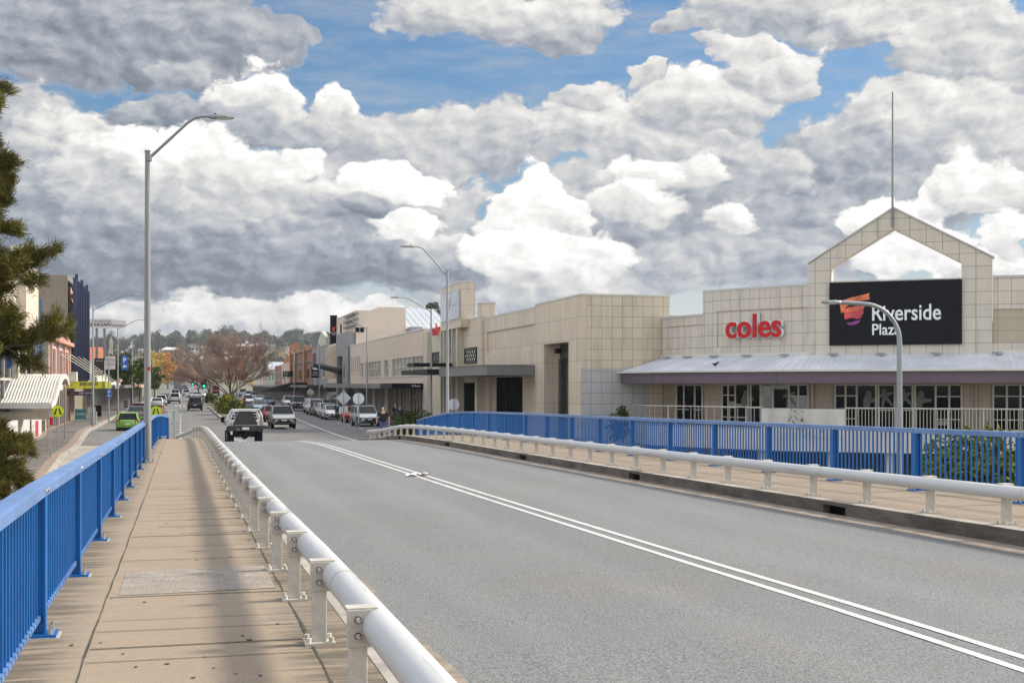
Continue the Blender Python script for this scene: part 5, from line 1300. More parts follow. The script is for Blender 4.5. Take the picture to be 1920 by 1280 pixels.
# wave canopy over the pavement
wc = thing('wave_canopy', 'white corrugated canopy with a wave-shaped roof over the pavement', 'canopy', (-8.7, 88, 0))
wy0, wy1 = yx(95, -7.4), yx(128, -7.4); prof = []
for i in range(29):
    t = i / 28; y = wy0 + (wy1 - wy0) * t
    k = [(0, 756), (.08, 758), (.2, 750), (.35, 731), (.5, 713), (.65, 703.5), (.78, 702), (.9, 707), (1, 719)]
    for (a, pa), (b, pb2) in zip(k, k[1:]):
        if a <= t <= b: s = (t - a) / (b - a); py = pa + (pb2 - pa) * (s * s * (3 - 2 * s) * .4 + s * .6); break
    prof.append((y, zat(py, -7.4, y)))
mb = MB()
for (ya_, za), (yb_, zb_) in zip(prof, prof[1:]):
    mb.face([(-10.4, ya_, za), (-7.4, ya_, za), (-7.4, yb_, zb_), (-10.4, yb_, zb_)]); mb.face([(-10.4, yb_, zb_ - .06), (-7.4, yb_, zb_ - .06), (-7.4, ya_, za - .06), (-10.4, ya_, za - .06)])
mb.build('canopy_roof', ribbed_mat('white corrugated canopy sheet', (0.55, 0.54, 0.51), 0.18, 'U'), wc, fixn=False)
mb = MB()
for i in range(17):
    x = -10.35 + 2.9 * i / 16
    for (ya_, za), (yb_, zb_) in zip(prof, prof[1:]): mb.bar((x, ya_, za + .02), (x, yb_, zb_ + .02), .05, .04)
mb.build('roof_rib', M['offwhite'], wc, kind='stuff')
mb = MB()
for (ya_, za), (yb_, zb_) in zip(prof, prof[1:]): mb.bar((-7.36, ya_, za - .1), (-7.36, yb_, zb_ - .1), .08, .32)
mb.box(-10.4, -7.4, wy0 - .12, wy0 - .01, prof[0][1] - .3, prof[0][1] + .05); mb.build('canopy_edge', M['offwhite'], wc)
mb = MB(); mb.box(-10.4, -7.5, wy0 + .3, wy0 + .55, prof[0][1] - .95, prof[0][1] - .5)
for y in (wy0 + .4, wy1 - .5): mb.box(-7.62, -7.54, y - .04, y + .04, zl(y), prof[0][1] - .3 if y < 90 else prof[-1][1] - .2)
mb.build('canopy_frame', M['tan'], wc)
tag(MB().box(-9.8, -8.6, wy0 + 1.5, wy0 + 1.6, zat(773, -9, wy0), zat(767, -9, wy0)).build('direction_sign', M['lettering']), 'small white and blue sign below the wave canopy', 'sign')
tag(MB().box(-11.2, -10.3, 97.9, 98, zl(97), E - 1.1).build('green_door', M['green']), 'green door panel below the wave canopy', 'door')
# shops under the awnings farther along
ys5 = [YB2, yx(168, XL), yx(183, XL), yx(200, XL), yx(216, XL), yx(228, XL), yx(240, XL), yx(250, XL)]
o5 = shop('ochre yellow shop with an arched parapet beyond the finned block', XL, ys5[0], ys5[1], E + 3.0, M['ochre'], 2, side=-1, awn=M['greywall'], parapet=((.2, .8, .9), (.35, .65, 1.4)))
r5 = shop('shop with a red upper wall and rooftop railing under the billboard', XL - 1.5, ys5[1], ys5[2], E + 4.2, M['tan'], 2, side=-1, awn=M['canopy'])
mb = MB(); mb.box(-24, XL - 2.2, ys5[1] + 2, ys5[3], E + 4.2, zat(628, XL - 2, ys5[2])); mb.build('upper_wall', M['redwall'], r5)
mb = MB()
for z in (.5, 1.0):
    mb.bar((-18, ys5[1] + 2.2, zat(628, XL - 2, ys5[2]) + z), (XL - 2.3, ys5[1] + 2.2, zat(628, XL - 2, ys5[2]) + z), .06, .06); mb.bar((XL - 2.3, ys5[1] + 2.2, zat(628, XL - 2, ys5[2]) + z), (XL - 2.3, ys5[3], zat(628, XL - 2, ys5[2]) + z), .06, .06)
for k in range(6): y = ys5[1] + 2.2 + k * (ys5[3] - ys5[1] - 2.2) / 5; mb.box(XL - 2.33, XL - 2.27, y - .03, y + .03, zat(628, XL - 2, ys5[2]), zat(628, XL - 2, ys5[2]) + 1)
mb.build('railing', M['dark'], r5)
w5 = shop('white shop with a red roof edge and pale hoardings', XL, ys5[2], ys5[3], E + 3.0, M['whitep'], 3, side=-1, awn=M['canopy'], roofm=M['terracotta'], glassm=M['glasslite'])
shop('white rendered shop with a balcony near the street trees', XL, ys5[3], ys5[4], E + 2.8, M['whitep'], 2, side=-1, awn=mat('brown awning', (0.16, 0.11, 0.07), 0.7))
shop('low cream shop behind the green street trees', XL, ys5[4], ys5[5], E + 2.0, M['cream'], 2, side=-1, awn=mat('orange awning', (0.45, 0.13, 0.06), 0.7))
shop('dark red flat roofed shop among the street trees', XL, ys5[5], ys5[6], E + 5.2, mat('maroon wall', (0.10, 0.02, 0.02), 0.7), 2, side=-1, awn=M['tan'])
shop('pale shop at the far left end of the row', XL, ys5[6], ys5[7], E + 3.0, M['cream'], 2, side=-1, awn=M['greywall'])
shop('last cream shop before the autumn tree', XL, ys5[7], ys5[7] + 60, E + 3.2, M['tan'], 3, side=-1, awn=M['canopy'])
# yellow awning with lettering, purple sign beneath
za_ = thing('awning_sign', 'yellow shop awning facing the bridge with dark lettering', 'awning', (-8.4, 121, E))
ax0, ax1 = xy(111, 121), xy(191, 121); az0, az1 = zat(728, -8, 121), zat(714.7, -8, 121)
mb = MB(); mb.box(ax0, ax1, 121, 132, az0, az1); mb.build('awning_box', M['yellowp'], za_)
mb = MB(); mb.box(ax1 + .003, xy(197, 121), 121.02, 132, az0, az1); mb.build('awning_end', mat('olive awning end', (0.3, 0.3, 0.02), 0.5), za_)
M['navytext'] = mat('navy lettering', (0.02, 0.02, 0.05), 0.5)
fit_text('lettering', 'zango.com.au', M['navytext'], za_, (xy(149, 121), 120.985, az0 + .16), (1, 0, 0), (0, 0, 1), xy(183, 121) - xy(149, 121), .40, off=.008)
fit_text('lettering', 'first choice', M['navytext'], za_, (xy(124, 121), 120.985, az0 + .26), (1, 0, 0), (0, 0, 1), xy(138, 121) - xy(124, 121), .10)
pz = thing('hanging_sign', 'dark purple sign hung beneath the yellow awning', 'sign', (-8.5, 121.5, E - .7))
mb = MB(); mb.box(xy(114.5, 121.5), xy(171, 121.5), 121.5, 121.6, zat(741, -8, 121.5), zat(733.5, -8, 121.5)); mb.build('sign_panel', M['violet'], pz)
fit_text('lettering', 'zango.com.au', M['lettering'], pz, (xy(148, 121.5), 121.485, zat(739.6, -8, 121.5)), (1, 0, 0), (0, 0, 1), 1.1, .22)
fit_text('lettering', 'First real estate', M['ochre'], pz, (xy(118, 121.5), 121.485, zat(739, -8, 121.5)), (1, 0, 0), (0, 0, 1), 1.0, .14)
mb = MB()
for k in range(5): mb.cyl((XL + .3, YC1 - 12 + k * 5, E + 2.6 + k * .1), (-6.9, YC1 + 3 + k * 6, E + .3), .03, n=5)
tag(mb.build('awning_stays', M['offwhite']), 'slanting pale stay rods holding up the left hand awnings', 'rods')
# billboard on posts above the roofs
bb = thing('billboard', 'long white rooftop billboard with black lettering on posts', 'billboard', (-12, 160, E + 6))
YBB = 160.0; x0, x1, xm = xy(157.5, YBB), xy(237, YBB), xy(198, YBB); Z = lambda p: zat(p, -12, YBB)
mb = MB(); mb.prism([(x0, Z(614)), (xm, Z(615)), (x1, Z(612)), (x1, Z(600.5)), (xm, Z(596.5)), (x0, Z(598))], lambda u, v, w: (u, YBB + w, v), 0, .3); mb.build('board', M['whitep'], bb)
for px in (179, 193.5): mb = MB(); mb.box(xy(px, YBB + .4), xy(px, YBB + .4) + .28, YBB + .32, YBB + .6, E + 3.0, Z(614)); mb.build('post', M['lampgrey'], bb)
M['inkb'] = mat('black lettering', (0.02, 0.02, 0.03), 0.5); M['inkn'] = mat('dark blue lettering', (0.03, 0.04, 0.16), 0.5)
fit_text('lettering', 'BARGAIN', M['inkb'], bb, (xy(169, YBB), YBB - .012, Z(611.3)), (1, 0, .02), (0, 0, 1), xy(209, YBB) - xy(169, YBB), Z(605) - Z(611.3), off=.02, shear=.25)
fit_text('lettering', 'Hunter', M['inkb'], bb, (xy(210, YBB), YBB - .012, Z(611)), (1, 0, .02), (0, 0, 1), xy(232, YBB) - xy(210, YBB), Z(607) - Z(611), off=.012, shear=.25)
fit_text('lettering', 'The', M['inkb'], bb, (xy(172, YBB), YBB - .012, Z(603.6)), (1, 0, 0), (0, 0, 1), xy(182, YBB) - xy(172, YBB), Z(599.3) - Z(603.6), shear=.25)
fit_text('lettering', 'ANGLICARE', M['inkn'], bb, (xy(183.5, YBB), YBB - .012, Z(603)), (1, 0, 0), (0, 0, 1), xy(208, YBB) - xy(183.5, YBB), Z(599.8) - Z(603), off=.01, shear=.2)
mb = MB(); cx, cz_ = xy(161.5, YBB), Z(606); mb.tube([(cx + .42 * math.cos(t * .5), YBB - .02, cz_ + .42 * math.sin(t * .5)) for t in range(11)], .07, 6); mb.build('emblem', M['pinkpaint'], bb)
# agent's dark sign, white hoarding sign
tree_sign(185.5, 671.5, 703.5, 19.5, -8.4, 'dark grey agent sign with white lettering above the left awnings', mat('dark agent sign', (0.03, 0.028, 0.028), 0.5), (('LJHooker', .2, .80, .7, .09, 'lettering'), ('6297 1766', .05, .2, .85, .1, 'lettering')))
tree_sign(206, 667.5, 692, 19, -9.0, 'white hoarding with pale teal lettering beside the dark agent sign', M['whitep'], (('GARDEN', .1, .62, .8, .2, 'teal'), ('LENDING', .1, .3, .8, .16, 'tealgrey')))
# footpath furniture: sandwich boards, bin, hydrant-like bollards
def sandwich(px, py, X, h, w, label, mt, txt=None):
    Y = yx(px, X); z0 = zp(Y); r = thing('sandwich_board', label, 'sign board', (X, Y, z0))
    for s in (1, -1):
        mb = MB(); mb.prism([(-w / 2, 0), (w / 2, 0), (w / 2, h), (-w / 2, h)], lambda u, v, q, s=s: (X + u, Y - s * (0.28 * (1 - v / h)) - s * q, z0 + v), 0.0, .02); mb.build('board', mt, r)
    if txt: fit_text('lettering', txt, M['lettering'], r, (X - w * .4, Y - .16, z0 + h * .5), (1, 0, 0), (0, .2, 1), w * .8, h * .17)
    mb = MB(); mb.box(X - w / 2 - .02, X + w / 2 + .02, Y - .30, Y - .27, z0 + .02, z0 + .14 * h); mb.build('foot', M['offwhite'], r)
sandwich(151, 780, -8.8, 1.1, .95, 'teal sandwich board saying open outside the yellow awning shop', M['teal'], 'OPEN')
sandwich(172, 775, -8.2, 1.2, .7, 'pale blank sandwich board leaning by the lamp post', M['offwhite'])
sandwich(183, 772, -7.9, 1.25, .7, 'dark sandwich board beneath the yellow awning', M['black'])
def bin_(px, X, label, mt):
    Y = yx(px, X); z0 = zp(Y); r = thing('litter_bin', label, 'bin', (X, Y, z0))
    mb = MB(); mb.box(X - .27, X + .27, Y - .27, Y + .27, z0 + .05, z0 + 1.0); mb.build('bin_body', mt, r, bevel=.04)
    mb = MB(); mb.box(X - .3, X + .3, Y - .3, Y + .3, z0 + 1.0, z0 + 1.08); mb.build('lid', M['galv'], r, bevel=.02)
    mb = MB()
    for k in range(7): mb.box(X - .25 + k * .075, X - .22 + k * .075, Y - .285, Y - .272, z0 + .12, z0 + .92)
    mb.build('slats', M['offwhite'], r)
bin_(175, -7.0, 'pale slatted litter bin beside the lamp post', M['galv']); bin_(236, -7.2, 'dark litter bin farther up the left pavement', M['dark'])
# ================================================================ lamps, signs, signals
def lamp(label, X, Y, zb, zt, arm, rise, dirx=1.0, diry=0.0, r=0.085, mt=None, head=0.65, group='street lamps', curve=False):
    mt = mt or M['galv']; d = Vector((dirx, diry, 0)).normalized()
    root = thing('street_lamp', label, 'street lamp', (X, Y, zb), 0, group)
    mb = MB(); mb.tube([(X, Y, zb), (X, Y, zb + 1.2), (X, Y, zb + 1.25), (X, Y, zt)], [r * 1.15, r * 1.1, r, r * 0.72], 14)
    mb.build('pole', mt, root, smooth='auto')
    mb = MB(); mb.box(X - r * 2, X + r * 2, Y - r * 2, Y + r * 2, zb, zb + 0.03)
    for a in (-1, 1):
        for b in (-1, 1): mb.cyl((X + a * r * 1.6, Y + b * r * 1.6, zb + .03), (X + a * r * 1.6, Y + b * r * 1.6, zb + .1), .022, n=6)
    mb.build('base_plate', M['bolt'], root)
    if not curve: mb = MB(); mb.cyl((X, Y, zt), (X, Y, zt + 0.04), r * .85, n=12); mb.build('pole_cap', mt, root)
    P = lambda t, z: (X + d.x * t, Y + d.y * t, z)
    mb = MB()
    if curve:
        R_ = rise; pts = [P(0, zt)] + [P(R_ - R_ * math.cos(a), zt + R_ * math.sin(a)) for a in [i * math.pi / 2 / 10 for i in range(1, 11)]] + [P(arm, zt + R_ + 0.04)]
        mb.tube(pts, [r * .72] * 3 + [r * .6] * (len(pts) - 3), 12)
        e = pts[-1]
    else:
        pts = [P(r * .5, zt - 0.16), P(arm * .62, zt + rise * .78), P(arm * .74, zt + rise * .93), P(arm * .86, zt + rise * .99), P(arm, zt + rise)]
        mb.tube(pts, [.042, .036, .034, .032, .03], 10); e = pts[-1]
        mb.cyl(P(r * .3, zt - .24), P(r * .3, zt - .08), r, n=12)
    mb.build('arm', mt, root, smooth='auto')
    mb = MB(); h = head
    ex, ey, ez = e; q = lambda t, w, z: (ex + d.x * t - d.y * w, ey + d.y * t + d.x * w, ez + z)
    rings = []
    for t, w, a, b in ((-.06, .05, -.03, .03), (.02, .10, -.045, .045), (h * .3, .13, -.05, .06), (h * .7, .14, -.045, .05), (h, .07, -.02, .03)):
        rings.append([q(t, -w, a), q(t, w, a), q(t, w, (a + b) / 2), q(t, w * .6, b), q(t, -w * .6, b), q(t, -w, (a + b) / 2)])
    mb.loft(rings); hd = mb.build('lamp_head', M['lampgrey'], root)
    mb = MB(); mb.obox(q(h * .55, 0, -.052), d * h * .28, (-d.y * .09, d.x * .09, 0), (0, 0, .008)); mb.build('lens', M['lettering'], hd)
    mb = MB(); mb.cyl(q(h * .2, 0, .05), q(h * .2, 0, .09), .035, n=8); mb.build('sensor', M['dark'], hd)
    return root
def lamp_at(label, px, X, pyt, zb, **k):
    Y = yx(px, X); return lamp(label, X, Y, zb if zb is not None else 0, zat(pyt, X, Y), **k)
Y = yx(276.5, -0.84)
A_ = lamp('tall grey street lamp standing on the left bridge footpath against the blue fence', -0.84, Y, zf(Y), zat(285, -.84, Y), 1.62, 1.02, r=.092, mt=M['lampgrey'], head=.62)
mb = MB(); z = zat(691, -.84, Y); mb.cyl((-0.84, Y - .075, z - .05), (-.84, Y - .09, z + .05), .05, n=6); 
mb2 = MB(); mb2.obox((-.80, Y - .088, z), (.035, .006, 0), (0, .004, 0), (0, 0, .05)); mb2.build('red_sticker', M['red'], A_)
Y = yx(839, 13.15); lamp('galvanised street lamp rising behind the far blue fence with arm over the road', 13.15, Y, zfr(min(Y, 71)) - .3, zat(509, 13.15, Y), 1.75, 1.22, dirx=-1)
for px, X, pyt, arm, rise, lab in ((808.5, 18.0, 580, 2.4, .85, 'galvanised street lamp by the entrance tower, its arm over the road'), (688, 18.0, 613, 2.4, .85, 'galvanised street lamp in front of the strip-window building'),
                              (599, 18.0, 646, 2.3, .8, 'street lamp beside the square black crown sign'), (552, 18.0, 660, 2.2, .8, 'street lamp before the brown brick building')):
    Y = yx(px, X); lamp(lab, X, Y, zr(Y) + .15, zat(pyt, X, Y), arm, rise, dirx=-1)
for px, X, pyt, arm, rise, lab in ((174.5, -6.75, 577, 3.0, 1.05, 'street lamp by the bulging kerb on the left pavement'), (221, -6.6, 614, 2.7, .9, 'street lamp beside the yellow awning on the left'),
                              (248, -6.6, 635, 2.6, .9, 'street lamp before the green street trees'), (287, -6.4, 672, 2.4, .8, 'distant left street lamp before the white parked sedan'), (299, -6.2, 678, 2.4, .8, 'distant left street lamp below the autumn tree'), (305, -6.0, 684, 2.4, .8, 'farthest left street lamp beside the autumn tree')):
    Y = yx(px, X); lamp(lab, X, Y, zp(Y), zat(pyt, X, Y), arm, rise)
X = 19.6; Y = yx(1686.5, X); lamp('curved galvanised lamp standing before the plaza sign', X, Y, -4.6, zat(640, X, Y), 1.75, 1.05, dirx=-1, diry=.15, r=.10, head=.5, curve=True)
# signs on posts
M['fluoro'] = mat('fluorescent yellow green sign', (0.52, 0.60, 0.01), 0.4)
M['signback'] = mat('aluminium sign back', (0.50, 0.50, 0.48), 0.5, var=0.08, vs=2)
M['psign'] = mat('blue parking sign', (0.012, 0.10, 0.42), 0.4)
M['orangetag'] = mat('orange tag', (0.50, 0.12, 0.04), 0.5)
def post_sign(name, label, X, Y, zb, zt, cat='sign', r=.03):
    root = thing(name, label, cat, (X, Y, zb)); mb = MB(); mb.cyl((X, Y, zb), (X, Y, zt), r, n=8); mb.build('post', M['galv'], root); return root
def disc(root, X, Y, z, r, mt, name='sign_face', th=.01, n=28, dy=-.04):
    mb = MB(); mb.cyl((X, Y + dy, z), (X, Y + dy - th, z), r, n=n); return mb.build(name, mt, root)
def flat(root, name, mt, X, Y, z, poly, w0=.052, th=.006):
    mb = MB(); mb.prism(poly, lambda u, v, w: (X + u, Y - w, z + v), w0, w0 + th); return mb.build(name, mt, root)
leg = [(-.03, .20), (.10, .20), (.02, -.05), (-.02, -.12), (-.14, -.12), (-.05, -.02)]
def ped(px, py, X, dia, zb, label):
    Y = yx(px, X); z = zat(py, X, Y); root = post_sign('crossing_sign', label, X, Y, zb(Y), z + .2)
    root['group'] = 'pedestrian crossing signs'
    disc(root, X, Y, z, dia / 2, M['black'], 'sign_rim', .008); disc(root, X, Y, z, dia / 2 * .96, M['fluoro'], 'sign_face', .006, dy=-.0481)
    k = dia / .75
    for s in (-1, 1):
        L1 = [(s * .03, .19), (s * .10, .19), (s * .20, -.13), (s * .12, -.16)]
        L2 = [(s * .115, -.19), (s * .23, -.16), (s * .25, -.12), (s * .22, -.10), (s * .13, -.165)]
        for L in (L1, L2): flat(root, 'walking_legs', M['black'], X, Y, z, [(u * k, v * k) for u, v in L], .056)
ped(108.5, 771, -7.05, .75, zp, 'round yellow crossing sign on the left pavement before the wave canopy')
ped(292.3, 771, -1.56, .75, zl, 'round yellow crossing sign beside the tall street lamp at the end of the footpath')
X = -7.1; Y = yx(95, X); r_ = post_sign('sign_post', 'thin pole with a small red tag on the left pavement', X, Y, zp(Y), zat(760, X, Y)); mb = MB(); mb.box(X - .06, X + .12, Y - .06, Y - .04, zat(797, X, Y), zat(782, X, Y)); mb.build('tag', M['red'], r_)
X = -6.75; Y = yx(31, X); r_ = post_sign('no_cycling_sign', 'round no cycling sign on a dark pole at the lower left', X, Y, zp(Y), zat(833, X, Y)); z = zat(860.5, X, Y)
mb = MB(); mb.box(X - .06, X + .05, Y - .05, Y - .035, zat(852, X, Y), zat(836, X, Y)); mb.build('tag', M['orangetag'], r_)
cx = X - .24; mb = MB(); mb.box(cx - .24, cx + .24, Y - .05, Y - .04, z - .27, z + .22); mb.build('sign_plate', M['lettering'], r_)
mb = MB(); mb.tube([(cx + .20 * math.cos(a * math.pi / 12), Y - .06, z + .20 * math.sin(a * math.pi / 12)) for a in range(25)], .022, 6); mb.bar((cx - .14, Y - .06, z + .14), (cx + .14, Y - .06, z - .14), .02, .035, up=(0, 1, 0)); mb.build('red_ring', M['red'], r_)
mb = MB()
for dx in (-.09, .09): mb.tube([(cx + dx + .05 * math.cos(a * math.pi / 5), Y - .053, z - .04 + .05 * math.sin(a * math.pi / 5)) for a in range(11)], .008, 4)
for a, b in (((-.09, -.04), (-.02, .06)), ((-.02, .06), (.07, .06)), ((.07, .06), (.09, -.04)), ((-.02, .06), (.01, -.04)), ((.01, -.04), (.07, .06))): mb.bar((cx + a[0], Y - .053, z + a[1]), (cx + b[0], Y - .053, z + b[1]), .01, .016, up=(0, 1, 0))
mb.build('bicycle_symbol', M['black'], r_)
X = -.78; Y = yx(307.5, X); r_ = post_sign('marker_post', 'weathered post with an orange tag at the end of the footpath', X, min(Y, 66), zi(min(Y, 66)), zat(757, X, min(Y, 66)), 'post', .04); Y = min(Y, 66)
mb = MB(); mb.box(X - .07, X + .03, Y - .07, Y - .045, zat(774, X, Y), zat(760, X, Y)); mb.build('tag', M['orangetag'], r_)
X = -.27; Y = 65.0; r_ = post_sign('sign_post', 'short post with a grey sign back on the traffic island', X, Y, zi(Y), zat(770, X, Y), r=.045)
mb = MB(); mb.box(X - .32, X + .17, Y + .05, Y + .06, zat(792, X, Y), zat(770, X, Y)); mb.build('sign_back', M['signback'], r_)
X = -6.25; Y = yx(204, X); r_ = post_sign('parking_sign', 'tall pole with two blue parking signs on the left kerb', X, Y, zp(Y), zat(655, X, Y), r=.06)
s_ = FPX / zc(X, Y)
for (xa, xb, ya_, yb_, off) in ((227.6, 240.4, 667, 693, 0), (199.8, 210.2, 730, 745.5, -.07)):
    x0, x1 = xy(xa, Y), xy(xb, Y); z0, z1 = zat(yb_, X, Y), zat(ya_, X, Y)
    mb = MB(); mb.box(x0, x1, Y - .10 + off, Y - .08 + off, z0, z1); pl = mb.build('sign_face', M['psign'], r_)
    w = x1 - x0; h = z1 - z0
    fit_text('lettering', 'P', M['lettering'], r_, (x0 + w * .3, Y - .112 + off, z0 + h * .55), (1, 0, 0), (0, 0, 1), w * .42, h * .32, off=.03)
    mb = MB(); mb.prism([(.2, .25), (.45, .40), (.45, .30), (.8, .30), (.8, .20), (.45, .20), (.45, .10)], lambda u, v, q: (x0 + w * u, Y - .101 + off - q, z0 + h * v), 0, .012); mb.build('arrow', M['lettering'], r_)
mb = MB()
for py in (673.5, 681.5): mb.bar((X, Y, zat(py, X, Y)), (xy(262, Y), Y, zat(py, X, Y)), .04, .04)
mb.build('cross_bar', M['galv'], r_)
# backs of signs on the right
X = 11.2; Y = yx(644.5, X); r_ = post_sign('warning_sign', 'large diamond sign seen from behind with a plate under it', X, Y, zr(Y) + .1, zat(729, X, Y), r=.035); z = zat(746, X, Y)
mb = MB(); mb.prism([(0, -.53), (.53, 0), (0, .53), (-.53, 0)], lambda u, v, w: (X + u, Y + w, z + v), .04, .05); mb.build('sign_back', M['signback'], r_)
mb = MB(); mb.box(X - .32, X + .30, Y + .04, Y + .05, z - 1.0, z - .60); mb.build('sign_back', M['signback'], r_)
X = 11.5; Y = yx(672.5, X); r_ = post_sign('round_sign', 'round white sign seen from behind beside the diamond sign', X, Y, zr(Y) + .1, zat(736, X, Y), r=.035); disc(r_, X, Y, zat(747, X, Y), .38, M['signside'], 'sign_back', dy=.06)
X = 16.9; Y = yx(582, X); r_ = post_sign('warning_sign', 'small distant diamond sign above the parked cars', X, Y, zr(Y) + .1, zat(734, X, Y)); z = zat(735, X, Y)
mb = MB(); mb.prism([(0, -.53), (.53, 0), (0, .53), (-.53, 0)], lambda u, v, w: (X + u, Y + w, z + v), .04, .05); mb.build('sign_back', M['signback'], r_)
X = 17.3; Y = yx(851, X); r_ = post_sign('round_sign', 'round sign back half hidden by the lamp before the plaza entrance', X, Y, zr(Y) + .1, zat(748, X, Y)); disc(r_, X, Y, zat(758, X, Y), .38, M['signside'], 'sign_back', dy=.06)
# traffic signals, banner pole
M['greenlit'] = mat('green signal lamp', (0.0, 0.85, 0.45), 0.4, emit=2.2)
def signal(px, py, X, Y, zb, label):
    z = zat(py, X, Y); root = post_sign('traffic_signal', label, X, Y, zb, z + .4, 'traffic light', .06)
    mb = MB(); mb.box(X - .22, X + .22, Y - .25, Y - .08, z - .5, z + .55); mb.box(X - .35, X + .35, Y - .08, Y - .06, z - .65, z + .7); mb.build('signal_head', M['black'], root)
    disc(root, X, Y, z - .32, .16, M['greenlit'], 'green_lamp', .02, 16, -.25); disc(root, X, Y, z, .13, M['dark'], 'amber_lamp', .02, 12, -.25); disc(root, X, Y, z + .32, .13, M['dark'], 'red_lamp', .02, 12, -.25)
    mb = MB(); mb.box(X - .2, X + .2, Y - .1, Y - .08, z - 1.4, z - .8); mb.build('sign_plate', M['lettering'], root)
Y = 206; signal(382.5, 720, xy(382.5, Y), Y, zr(Y), 'traffic signal showing green on the median beside the bushes')
Y = 300; signal(361.5, 717, xy(361.5, Y), Y, zr(Y), 'farther traffic signal showing green below the bare trees')
Y = 179.0; X = xy(444, Y); r_ = post_sign('banner_pole', 'white median pole with a red and orange street banner', X, Y, zr(Y) + .14, zat(656, X, Y), 'banner', .10)
M['bannerred'] = mat('red orange banner', (0.52, 0.11, 0.035), 0.7, var=0.12, vs=1.2)
mb = MB(); x0, x1 = xy(425.5, Y), xy(461, Y); mb.bar((x0, Y, zat(661, X, Y)), (x1, Y, zat(661, X, Y)), .07, .07); mb.build('cross_arm', M['lettering'], r_)
for a, b in ((427.5, 442.8), (446.5, 459)):
    mb = MB(); z0, z1 = zat(712, X, Y), zat(664, X, Y); mb.box(xy(a, Y), xy(b, Y), Y - .02, Y + .02, z0, z1); bn_ = mb.build('banner', M['bannerred'], r_)
    mb = MB(); mb.prism([(xy(a, Y), z1 - .25), (xy(b, Y), z1 - .1), (xy(b, Y), z1 - .3), (xy(a, Y), z1 - .5)], lambda u, v, w: (u, Y - .02 - w, v), .001, .006); mb.build('banner_stripe', M['lettering'], bn_)
Y = yx(397, 5.6); r_ = post_sign('median_pole', 'plain white pole on the median behind the bushes', 5.6, Y, zr(Y), zat(700, 5.6, Y), 'pole', .09)
# scrap of paper on the road
X, Y = 5.42, 29.6; rr = random.Random(3); mb = MB()
for (dx, dy, w, m_) in ((-.18, 0, .16, 0), (-.02, .03, .13, 0), (.08, -.02, .10, 1), (.16, .03, .12, 0)):
    g = [[(X + dx + w * (i / 3 - .5) * 1.6, Y + dy + w * (j / 3 - .5) * 1.6, zr(Y) + .012 + rr.uniform(0, .07 if 0 < i < 3 else .03)) for i in range(4)] for j in range(4)]
    for j in range(3):
        for i in range(3): mb.face([g[j][i], g[j][i + 1], g[j + 1][i + 1], g[j + 1][i]], m_)
tag(mb.build('paper_scrap', [M['lettering'], M['red']], fixn=False), 'crumpled scrap of white paper lying beside the double line', 'litter')
# ================================================================ vehicles
def paint(name, c, metal=0.0): return mat('paint ' + name, c, 0.28, metal=metal, coat=0.6, spec=0.5)
PAINT = {'white': paint('white', (0.60, 0.60, 0.59)), 'silver': paint('silver', (0.34, 0.35, 0.36), .5), 'pewter': paint('pewter', (0.26, 0.26, 0.245), .5), 'grey': paint('grey', (0.12, 0.125, 0.135), .4),
         'black': paint('black', (0.003, 0.003, 0.004)), 'bluegrey': paint('blue grey', (0.15, 0.23, 0.29), .35), 'green': paint('green', (0.17, 0.36, 0.045)), 'maroon': paint('maroon', (0.20, 0.015, 0.02)),
         'red': paint('red', (0.42, 0.02, 0.015)), 'navy': paint('navy', (0.035, 0.05, 0.10)), 'dark': paint('dark', (0.03, 0.032, 0.036))}
M['tyre'] = mat('tyre rubber', (0.007, 0.007, 0.007), 0.9, spec=.12); M['rim'] = mat('alloy rim', (0.30, 0.30, 0.31), 0.3, metal=.7); M['trim'] = mat('black plastic trim', (0.009, 0.009, 0.010), 0.7, spec=.15)
M['carglass'] = mat('vehicle glass', (0.010, 0.012, 0.013), 0.06, ior=1.25, spec=0.5); M['headl'] = mat('headlamp', (0.80, 0.81, 0.82), 0.1, spec=.9); M['taill'] = mat('tail lamp', (0.30, 0.008, 0.008), 0.2, spec=.7)
M['plate'] = mat('number plate', (0.62, 0.62, 0.55), 0.5); M['chrome'] = mat('bright trim', (0.5, 0.5, 0.52), 0.2, metal=.8); M['amber'] = mat('amber lamp', (0.55, 0.16, 0.02), 0.25)
SPEC = {  # length, width, height, belt, bonnet height, bonnet lip, tail height, glass (rear base, rear top, front top, front base), wheel radius, floor
 'sedan': (4.65, 1.80, 1.46, .94, .98, .70, .98, (-1.75, -1.0, .25, 1.10), .33, .22),
 'hatch': (4.00, 1.70, 1.50, .95, .99, .72, .98, (-1.90, -1.50, .35, 1.15), .31, .22),
 'suv': (4.75, 1.88, 1.72, 1.06, 1.10, .82, 1.06, (-2.22, -1.95, .30, 1.10), .37, .28),
 'pickup': (5.25, 1.94, 1.82, 1.16, 1.20, .92, 1.13, (-.85, -.65, .60, 1.30), .39, .38),
 'fourwd': (4.9, 1.92, 1.90, 1.20, 1.24, 1.02, 1.2, (-2.3, -2.2, .45, .95), .40, .40),
 'van': (4.9, 1.85, 2.05, 1.15, 1.20, .85, 1.15, (-2.35, -2.3, 1.05, 1.75), .33, .25)}
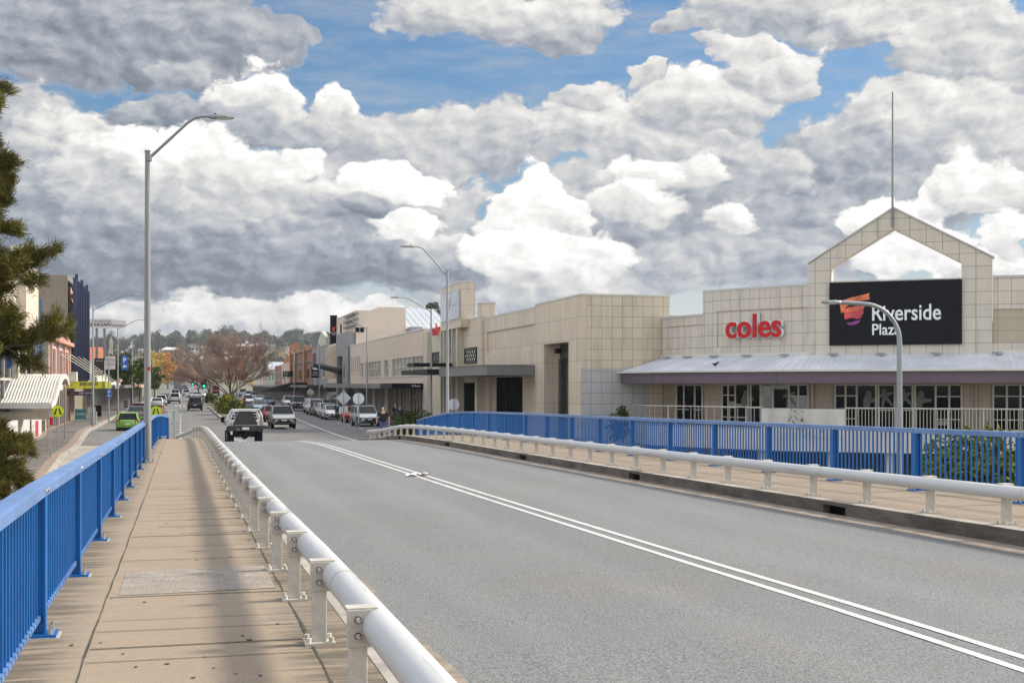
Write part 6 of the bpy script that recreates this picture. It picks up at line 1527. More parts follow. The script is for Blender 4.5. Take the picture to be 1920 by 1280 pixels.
def vehicle(kind, col, label, loc, rz, group, cat='car', name='parked_car', bull=False, detail=True, plate_txt=None):
    L, W, H, belt, bon, lip, tail, (g0, g1, g2, g3), wr, fl = SPEC[kind]; w = W / 2; c = PAINT[col]
    root = thing(name, label, cat, (0, 0, 0), 0, group)
    y0, y1 = -L / 2, L / 2
    st = [(y0, .86, fl + .14, tail - .16), (y0 + .06, .94, fl + .04, tail - .04), (y0 + .30, 1.0, fl, tail), (g0, 1.0, fl, belt), (0, 1.0, fl, belt), (g3 - .1, 1.0, fl, belt + .005), (g3 + .1, .99, fl, bon), ((g3 + y1) / 2 + .1, .98, fl, (bon + lip) / 2 + .08), (y1 - .22, .95, fl, lip + .05), (y1 - .05, .88, fl + .04, lip - .05), (y1, .78, fl + .12, lip - .2)]
    rings = []
    for (y, k, b, t) in st:
        a = w * k; m_ = b + (t - b) * .55
        rings.append([(-a * .86, y, b), (-a * .98, y, b + .13), (-a, y, m_), (-a * .965, y, t - .10), (-a * .90, y, t), (a * .90, y, t), (a * .965, y, t - .10), (a, y, m_), (a * .98, y, b + .13), (a * .86, y, b)])
    mb = MB()
    if kind == 'pickup':
        mb.loft([r for r in rings[3:]]); 
        for r in rings[:1]: pass
        mb.box(-w * .98, -w * .90, y0 + .08, g0, fl + .1, tail); mb.box(w * .90, w * .98, y0 + .08, g0, fl + .1, tail); mb.box(-w * .96, w * .96, y0 + .02, y0 + .1, fl + .25, tail); mb.box(-w * .9, w * .9, y0 + .1, g0, fl + .2, fl + .4)
    else: mb.loft(rings)
    mb.build('body', c, root, smooth='auto', bevel=0.02)
    a0, a1 = w * .895, w * .73; zt = H - .04; zb = belt - .01
    if kind == 'van': a1 = w * .80
    rb = [(-a0, g0, zb), (a0, g0, zb), (a0, g3, zb + (.03)), (-a0, g3, zb + .03)]; rt = [(-a1, g1, zt), (a1, g1, zt), (a1, g2, zt), (-a1, g2, zt)]
    mb = MB(); mb.loft([rb, rt]); 
    gl = mb.build('windows', M['carglass'] if kind != 'van' else M['carglass'], root)
    mb = MB(); q = .03
    mb.loft([[(-a1 - q, g1 - q, zt - .03), (a1 + q, g1 - q, zt - .03), (a1 + q, g2 + q, zt - .03), (-a1 - q, g2 + q, zt - .03)], [(-a1 * .98, g1, zt + .015), (a1 * .98, g1, zt + .015), (a1 * .98, g2 - .02, zt + .015), (-a1 * .98, g2 - .02, zt + .015)], [(-a1 * .8, g1 + .15, zt + .04), (a1 * .8, g1 + .15, zt + .04), (a1 * .8, g2 - .2, zt + .04), (-a1 * .8, g2 - .2, zt + .04)]])
    for s in (-1, 1):
        def lerp(ya, yb, t): return (s * (a0 + (a1 - a0) * t) + s * .004, ya + (yb - ya) * t, zb + (zt - zb) * t)
        mb.bar(lerp(g3, g2, 0), lerp(g3, g2, 1), .055, .06); mb.bar(lerp(g0, g1, 0), lerp(g0, g1, 1), .10 if kind != 'sedan' else .13, .08)
        ym = (g0 + g3) / 2 - .1 if kind != 'pickup' else (g0 + g3) / 2 - .05; mb.bar(lerp(ym, ym, 0), lerp(ym, ym, 1), .04, .09)
        if kind == 'van':
            mb.face([lerp(g0 + .1, g1 + .1, .0), lerp(g2 - .5, g2 - .5, .0), lerp(g2 - .5, g2 - .5, 1), lerp(g0 + .1, g1 + .1, 1)])
        if kind in ('suv', 'fourwd'): mb.bar((s * a1 * .95, g1 + .15, zt + .06), (s * a1 * .95, g2 - .25, zt + .06), .04, .05)
    if kind == 'van': mb.box(-a1, a1, g0 + .02, g0 + .06, zb, zb + .38); mb.box(-.03, .03, g0 - .02, g0 + .05, zb, zt)
    mb.build('roof', c, root, bevel=0.015)
    # wheels
    ax = (L * .31, -L * .27) if kind != 'pickup' else (L * .305, -L * .30)
    for ya in ax:
        for s in (-1, 1):
            mb = MB(); xo, xi = s * (w - .005), s * (w - .24)
            rings_ = [[(x, ya + r * math.cos(t * math.pi / 10), wr + r * math.sin(t * math.pi / 10)) for t in range(20)] for x, r in ((xi, wr * .9), (xi + s * .02, wr), (xo - s * .03, wr), (xo, wr * .93), (xo + s * .002, wr * .68))]
            mb.loft(rings_); t_ = mb.build('wheel', M['tyre'], root)
            mb = MB(); mb.cyl((xo - s * .01, ya, wr), (xo + s * .008, ya, wr), wr * .64, n=14); mb.build('rim', M['rim'] if kind != 'fourwd' else M['rim'], t_)
            if s == 1:
                pass
    for ya in ax:
        for s in (-1, 1):
            mb = MB(); pts = [(s * (w * .985), ya + (wr + .07) * math.cos(t), wr + (wr + .07) * math.sin(t)) for t in [i * math.pi / 9 for i in range(10)]]
            mb.tube(pts, .035, 5); mb.build('wheel_arch', M['trim'], root)
    # front
    zl_ = lip - .16
    mb = MB(); mb.box(-w * .46, w * .46, y1 - .04, y1 + .012, lip - .32, lip - .11); mb.box(-w * .93, -w * .46, y1 - .30, y1 - .012, lip - .29, lip - .10); mb.box(w * .46, w * .93, y1 - .30, y1 - .012, lip - .29, lip - .10); mb.box(-w * .62, w * .62, y1 - .03, y1 + .010, fl + .14, fl + .26); mb.build('grille', M['trim'], root)
    mb = MB(); mb.box(-w * .40, w * .40, y1 + .01, y1 + .02, lip - .215, lip - .195); mb.build('grille_bar', M['chrome'], root)
    for s in (-1, 1):
        mb = MB(); mb.loft([[(s * w * .44, y1 - .03, lip - .26), (s * w * .44, y1 + .008, lip - .26), (s * w * .44, y1 + .004, lip - .13), (s * w * .44, y1 - .06, lip - .12)], [(s * w * .90, y1 - .32, lip - .22), (s * w * .92, y1 - .20, lip - .22), (s * w * .92, y1 - .22, lip - .06), (s * w * .90, y1 - .34, lip - .05)]]); mb.build('headlight', M['headl'], root)
        mb = MB(); tz = tail - .36 if kind not in ('van',) else tail - .3
        hh = .34 if kind in ('pickup', 'fourwd', 'van', 'suv', 'hatch') else .17
        mb.loft([[(s * w * .66, y0 - .012, tz), (s * w * .66, y0 - .012, tz + hh), (s * w * .66, y0 + .08, tz + hh), (s * w * .66, y0 + .08, tz)], [(s * w * .93, y0 + .05, tz), (s * w * .93, y0 + .05, tz + hh), (s * w * .93, y0 + .2, tz + hh), (s * w * .93, y0 + .2, tz)]]); mb.build('tail_light', M['taill'], root)
        mb = MB(); ym = g3 - .30; mb.obox((s * (w + .10), ym, belt + .08), (.10, 0, 0), (0, .05, 0), (0, 0, .07)); mb.box(*(sorted((s * w * .88, s * (w + .02)))), ym - .02, ym + .02, belt + .03, belt + .07); mb.build('mirror', c if kind != 'fourwd' else M['trim'], root, bevel=.02)
        mb = MB(); z = belt - .14
        for yh in ((g0 + g3) / 2 - .55, (g0 + g3) / 2 + .35): mb.box(*(sorted((s * w * .985, s * (w * 1.0 + .012)))), yh - .09, yh + .09, z, z + .035)
        mb.build('door_handle', M['chrome'], root)
    mb = MB(); mb.box(-.19, .19, y1 + .021, y1 + .035, fl + .27, fl + .38); mb.build('number_plate', M['plate'], root)
    mb = MB(); zp_ = tail - .42 if kind in ('sedan', 'suv', 'hatch') else fl + .22
    mb.box(-.19, .19, y0 - .045, y0 - .012, zp_, zp_ + .11); mb.build('number_plate', M['plate'], root)
    mb = MB(); mb.box(-w * .84, w * .84, y0 - .02, y0 + .1, fl - .02, fl + .16); mb.box(-w * .80, w * .80, y1 - .12, y1 + .006, fl - .02, fl + .10)
    mb.box(-w * .85, w * .85, y0 + .4, y1 - .4, fl - .03, fl + .05); mb.build('bumper', M['trim'], root, bevel=.02)
    if bull:
        mb = MB()
        for z in (.55, .95, 1.15): mb.tube([(-w * .85, y1 + .08, z), (-w * .4, y1 + .2, z), (w * .4, y1 + .2, z), (w * .85, y1 + .08, z)], .045, 6)
        for x in (-.5, -.2, .2, .5): mb.cyl((x, y1 + .19, .45), (x, y1 + .19, 1.2), .04, n=6)
        mb.box(-w * .9, w * .9, y1 - .02, y1 + .16, .42, .62); mb.build('bull_bar', M['trim'], root)
    root.location = loc; root.rotation_euler = (0, 0, rz)
    return root
def on_street(px, zcv, lat=None, zfn=None):
    """place from a photo column and a distance along the view axis"""
    X = (px - 960) / FPX * zcv * CT + zcv * ST; Y = -(px - 960) / FPX * zcv * ST + zcv * CT
    return (X, Y, (zfn or zr)(Y) - .004)
PI = math.pi
G1, G2, G3, G4 = 'cars driving towards the bridge', 'cars driving away up the street', 'cars parked on the right kerb', 'cars parked on the left kerb'
vehicle('pickup', 'pewter', 'silver dual cab pickup driving towards the bridge behind the tray truck', on_street(528, 103), PI, G1, 'pickup', 'pickup_truck')
vehicle('hatch', 'maroon', 'dark red hatchback half hidden behind the silver pickup', on_street(509, 121), PI, G1, 'car', 'moving_car')
vehicle('sedan', 'bluegrey', 'blue grey sedan with dark lower grille in the oncoming lane', on_street(486, 158), PI, G1, 'car', 'moving_car')
vehicle('hatch', 'navy', 'slate blue hatchback in the oncoming lane beside the parked cars', on_street(504, 205), PI, G1, 'car', 'moving_car')
vehicle('suv', 'white', 'white four wheel drive following the blue grey sedan', on_street(464.5, 206), PI, G1, 'car', 'moving_car')
vehicle('sedan', 'silver', 'pale silver sedan behind the slate blue hatchback', on_street(486, 235), PI, G1, 'car', 'moving_car')
vehicle('suv', 'grey', 'dark grey car farther back in the oncoming queue', on_street(478, 270), PI, G1, 'car', 'moving_car')
vehicle('suv', 'silver', 'silver car at the back of the oncoming queue', on_street(467, 300), PI, G1, 'car', 'moving_car')
vehicle('van', 'silver', 'grey van partly hidden by the bare tree', on_street(455, 330), PI, G1, 'van', 'moving_van')
vehicle('fourwd', 'grey', 'dark four wheel drive with a black bull bar near the planter', on_street(560, 165), PI, G3, 'car', 'parked_car', bull=True)
vehicle('pickup', 'white', 'white pickup beside the dark four wheel drive with bull bar', on_street(543, 182), PI, G3, 'pickup', 'pickup_truck')
for px, z_, k, c, lab in ((684.5, 109, 'suv', 'silver', 'silver four wheel drive parked nearest on the right kerb'), (661, 119, 'hatch', 'red', 'red hatchback parked behind the silver four wheel drive'),
                          (622, 128, 'sedan', 'white', 'white sedan parked beside the person in the blue vest'), (611.5, 135, 'hatch', 'white', 'white hatchback parked second behind the blue vest'),
                          (600, 141.5, 'sedan', 'dark', 'black sedan parked among white cars on the right kerb'), (592, 148, 'suv', 'white', 'white wagon parked just beyond the black sedan'), (586, 155, 'suv', 'silver', 'silver wagon last in the parked row by the planter')):
    vehicle(k, c, lab, on_street(px, z_), PI + R(2.0), G3)
vehicle('hatch', 'green', 'bright green hatchback parked on the left beside the blue fence', on_street(241, 99, zfn=lambda y: zl(y)), 0, G4)
for px, z_, k, c, lab in ((256, 121, 'sedan', 'grey', 'dark grey sedan parked ahead of the green hatchback'), (262, 136, 'hatch', 'maroon', 'maroon car parked ahead of the dark grey sedan'),
                          (294.5, 186, 'sedan', 'white', 'white sedan parked beyond the crossing, first of the left far row'), (302, 205, 'suv', 'white', 'white wagon second in the left far row'), (306.5, 222, 'suv', 'grey', 'grey wagon third in the left far row'), (309.5, 243, 'sedan', 'navy', 'dark blue sedan fourth in the left far row'), (312.5, 268, 'hatch', 'silver', 'silver hatchback last in the left far row')):
    vehicle(k, c, lab, on_street(px, z_), 0, G4)
vehicle('suv', 'black', 'black four wheel drive driving away in the lane beside the median', on_street(365.5, 168), 0, G2, 'car', 'moving_car')
vehicle('pickup', 'white', 'white pickup driving away in the left lane', on_street(327.5, 226), 0, G2, 'pickup', 'pickup_truck')
vehicle('van', 'white', 'white delivery van driving away ahead of the white pickup', on_street(328.5, 300), 0, G2, 'van', 'moving_van')
vehicle('pickup', 'white', 'distant white utility driving away by the traffic signal', on_street(349.5, 330), 0, G2, 'pickup', 'pickup_truck')
vehicle('sedan', 'silver', 'silver sedan turning by the median bushes at the signal', on_street(368, 300), R(-60), G2, 'car', 'moving_car')
vehicle('suv', 'silver', 'far silver car before the yellow field at the end of the street', on_street(349, 420), 0, G2, 'car', 'moving_car')
vehicle('suv', 'navy', 'far blue car at the end of the street', on_street(345.5, 480), 0, G2, 'car', 'moving_car')
# box trucks far up the street, simple but whole
def box_truck(label, loc, rz, cabc, boxc, group):
    root = thing('box_truck', label, 'truck', (0, 0, 0), 0, group)
    mb = MB(); mb.box(-1.2, 1.2, -4.2, 1.2, 1.1, 3.5); mb.build('cargo_box', boxc, root, bevel=.03)
    mb = MB(); mb.loft([[(-1.15, 1.3, .6), (1.15, 1.3, .6), (1.15, 3.3, .6), (-1.15, 3.3, .6)], [(-1.15, 1.3, 1.7), (1.15, 1.3, 1.7), (1.15, 3.3, 1.6), (-1.15, 3.3, 1.6)], [(-1.05, 1.35, 2.8), (1.05, 1.35, 2.8), (1.05, 3.0, 2.75), (-1.05, 3.0, 2.75)]]); mb.build('cab', cabc, root, bevel=.05)
    mb = MB(); mb.obox((0, 3.18, 2.15), (.95, 0, 0), (0, .02, -.0), (0, -.14, .45)); mb.build('windscreen', M['carglass'], root)
    mb = MB(); mb.box(-1.0, 1.0, 3.28, 3.36, .65, 1.2); mb.build('grille', M['trim'], root); mb = MB(); mb.box(-1.1, 1.1, -4.25, -4.2, .75, 1.08); mb.build('tail_bar', M['taill'], root)
    for y in (2.4, -2.2, -3.2):
        for s in (-1, 1): mb = MB(); mb.cyl((s * .85, y, .5), (s * 1.18, y, .5), .5, n=16); mb.build('wheel', M['tyre'], root)
    root.location = loc; root.rotation_euler = (0, 0, rz); return root
box_truck('grey box truck driving away far up the street', on_street(333, 390), 0, PAINT['grey'], PAINT['grey'], G2)
box_truck('red truck coming towards the bridge behind the median bushes', on_street(403, 345), PI, PAINT['red'], PAINT['white'], G1)
# ---------------------------------------------------------------- tray truck on the crest, seen from behind
def tray_truck(loc, rz):
    root = thing('tray_truck', 'white tray-back utility with a dark tapered canopy box, driving away over the crest', 'truck', (0, 0, 0), 0)
    al = mat('aluminium tray', (0.46, 0.47, 0.49), 0.38, metal=.35, var=.12, vs=3); ds = mat('dark weathered steel', (0.026, 0.023, 0.021), 0.6, var=.25, vs=4)
    mb = MB()
    for y in (-.35,):
        for s in (-1, 1): mb.bar((s * .38, -2.2, .72), (s * .38, 2.0, .72), .10, .16)
    mb.box(-.9, .9, -.2, -.1, .5, .7); mb.bar((-.75, -1.1, .42), (.75, -1.1, .42), .14, .14); mb.ball((0, -1.1, .42), .2, .2, .17); mb.build('chassis', ds, root)
    mb = MB(); mb.box(-.98, .98, -2.3, .45, .86, .92); mb.build('tray_floor', al, root)
    for s in (-1, 1):
        mb = MB(); mb.box(*sorted((s * .955, s * .985)), -2.25, .42, .92, 1.20)
        for k in range(3): mb.box(*sorted((s * .985, s * .995)), -2.25, .42, .96 + k * .085, .985 + k * .085)
        mb.build('side_board', al, root)
        mb = MB(); mb.box(*sorted((s * .72, s * .97)), -2.31, -2.28, .58, .84); mb.build('rear_lamp_panel', ds, root)
        mb = MB(); mb.box(*sorted((s * .66, s * .76)), -2.345, -2.31, .70, .82); mb.build('tail_light', M['taill'], root)
        mb = MB(); mb.box(*sorted((s * .74, s * .86)), -2.33, -2.30, .93, 1.0); mb.build('indicator', M['amber'], root)
        mb = MB(); mb.box(*sorted((s * .64, s * .98)), -1.52, -1.50, .18, .62); mb.box(*sorted((s * .62, s * 1.0)), -1.5, -.7, .78, .84); mb.build('mudguard', M['trim'], root)
        for y in (-1.1, 2.05):
            mb = MB(); xo, xi = s * .985, s * .60 if y < 0 else s * .75
            mb.loft([[(x, y + r * math.cos(t * PI / 10), .39 + r * math.sin(t * PI / 10)) for t in range(20)] for x, r in ((xi, .36), (xi + s * .02, .39), (xo - s * .03, .39), (xo, .36), (xo + s * .002, .26))]); t_ = mb.build('wheel', M['tyre'], root)
            mb = MB(); mb.cyl((xo, y, .39), (xo + s * .006, y, .39), .25, n=14); mb.build('rim', M['rim'], t_)
        mb = MB(); mb.obox((s * 1.12, 1.5, 1.30), (.10, 0, 0), (0, .05, 0), (0, 0, .14)); mb.bar((s * .9, 1.5, 1.25), (s * 1.06, 1.5, 1.25), .03, .03); mb.build('mirror', M['trim'], root)
    mb = MB(); mb.box(-.90, .90, -2.36, -2.29, .62, .90); mb.box(-.97, .97, -2.34, -2.26, .84, .90); mb.build('tail_bar', ds, root)
    mb = MB(); mb.box(-.19, .19, -2.385, -2.365, .69, .81); pl = mb.build('number_plate', M['plate'], root)
    mb = MB(); mb.box(-.50, -.33, -2.38, -2.363, .69, .74); mb.build('sticker', M['pinkpaint'], root)
    mb = MB(); mb.box(-.83, -.72, -2.375, -2.365, .45, .62); mb.build('mud_flap_sign', M['plate'], root)
    # tapered dark canopy box on the tray
    mb = MB(); b0 = [(-.66, -2.2, .93), (.66, -2.2, .93), (.66, -.2, .93), (-.66, -.2, .93)]; b1 = [(-.34, -2.12, 1.62), (.30, -2.12, 1.62), (.30, -.3, 1.62), (-.34, -.3, 1.62)]; mb.loft([b0, b1]); cb = mb.build('canopy_box', ds, root, bevel=.02)
    mb = MB()
    for s, t in ((-.27, -.27), (.25, .25)): mb.bar((s, -2.215, .95), (t, -2.14, 1.62), .06, .03)
    mb.bar((-.64, -2.22, .97), (.64, -2.22, .97), .04, .05); mb.bar((-.33, -2.15, 1.60), (.3, -2.15, 1.60), .04, .05)
    for sx in (-1, 1): mb.bar((sx * .65, -2.22, .95), (sx * .325, -2.14, 1.62), .05, .05)
    mb.build('box_frame', mat('dark frame steel', (0.03, 0.028, 0.025), .5), cb)
    # ladder rack and headboard
    mb = MB()
    for y in (-1.9, .38):
        mb.tube([(-.93, y, .92), (-.93, y, 1.38), (-.72, y, 1.70), (.78, y, 1.70), (.93, y, 1.40), (.93, y, .92)], .035, 6)
        mb.tube([(-.78, y + .02, .92), (-.78, y + .02, 1.35), (-.6, y + .02, 1.62)], .025, 6)
    for x in (-.72, .78): mb.bar((x, -2.1, 1.72), (x, 1.6, 1.72), .05, .06)
    for x in (-.5, -.2, .1, .4): mb.bar((x, .38, .95), (x, .38, 1.68), .03, .03)
    for z in (1.1, 1.25, 1.4, 1.55): mb.bar((-.75, .38, z), (.75, .38, z), .03, .03)
    mb.build('ladder_rack', PAINT['white'], root)
    # cab
    c = PAINT['white']; mb = MB()
    prof = [(.5, .55), (.5, 1.22), (.55, 1.25), (1.55, 1.25), (1.75, 1.12), (2.6, 1.0), (2.75, .8), (2.75, .5)]
    mb.prism(prof, lambda u, v, w: (w, u, v), -.88, .88); mb.build('cab', c, root, bevel=.04)
    mb = MB(); mb.loft([[(-.82, .55, 1.24), (.82, .55, 1.24), (.82, 1.72, 1.2), (-.82, 1.72, 1.2)], [(-.70, .68, 1.74), (.70, .68, 1.74), (.70, 1.3, 1.74), (-.70, 1.3, 1.74)]]); mb.build('windows', M['carglass'], root)
    mb = MB(); mb.box(-.73, .73, .65, 1.32, 1.742, 1.79); mb.build('roof', c, root, bevel=.02)
    root.location = loc; root.rotation_euler = (0, 0, rz); return root
def on_deck(X, Y): return (X, Y, zr(Y) - .01)
tt = tray_truck(on_deck(3.22, 68.6), 0); tt.rotation_euler = (R(-3.2), 0, 0); tt.scale = (0.91, 0.95, 1.03)
# ================================================================ people
SK = mat('skin', (0.50, 0.27, 0.19), 0.55); HAIR = mat('dark hair', (0.02, 0.014, 0.010), 0.7)
CLOTH = {k: mat(k + ' cloth', c, 0.85, var=.12, vs=6) for k, c in {'black': (0.005, 0.005, 0.006), 'denim': (0.06, 0.11, 0.23), 'blue': (0.01, 0.22, 0.50), 'navy': (0.02, 0.025, 0.05), 'red': (0.42, 0.03, 0.03), 'grey': (0.12, 0.12, 0.13), 'brown': (0.10, 0.06, 0.04), 'white': (0.55, 0.55, 0.55)}.items()}
def skin(name, verts, edges, mt, parent, sub=2):
    me = bpy.data.meshes.new(name); me.from_pydata([v[0] for v in verts], edges, []); o = bpy.data.objects.new(name, me); COL.objects.link(o)
    sk = o.modifiers.new('skin', 'SKIN'); sk.use_smooth_shade = True
    lay = me.skin_vertices[0].data
    for i, v in enumerate(verts): lay[i].radius = (v[1], v[2] if len(v) > 2 else v[1]); lay[i].use_root = i == 0
    s = o.modifiers.new('sub', 'SUBSURF'); s.levels = sub; s.render_levels = sub
    bpy.context.view_layer.update(); m2 = bpy.data.meshes.new_from_object(o.evaluated_get(bpy.context.evaluated_depsgraph_get()))
    bpy.data.objects.remove(o); bpy.data.meshes.remove(me); m2.materials.clear(); m2.materials.append(mt); m2.name = name
    for p in m2.polygons: p.use_smooth = True
    q = bpy.data.objects.new(name, m2); COL.objects.link(q)
    if parent: q.parent = parent
    return q
def person(label, loc, rz, top='black', legs='denim', bald=False, sleeves='short', stride=.2, H=1.76, arms=None, group=None, vest=None, stout=1.0):
    """faces -Y in its own frame; one continuous body, clothes and hair as children"""
    r = thing('person', label, 'person', loc, rz, group); k = H / 1.76; b = stout
    st = stride; V = Vector
    hipL, hipR = V((.09 * b, 0, .93)), V((-.09 * b, 0, .93)); kL, kR = V((.10, -.10 * st * 2 - .02, .50)), V((-.10, .04 * st, .50)); aL, aR = V((.10, -st * .62, .085)), V((-.10, st * .95, .13)); tL, tR = aL + V((.02, -.17, -.045)), aR + V((-.02, -.16, -.075))
    sL, sR = V((.19 * b, 0, 1.42)), V((-.19 * b, 0, 1.42)); eL, eR = V((.27 * b, .07, 1.14)), V((-.27 * b, .0, 1.14)); wL, wR = V((.27 * b, .0 - .02, .90)), V((-.26 * b, -.14, .93))
    if arms == 'bent': eL, eR, wL, wR = V((.27, .03, 1.15)), V((-.27, .03, 1.15)), V((.12, -.22, 1.08)), V((-.12, -.22, 1.08))
    body = [(V((0, 0, 1.0)), .14 * b, .105 * b), (V((0, 0, 1.16)), .13 * b, .10 * b), (V((0, 0, 1.34)), .155 * b, .105 * b), (V((0, .0, 1.46)), .08, .07), (V((0, -.005, 1.53)), .056), (V((0, -.02, 1.58)), .068, .075), (V((0, -.02, 1.66)), .077, .092), (V((0, -.01, 1.735)), .052, .06),
            (hipL, .085), (kL, .058), (aL, .040), (tL, .030), (hipR, .085), (kR, .058), (aR, .040), (tR, .030),
            (sL, .055), (eL, .042), (wL, .028), (sR, .055), (eR, .042), (wR, .028)]
    ed = [(0, 1), (1, 2), (2, 3), (3, 4), (4, 5), (5, 6), (6, 7), (0, 8), (8, 9), (9, 10), (10, 11), (0, 12), (12, 13), (13, 14), (14, 15), (2, 16), (16, 17), (17, 18), (2, 19), (19, 20), (20, 21)]
    for wi, w_, e_, s in ((18, wL, eL, 1), (21, wR, eR, -1)):
        d = (w_ - e_).normalized(); side = V((0, 1, 0)) - d * d.y; side.normalize(); inn = V((-s, 0, 0))
        palm = w_ + d * .07; pi = len(body); body.append((palm, .030, .016)); ed.append((wi, pi))
        for f, (o_, l_) in enumerate(((-.028, .07), (-.010, .08), (.010, .075), (.027, .058))):
            a_ = palm + d * .035 + side * o_; c_ = a_ + d * l_ * .55 + inn * .008; e2 = c_ + d * l_ * .35 + inn * .03
            n = len(body); body += [(a_, .010), (c_, .009), (e2, .008)]; ed += [(pi, n), (n, n + 1), (n + 1, n + 2)]
        n = len(body); t1 = w_ + d * .04 - side * .035 + inn * .01; body += [(t1, .011), (t1 + d * .045 - side * .012 + inn * .015, .009)]; ed += [(pi, n), (n, n + 1)]
    skin('body', body, ed, SK, r)
    g = .016
    sh = [(V((0, 0, .86)), .17 * b, .14 * b), (V((0, 0, 1.10)), .165 * b, .138 * b), (V((0, 0, 1.34)), .185 * b, .135 * b), (V((0, 0, 1.50)), .088, .080), (sL, .072), (sL.lerp(eL, .75) if sleeves == 'short' else eL, .062 if sleeves == 'short' else .056), (sR, .072), (sR.lerp(eR, .75) if sleeves == 'short' else eR, .062 if sleeves == 'short' else .056)]
    se = [(0, 1), (1, 2), (2, 3), (2, 4), (4, 5), (2, 6), (6, 7)]
    if sleeves == 'long': sh += [(wL, .040), (wR, .040)]; se += [(5, 8), (7, 9)]
    skin('top', sh, se, CLOTH[top], r)
    if vest: skin('vest', [(V((0, 0, .95)), .16 * b, .125 * b), (V((0, 0, 1.16)), .158 * b, .13 * b), (V((0, 0, 1.36)), .178 * b, .13 * b), (V((0, 0, 1.46)), .10, .09)], [(0, 1), (1, 2), (2, 3)], CLOTH[vest], r)
    tr = [(V((0, 0, 1.06)), .155 * b, .122 * b), (hipL, .10), (kL, .072), (aL + V((0, 0, .02)), .058), (hipR, .10), (kR, .072), (aR + V((0, 0, .02)), .058)]
    skin('trousers', tr, [(0, 1), (1, 2), (2, 3), (0, 4), (4, 5), (5, 6)], CLOTH[legs], r)
    for a_, t_ in ((aL, tL), (aR, tR)): skin('shoe', [(a_ + V((0, .03, -.03)), .048, .045), (a_.lerp(t_, .5) + V((0, 0, -.01)), .046, .038), (t_ + V((0, -.03, 0)), .038, .028)], [(0, 1), (1, 2)], CLOTH['white'] if legs == 'denim' else CLOTH['black'], r)
    mb = MB()
    for s in (-1, 1): mb.ball((s * .030, -.105, 1.655), .010, .008, .008, 6, 4)
    o = mb.build('eyes', HAIR, None); o.parent = r
    mb = MB(); mb.box(-.026, .026, -.108, -.100, 1.595, 1.603); o = mb.build('mouth', mat('lips', (0.32, 0.12, 0.10), .5) if 'lips' not in bpy.data.materials else bpy.data.materials['lips'], None); o.parent = r
    mb = MB(); mb.loft([[(-.010, -.10, 1.665), (.010, -.10, 1.665), (0, -.112, 1.665)], [(-.018, -.10, 1.625), (.018, -.10, 1.625), (0, -.135, 1.628)]]); 
    for s in (-1, 1): mb.ball((s * .082, 0, 1.645), .012, .022, .034, 6, 5)
    o = mb.build('nose_and_ears', SK, None, smooth=True); o.parent = r
    if not bald: skin('hair', [(V((0, .035, 1.60)), .06, .05), (V((0, .02, 1.68)), .086, .085), (V((0, .0, 1.745)), .066, .072)], [(0, 1), (1, 2)], HAIR, r)
    r.scale = (k, k, k); return r
def ped_at(px, zcv, zfn, dz=.0):
    x, y, z = on_street(px, zcv, zfn=zfn); return (x, y, z + dz)
person('bald man in a black T-shirt and jeans walking along the right footpath', ped_at(718, 72, zfr), R(-14), 'black', 'denim', True, stout=1.25, H=1.80, stride=.25)
person('person in a bright blue vest and dark clothes standing by the parked white sedan', ped_at(632, 124, zr), R(10), 'navy', 'black', False, 'long', .1, vest='blue')
person('person in black standing near the cafe chairs under the awning', ped_at(741, 108, zr, .15), R(30), 'black', 'navy', False, 'long', .1, arms='bent')
person('seated-height person in a navy coat beside the cafe planting', ped_at(750, 107, zr, .15), R(-20), 'navy', 'navy', False, 'long', .1, H=1.6)
person('pedestrian in dark clothes under the far awning behind the lamp', ped_at(613, 150, zr, .15), R(20), 'black', 'black', False, 'long', .2)
person('second dark pedestrian under the far awning by the shop window', ped_at(607, 158, zr, .15), R(-20), 'grey', 'black', False, 'long', .2)
person('person in black walking behind the dark four wheel drive', ped_at(577, 168, zr, .15), R(180), 'black', 'black', False, 'long', .25)
person('small figure in red crossing by the median bushes', ped_at(458, 180, zr, .1), R(160), 'red', 'navy', False, 'long', .3, H=1.65)
# ================================================================ vegetation
def leafmat(name, c, var=.35, rv=.12, rough=.85): return mat(name, c, rough, var=var, vs=1.3, rvar=rv, spec=.08)
M['bark'] = mat('bark', (0.07, 0.05, 0.038), 0.9, var=.3, vs=6); M['twig'] = mat('bare twigs', (0.25, 0.175, 0.14), 0.85, var=.35, vs=.5); M['twig2'] = mat('rust leaved twigs', (0.24, 0.085, 0.035), 0.85, var=.3, vs=.5)
M['gum'] = leafmat('gum leaves', (0.125, 0.125, 0.080), .35, .25); M['gum2'] = leafmat('dark gum leaves', (0.095, 0.10, 0.072), .3, .25); M['pine'] = leafmat('casuarina needles', (0.145, 0.132, 0.030), .4); M['pine2'] = leafmat('casuarina needles dark', (0.09, 0.08, 0.022), .4)
M['leafg'] = leafmat('street tree leaves', (0.060, 0.090, 0.020), .4); M['leafy'] = leafmat('autumn leaves', (0.52, 0.33, 0.04), .4); M['leafo'] = leafmat('orange leaves', (0.50, 0.22, 0.03), .3); M['shrub'] = leafmat('shrub leaves', (0.10, 0.115, 0.016), .5); M['shrubd'] = leafmat('dark shrub leaves', (0.045, 0.055, 0.014), .4); M['shruby'] = leafmat('yellow green shrub', (0.20, 0.18, 0.025), .4)
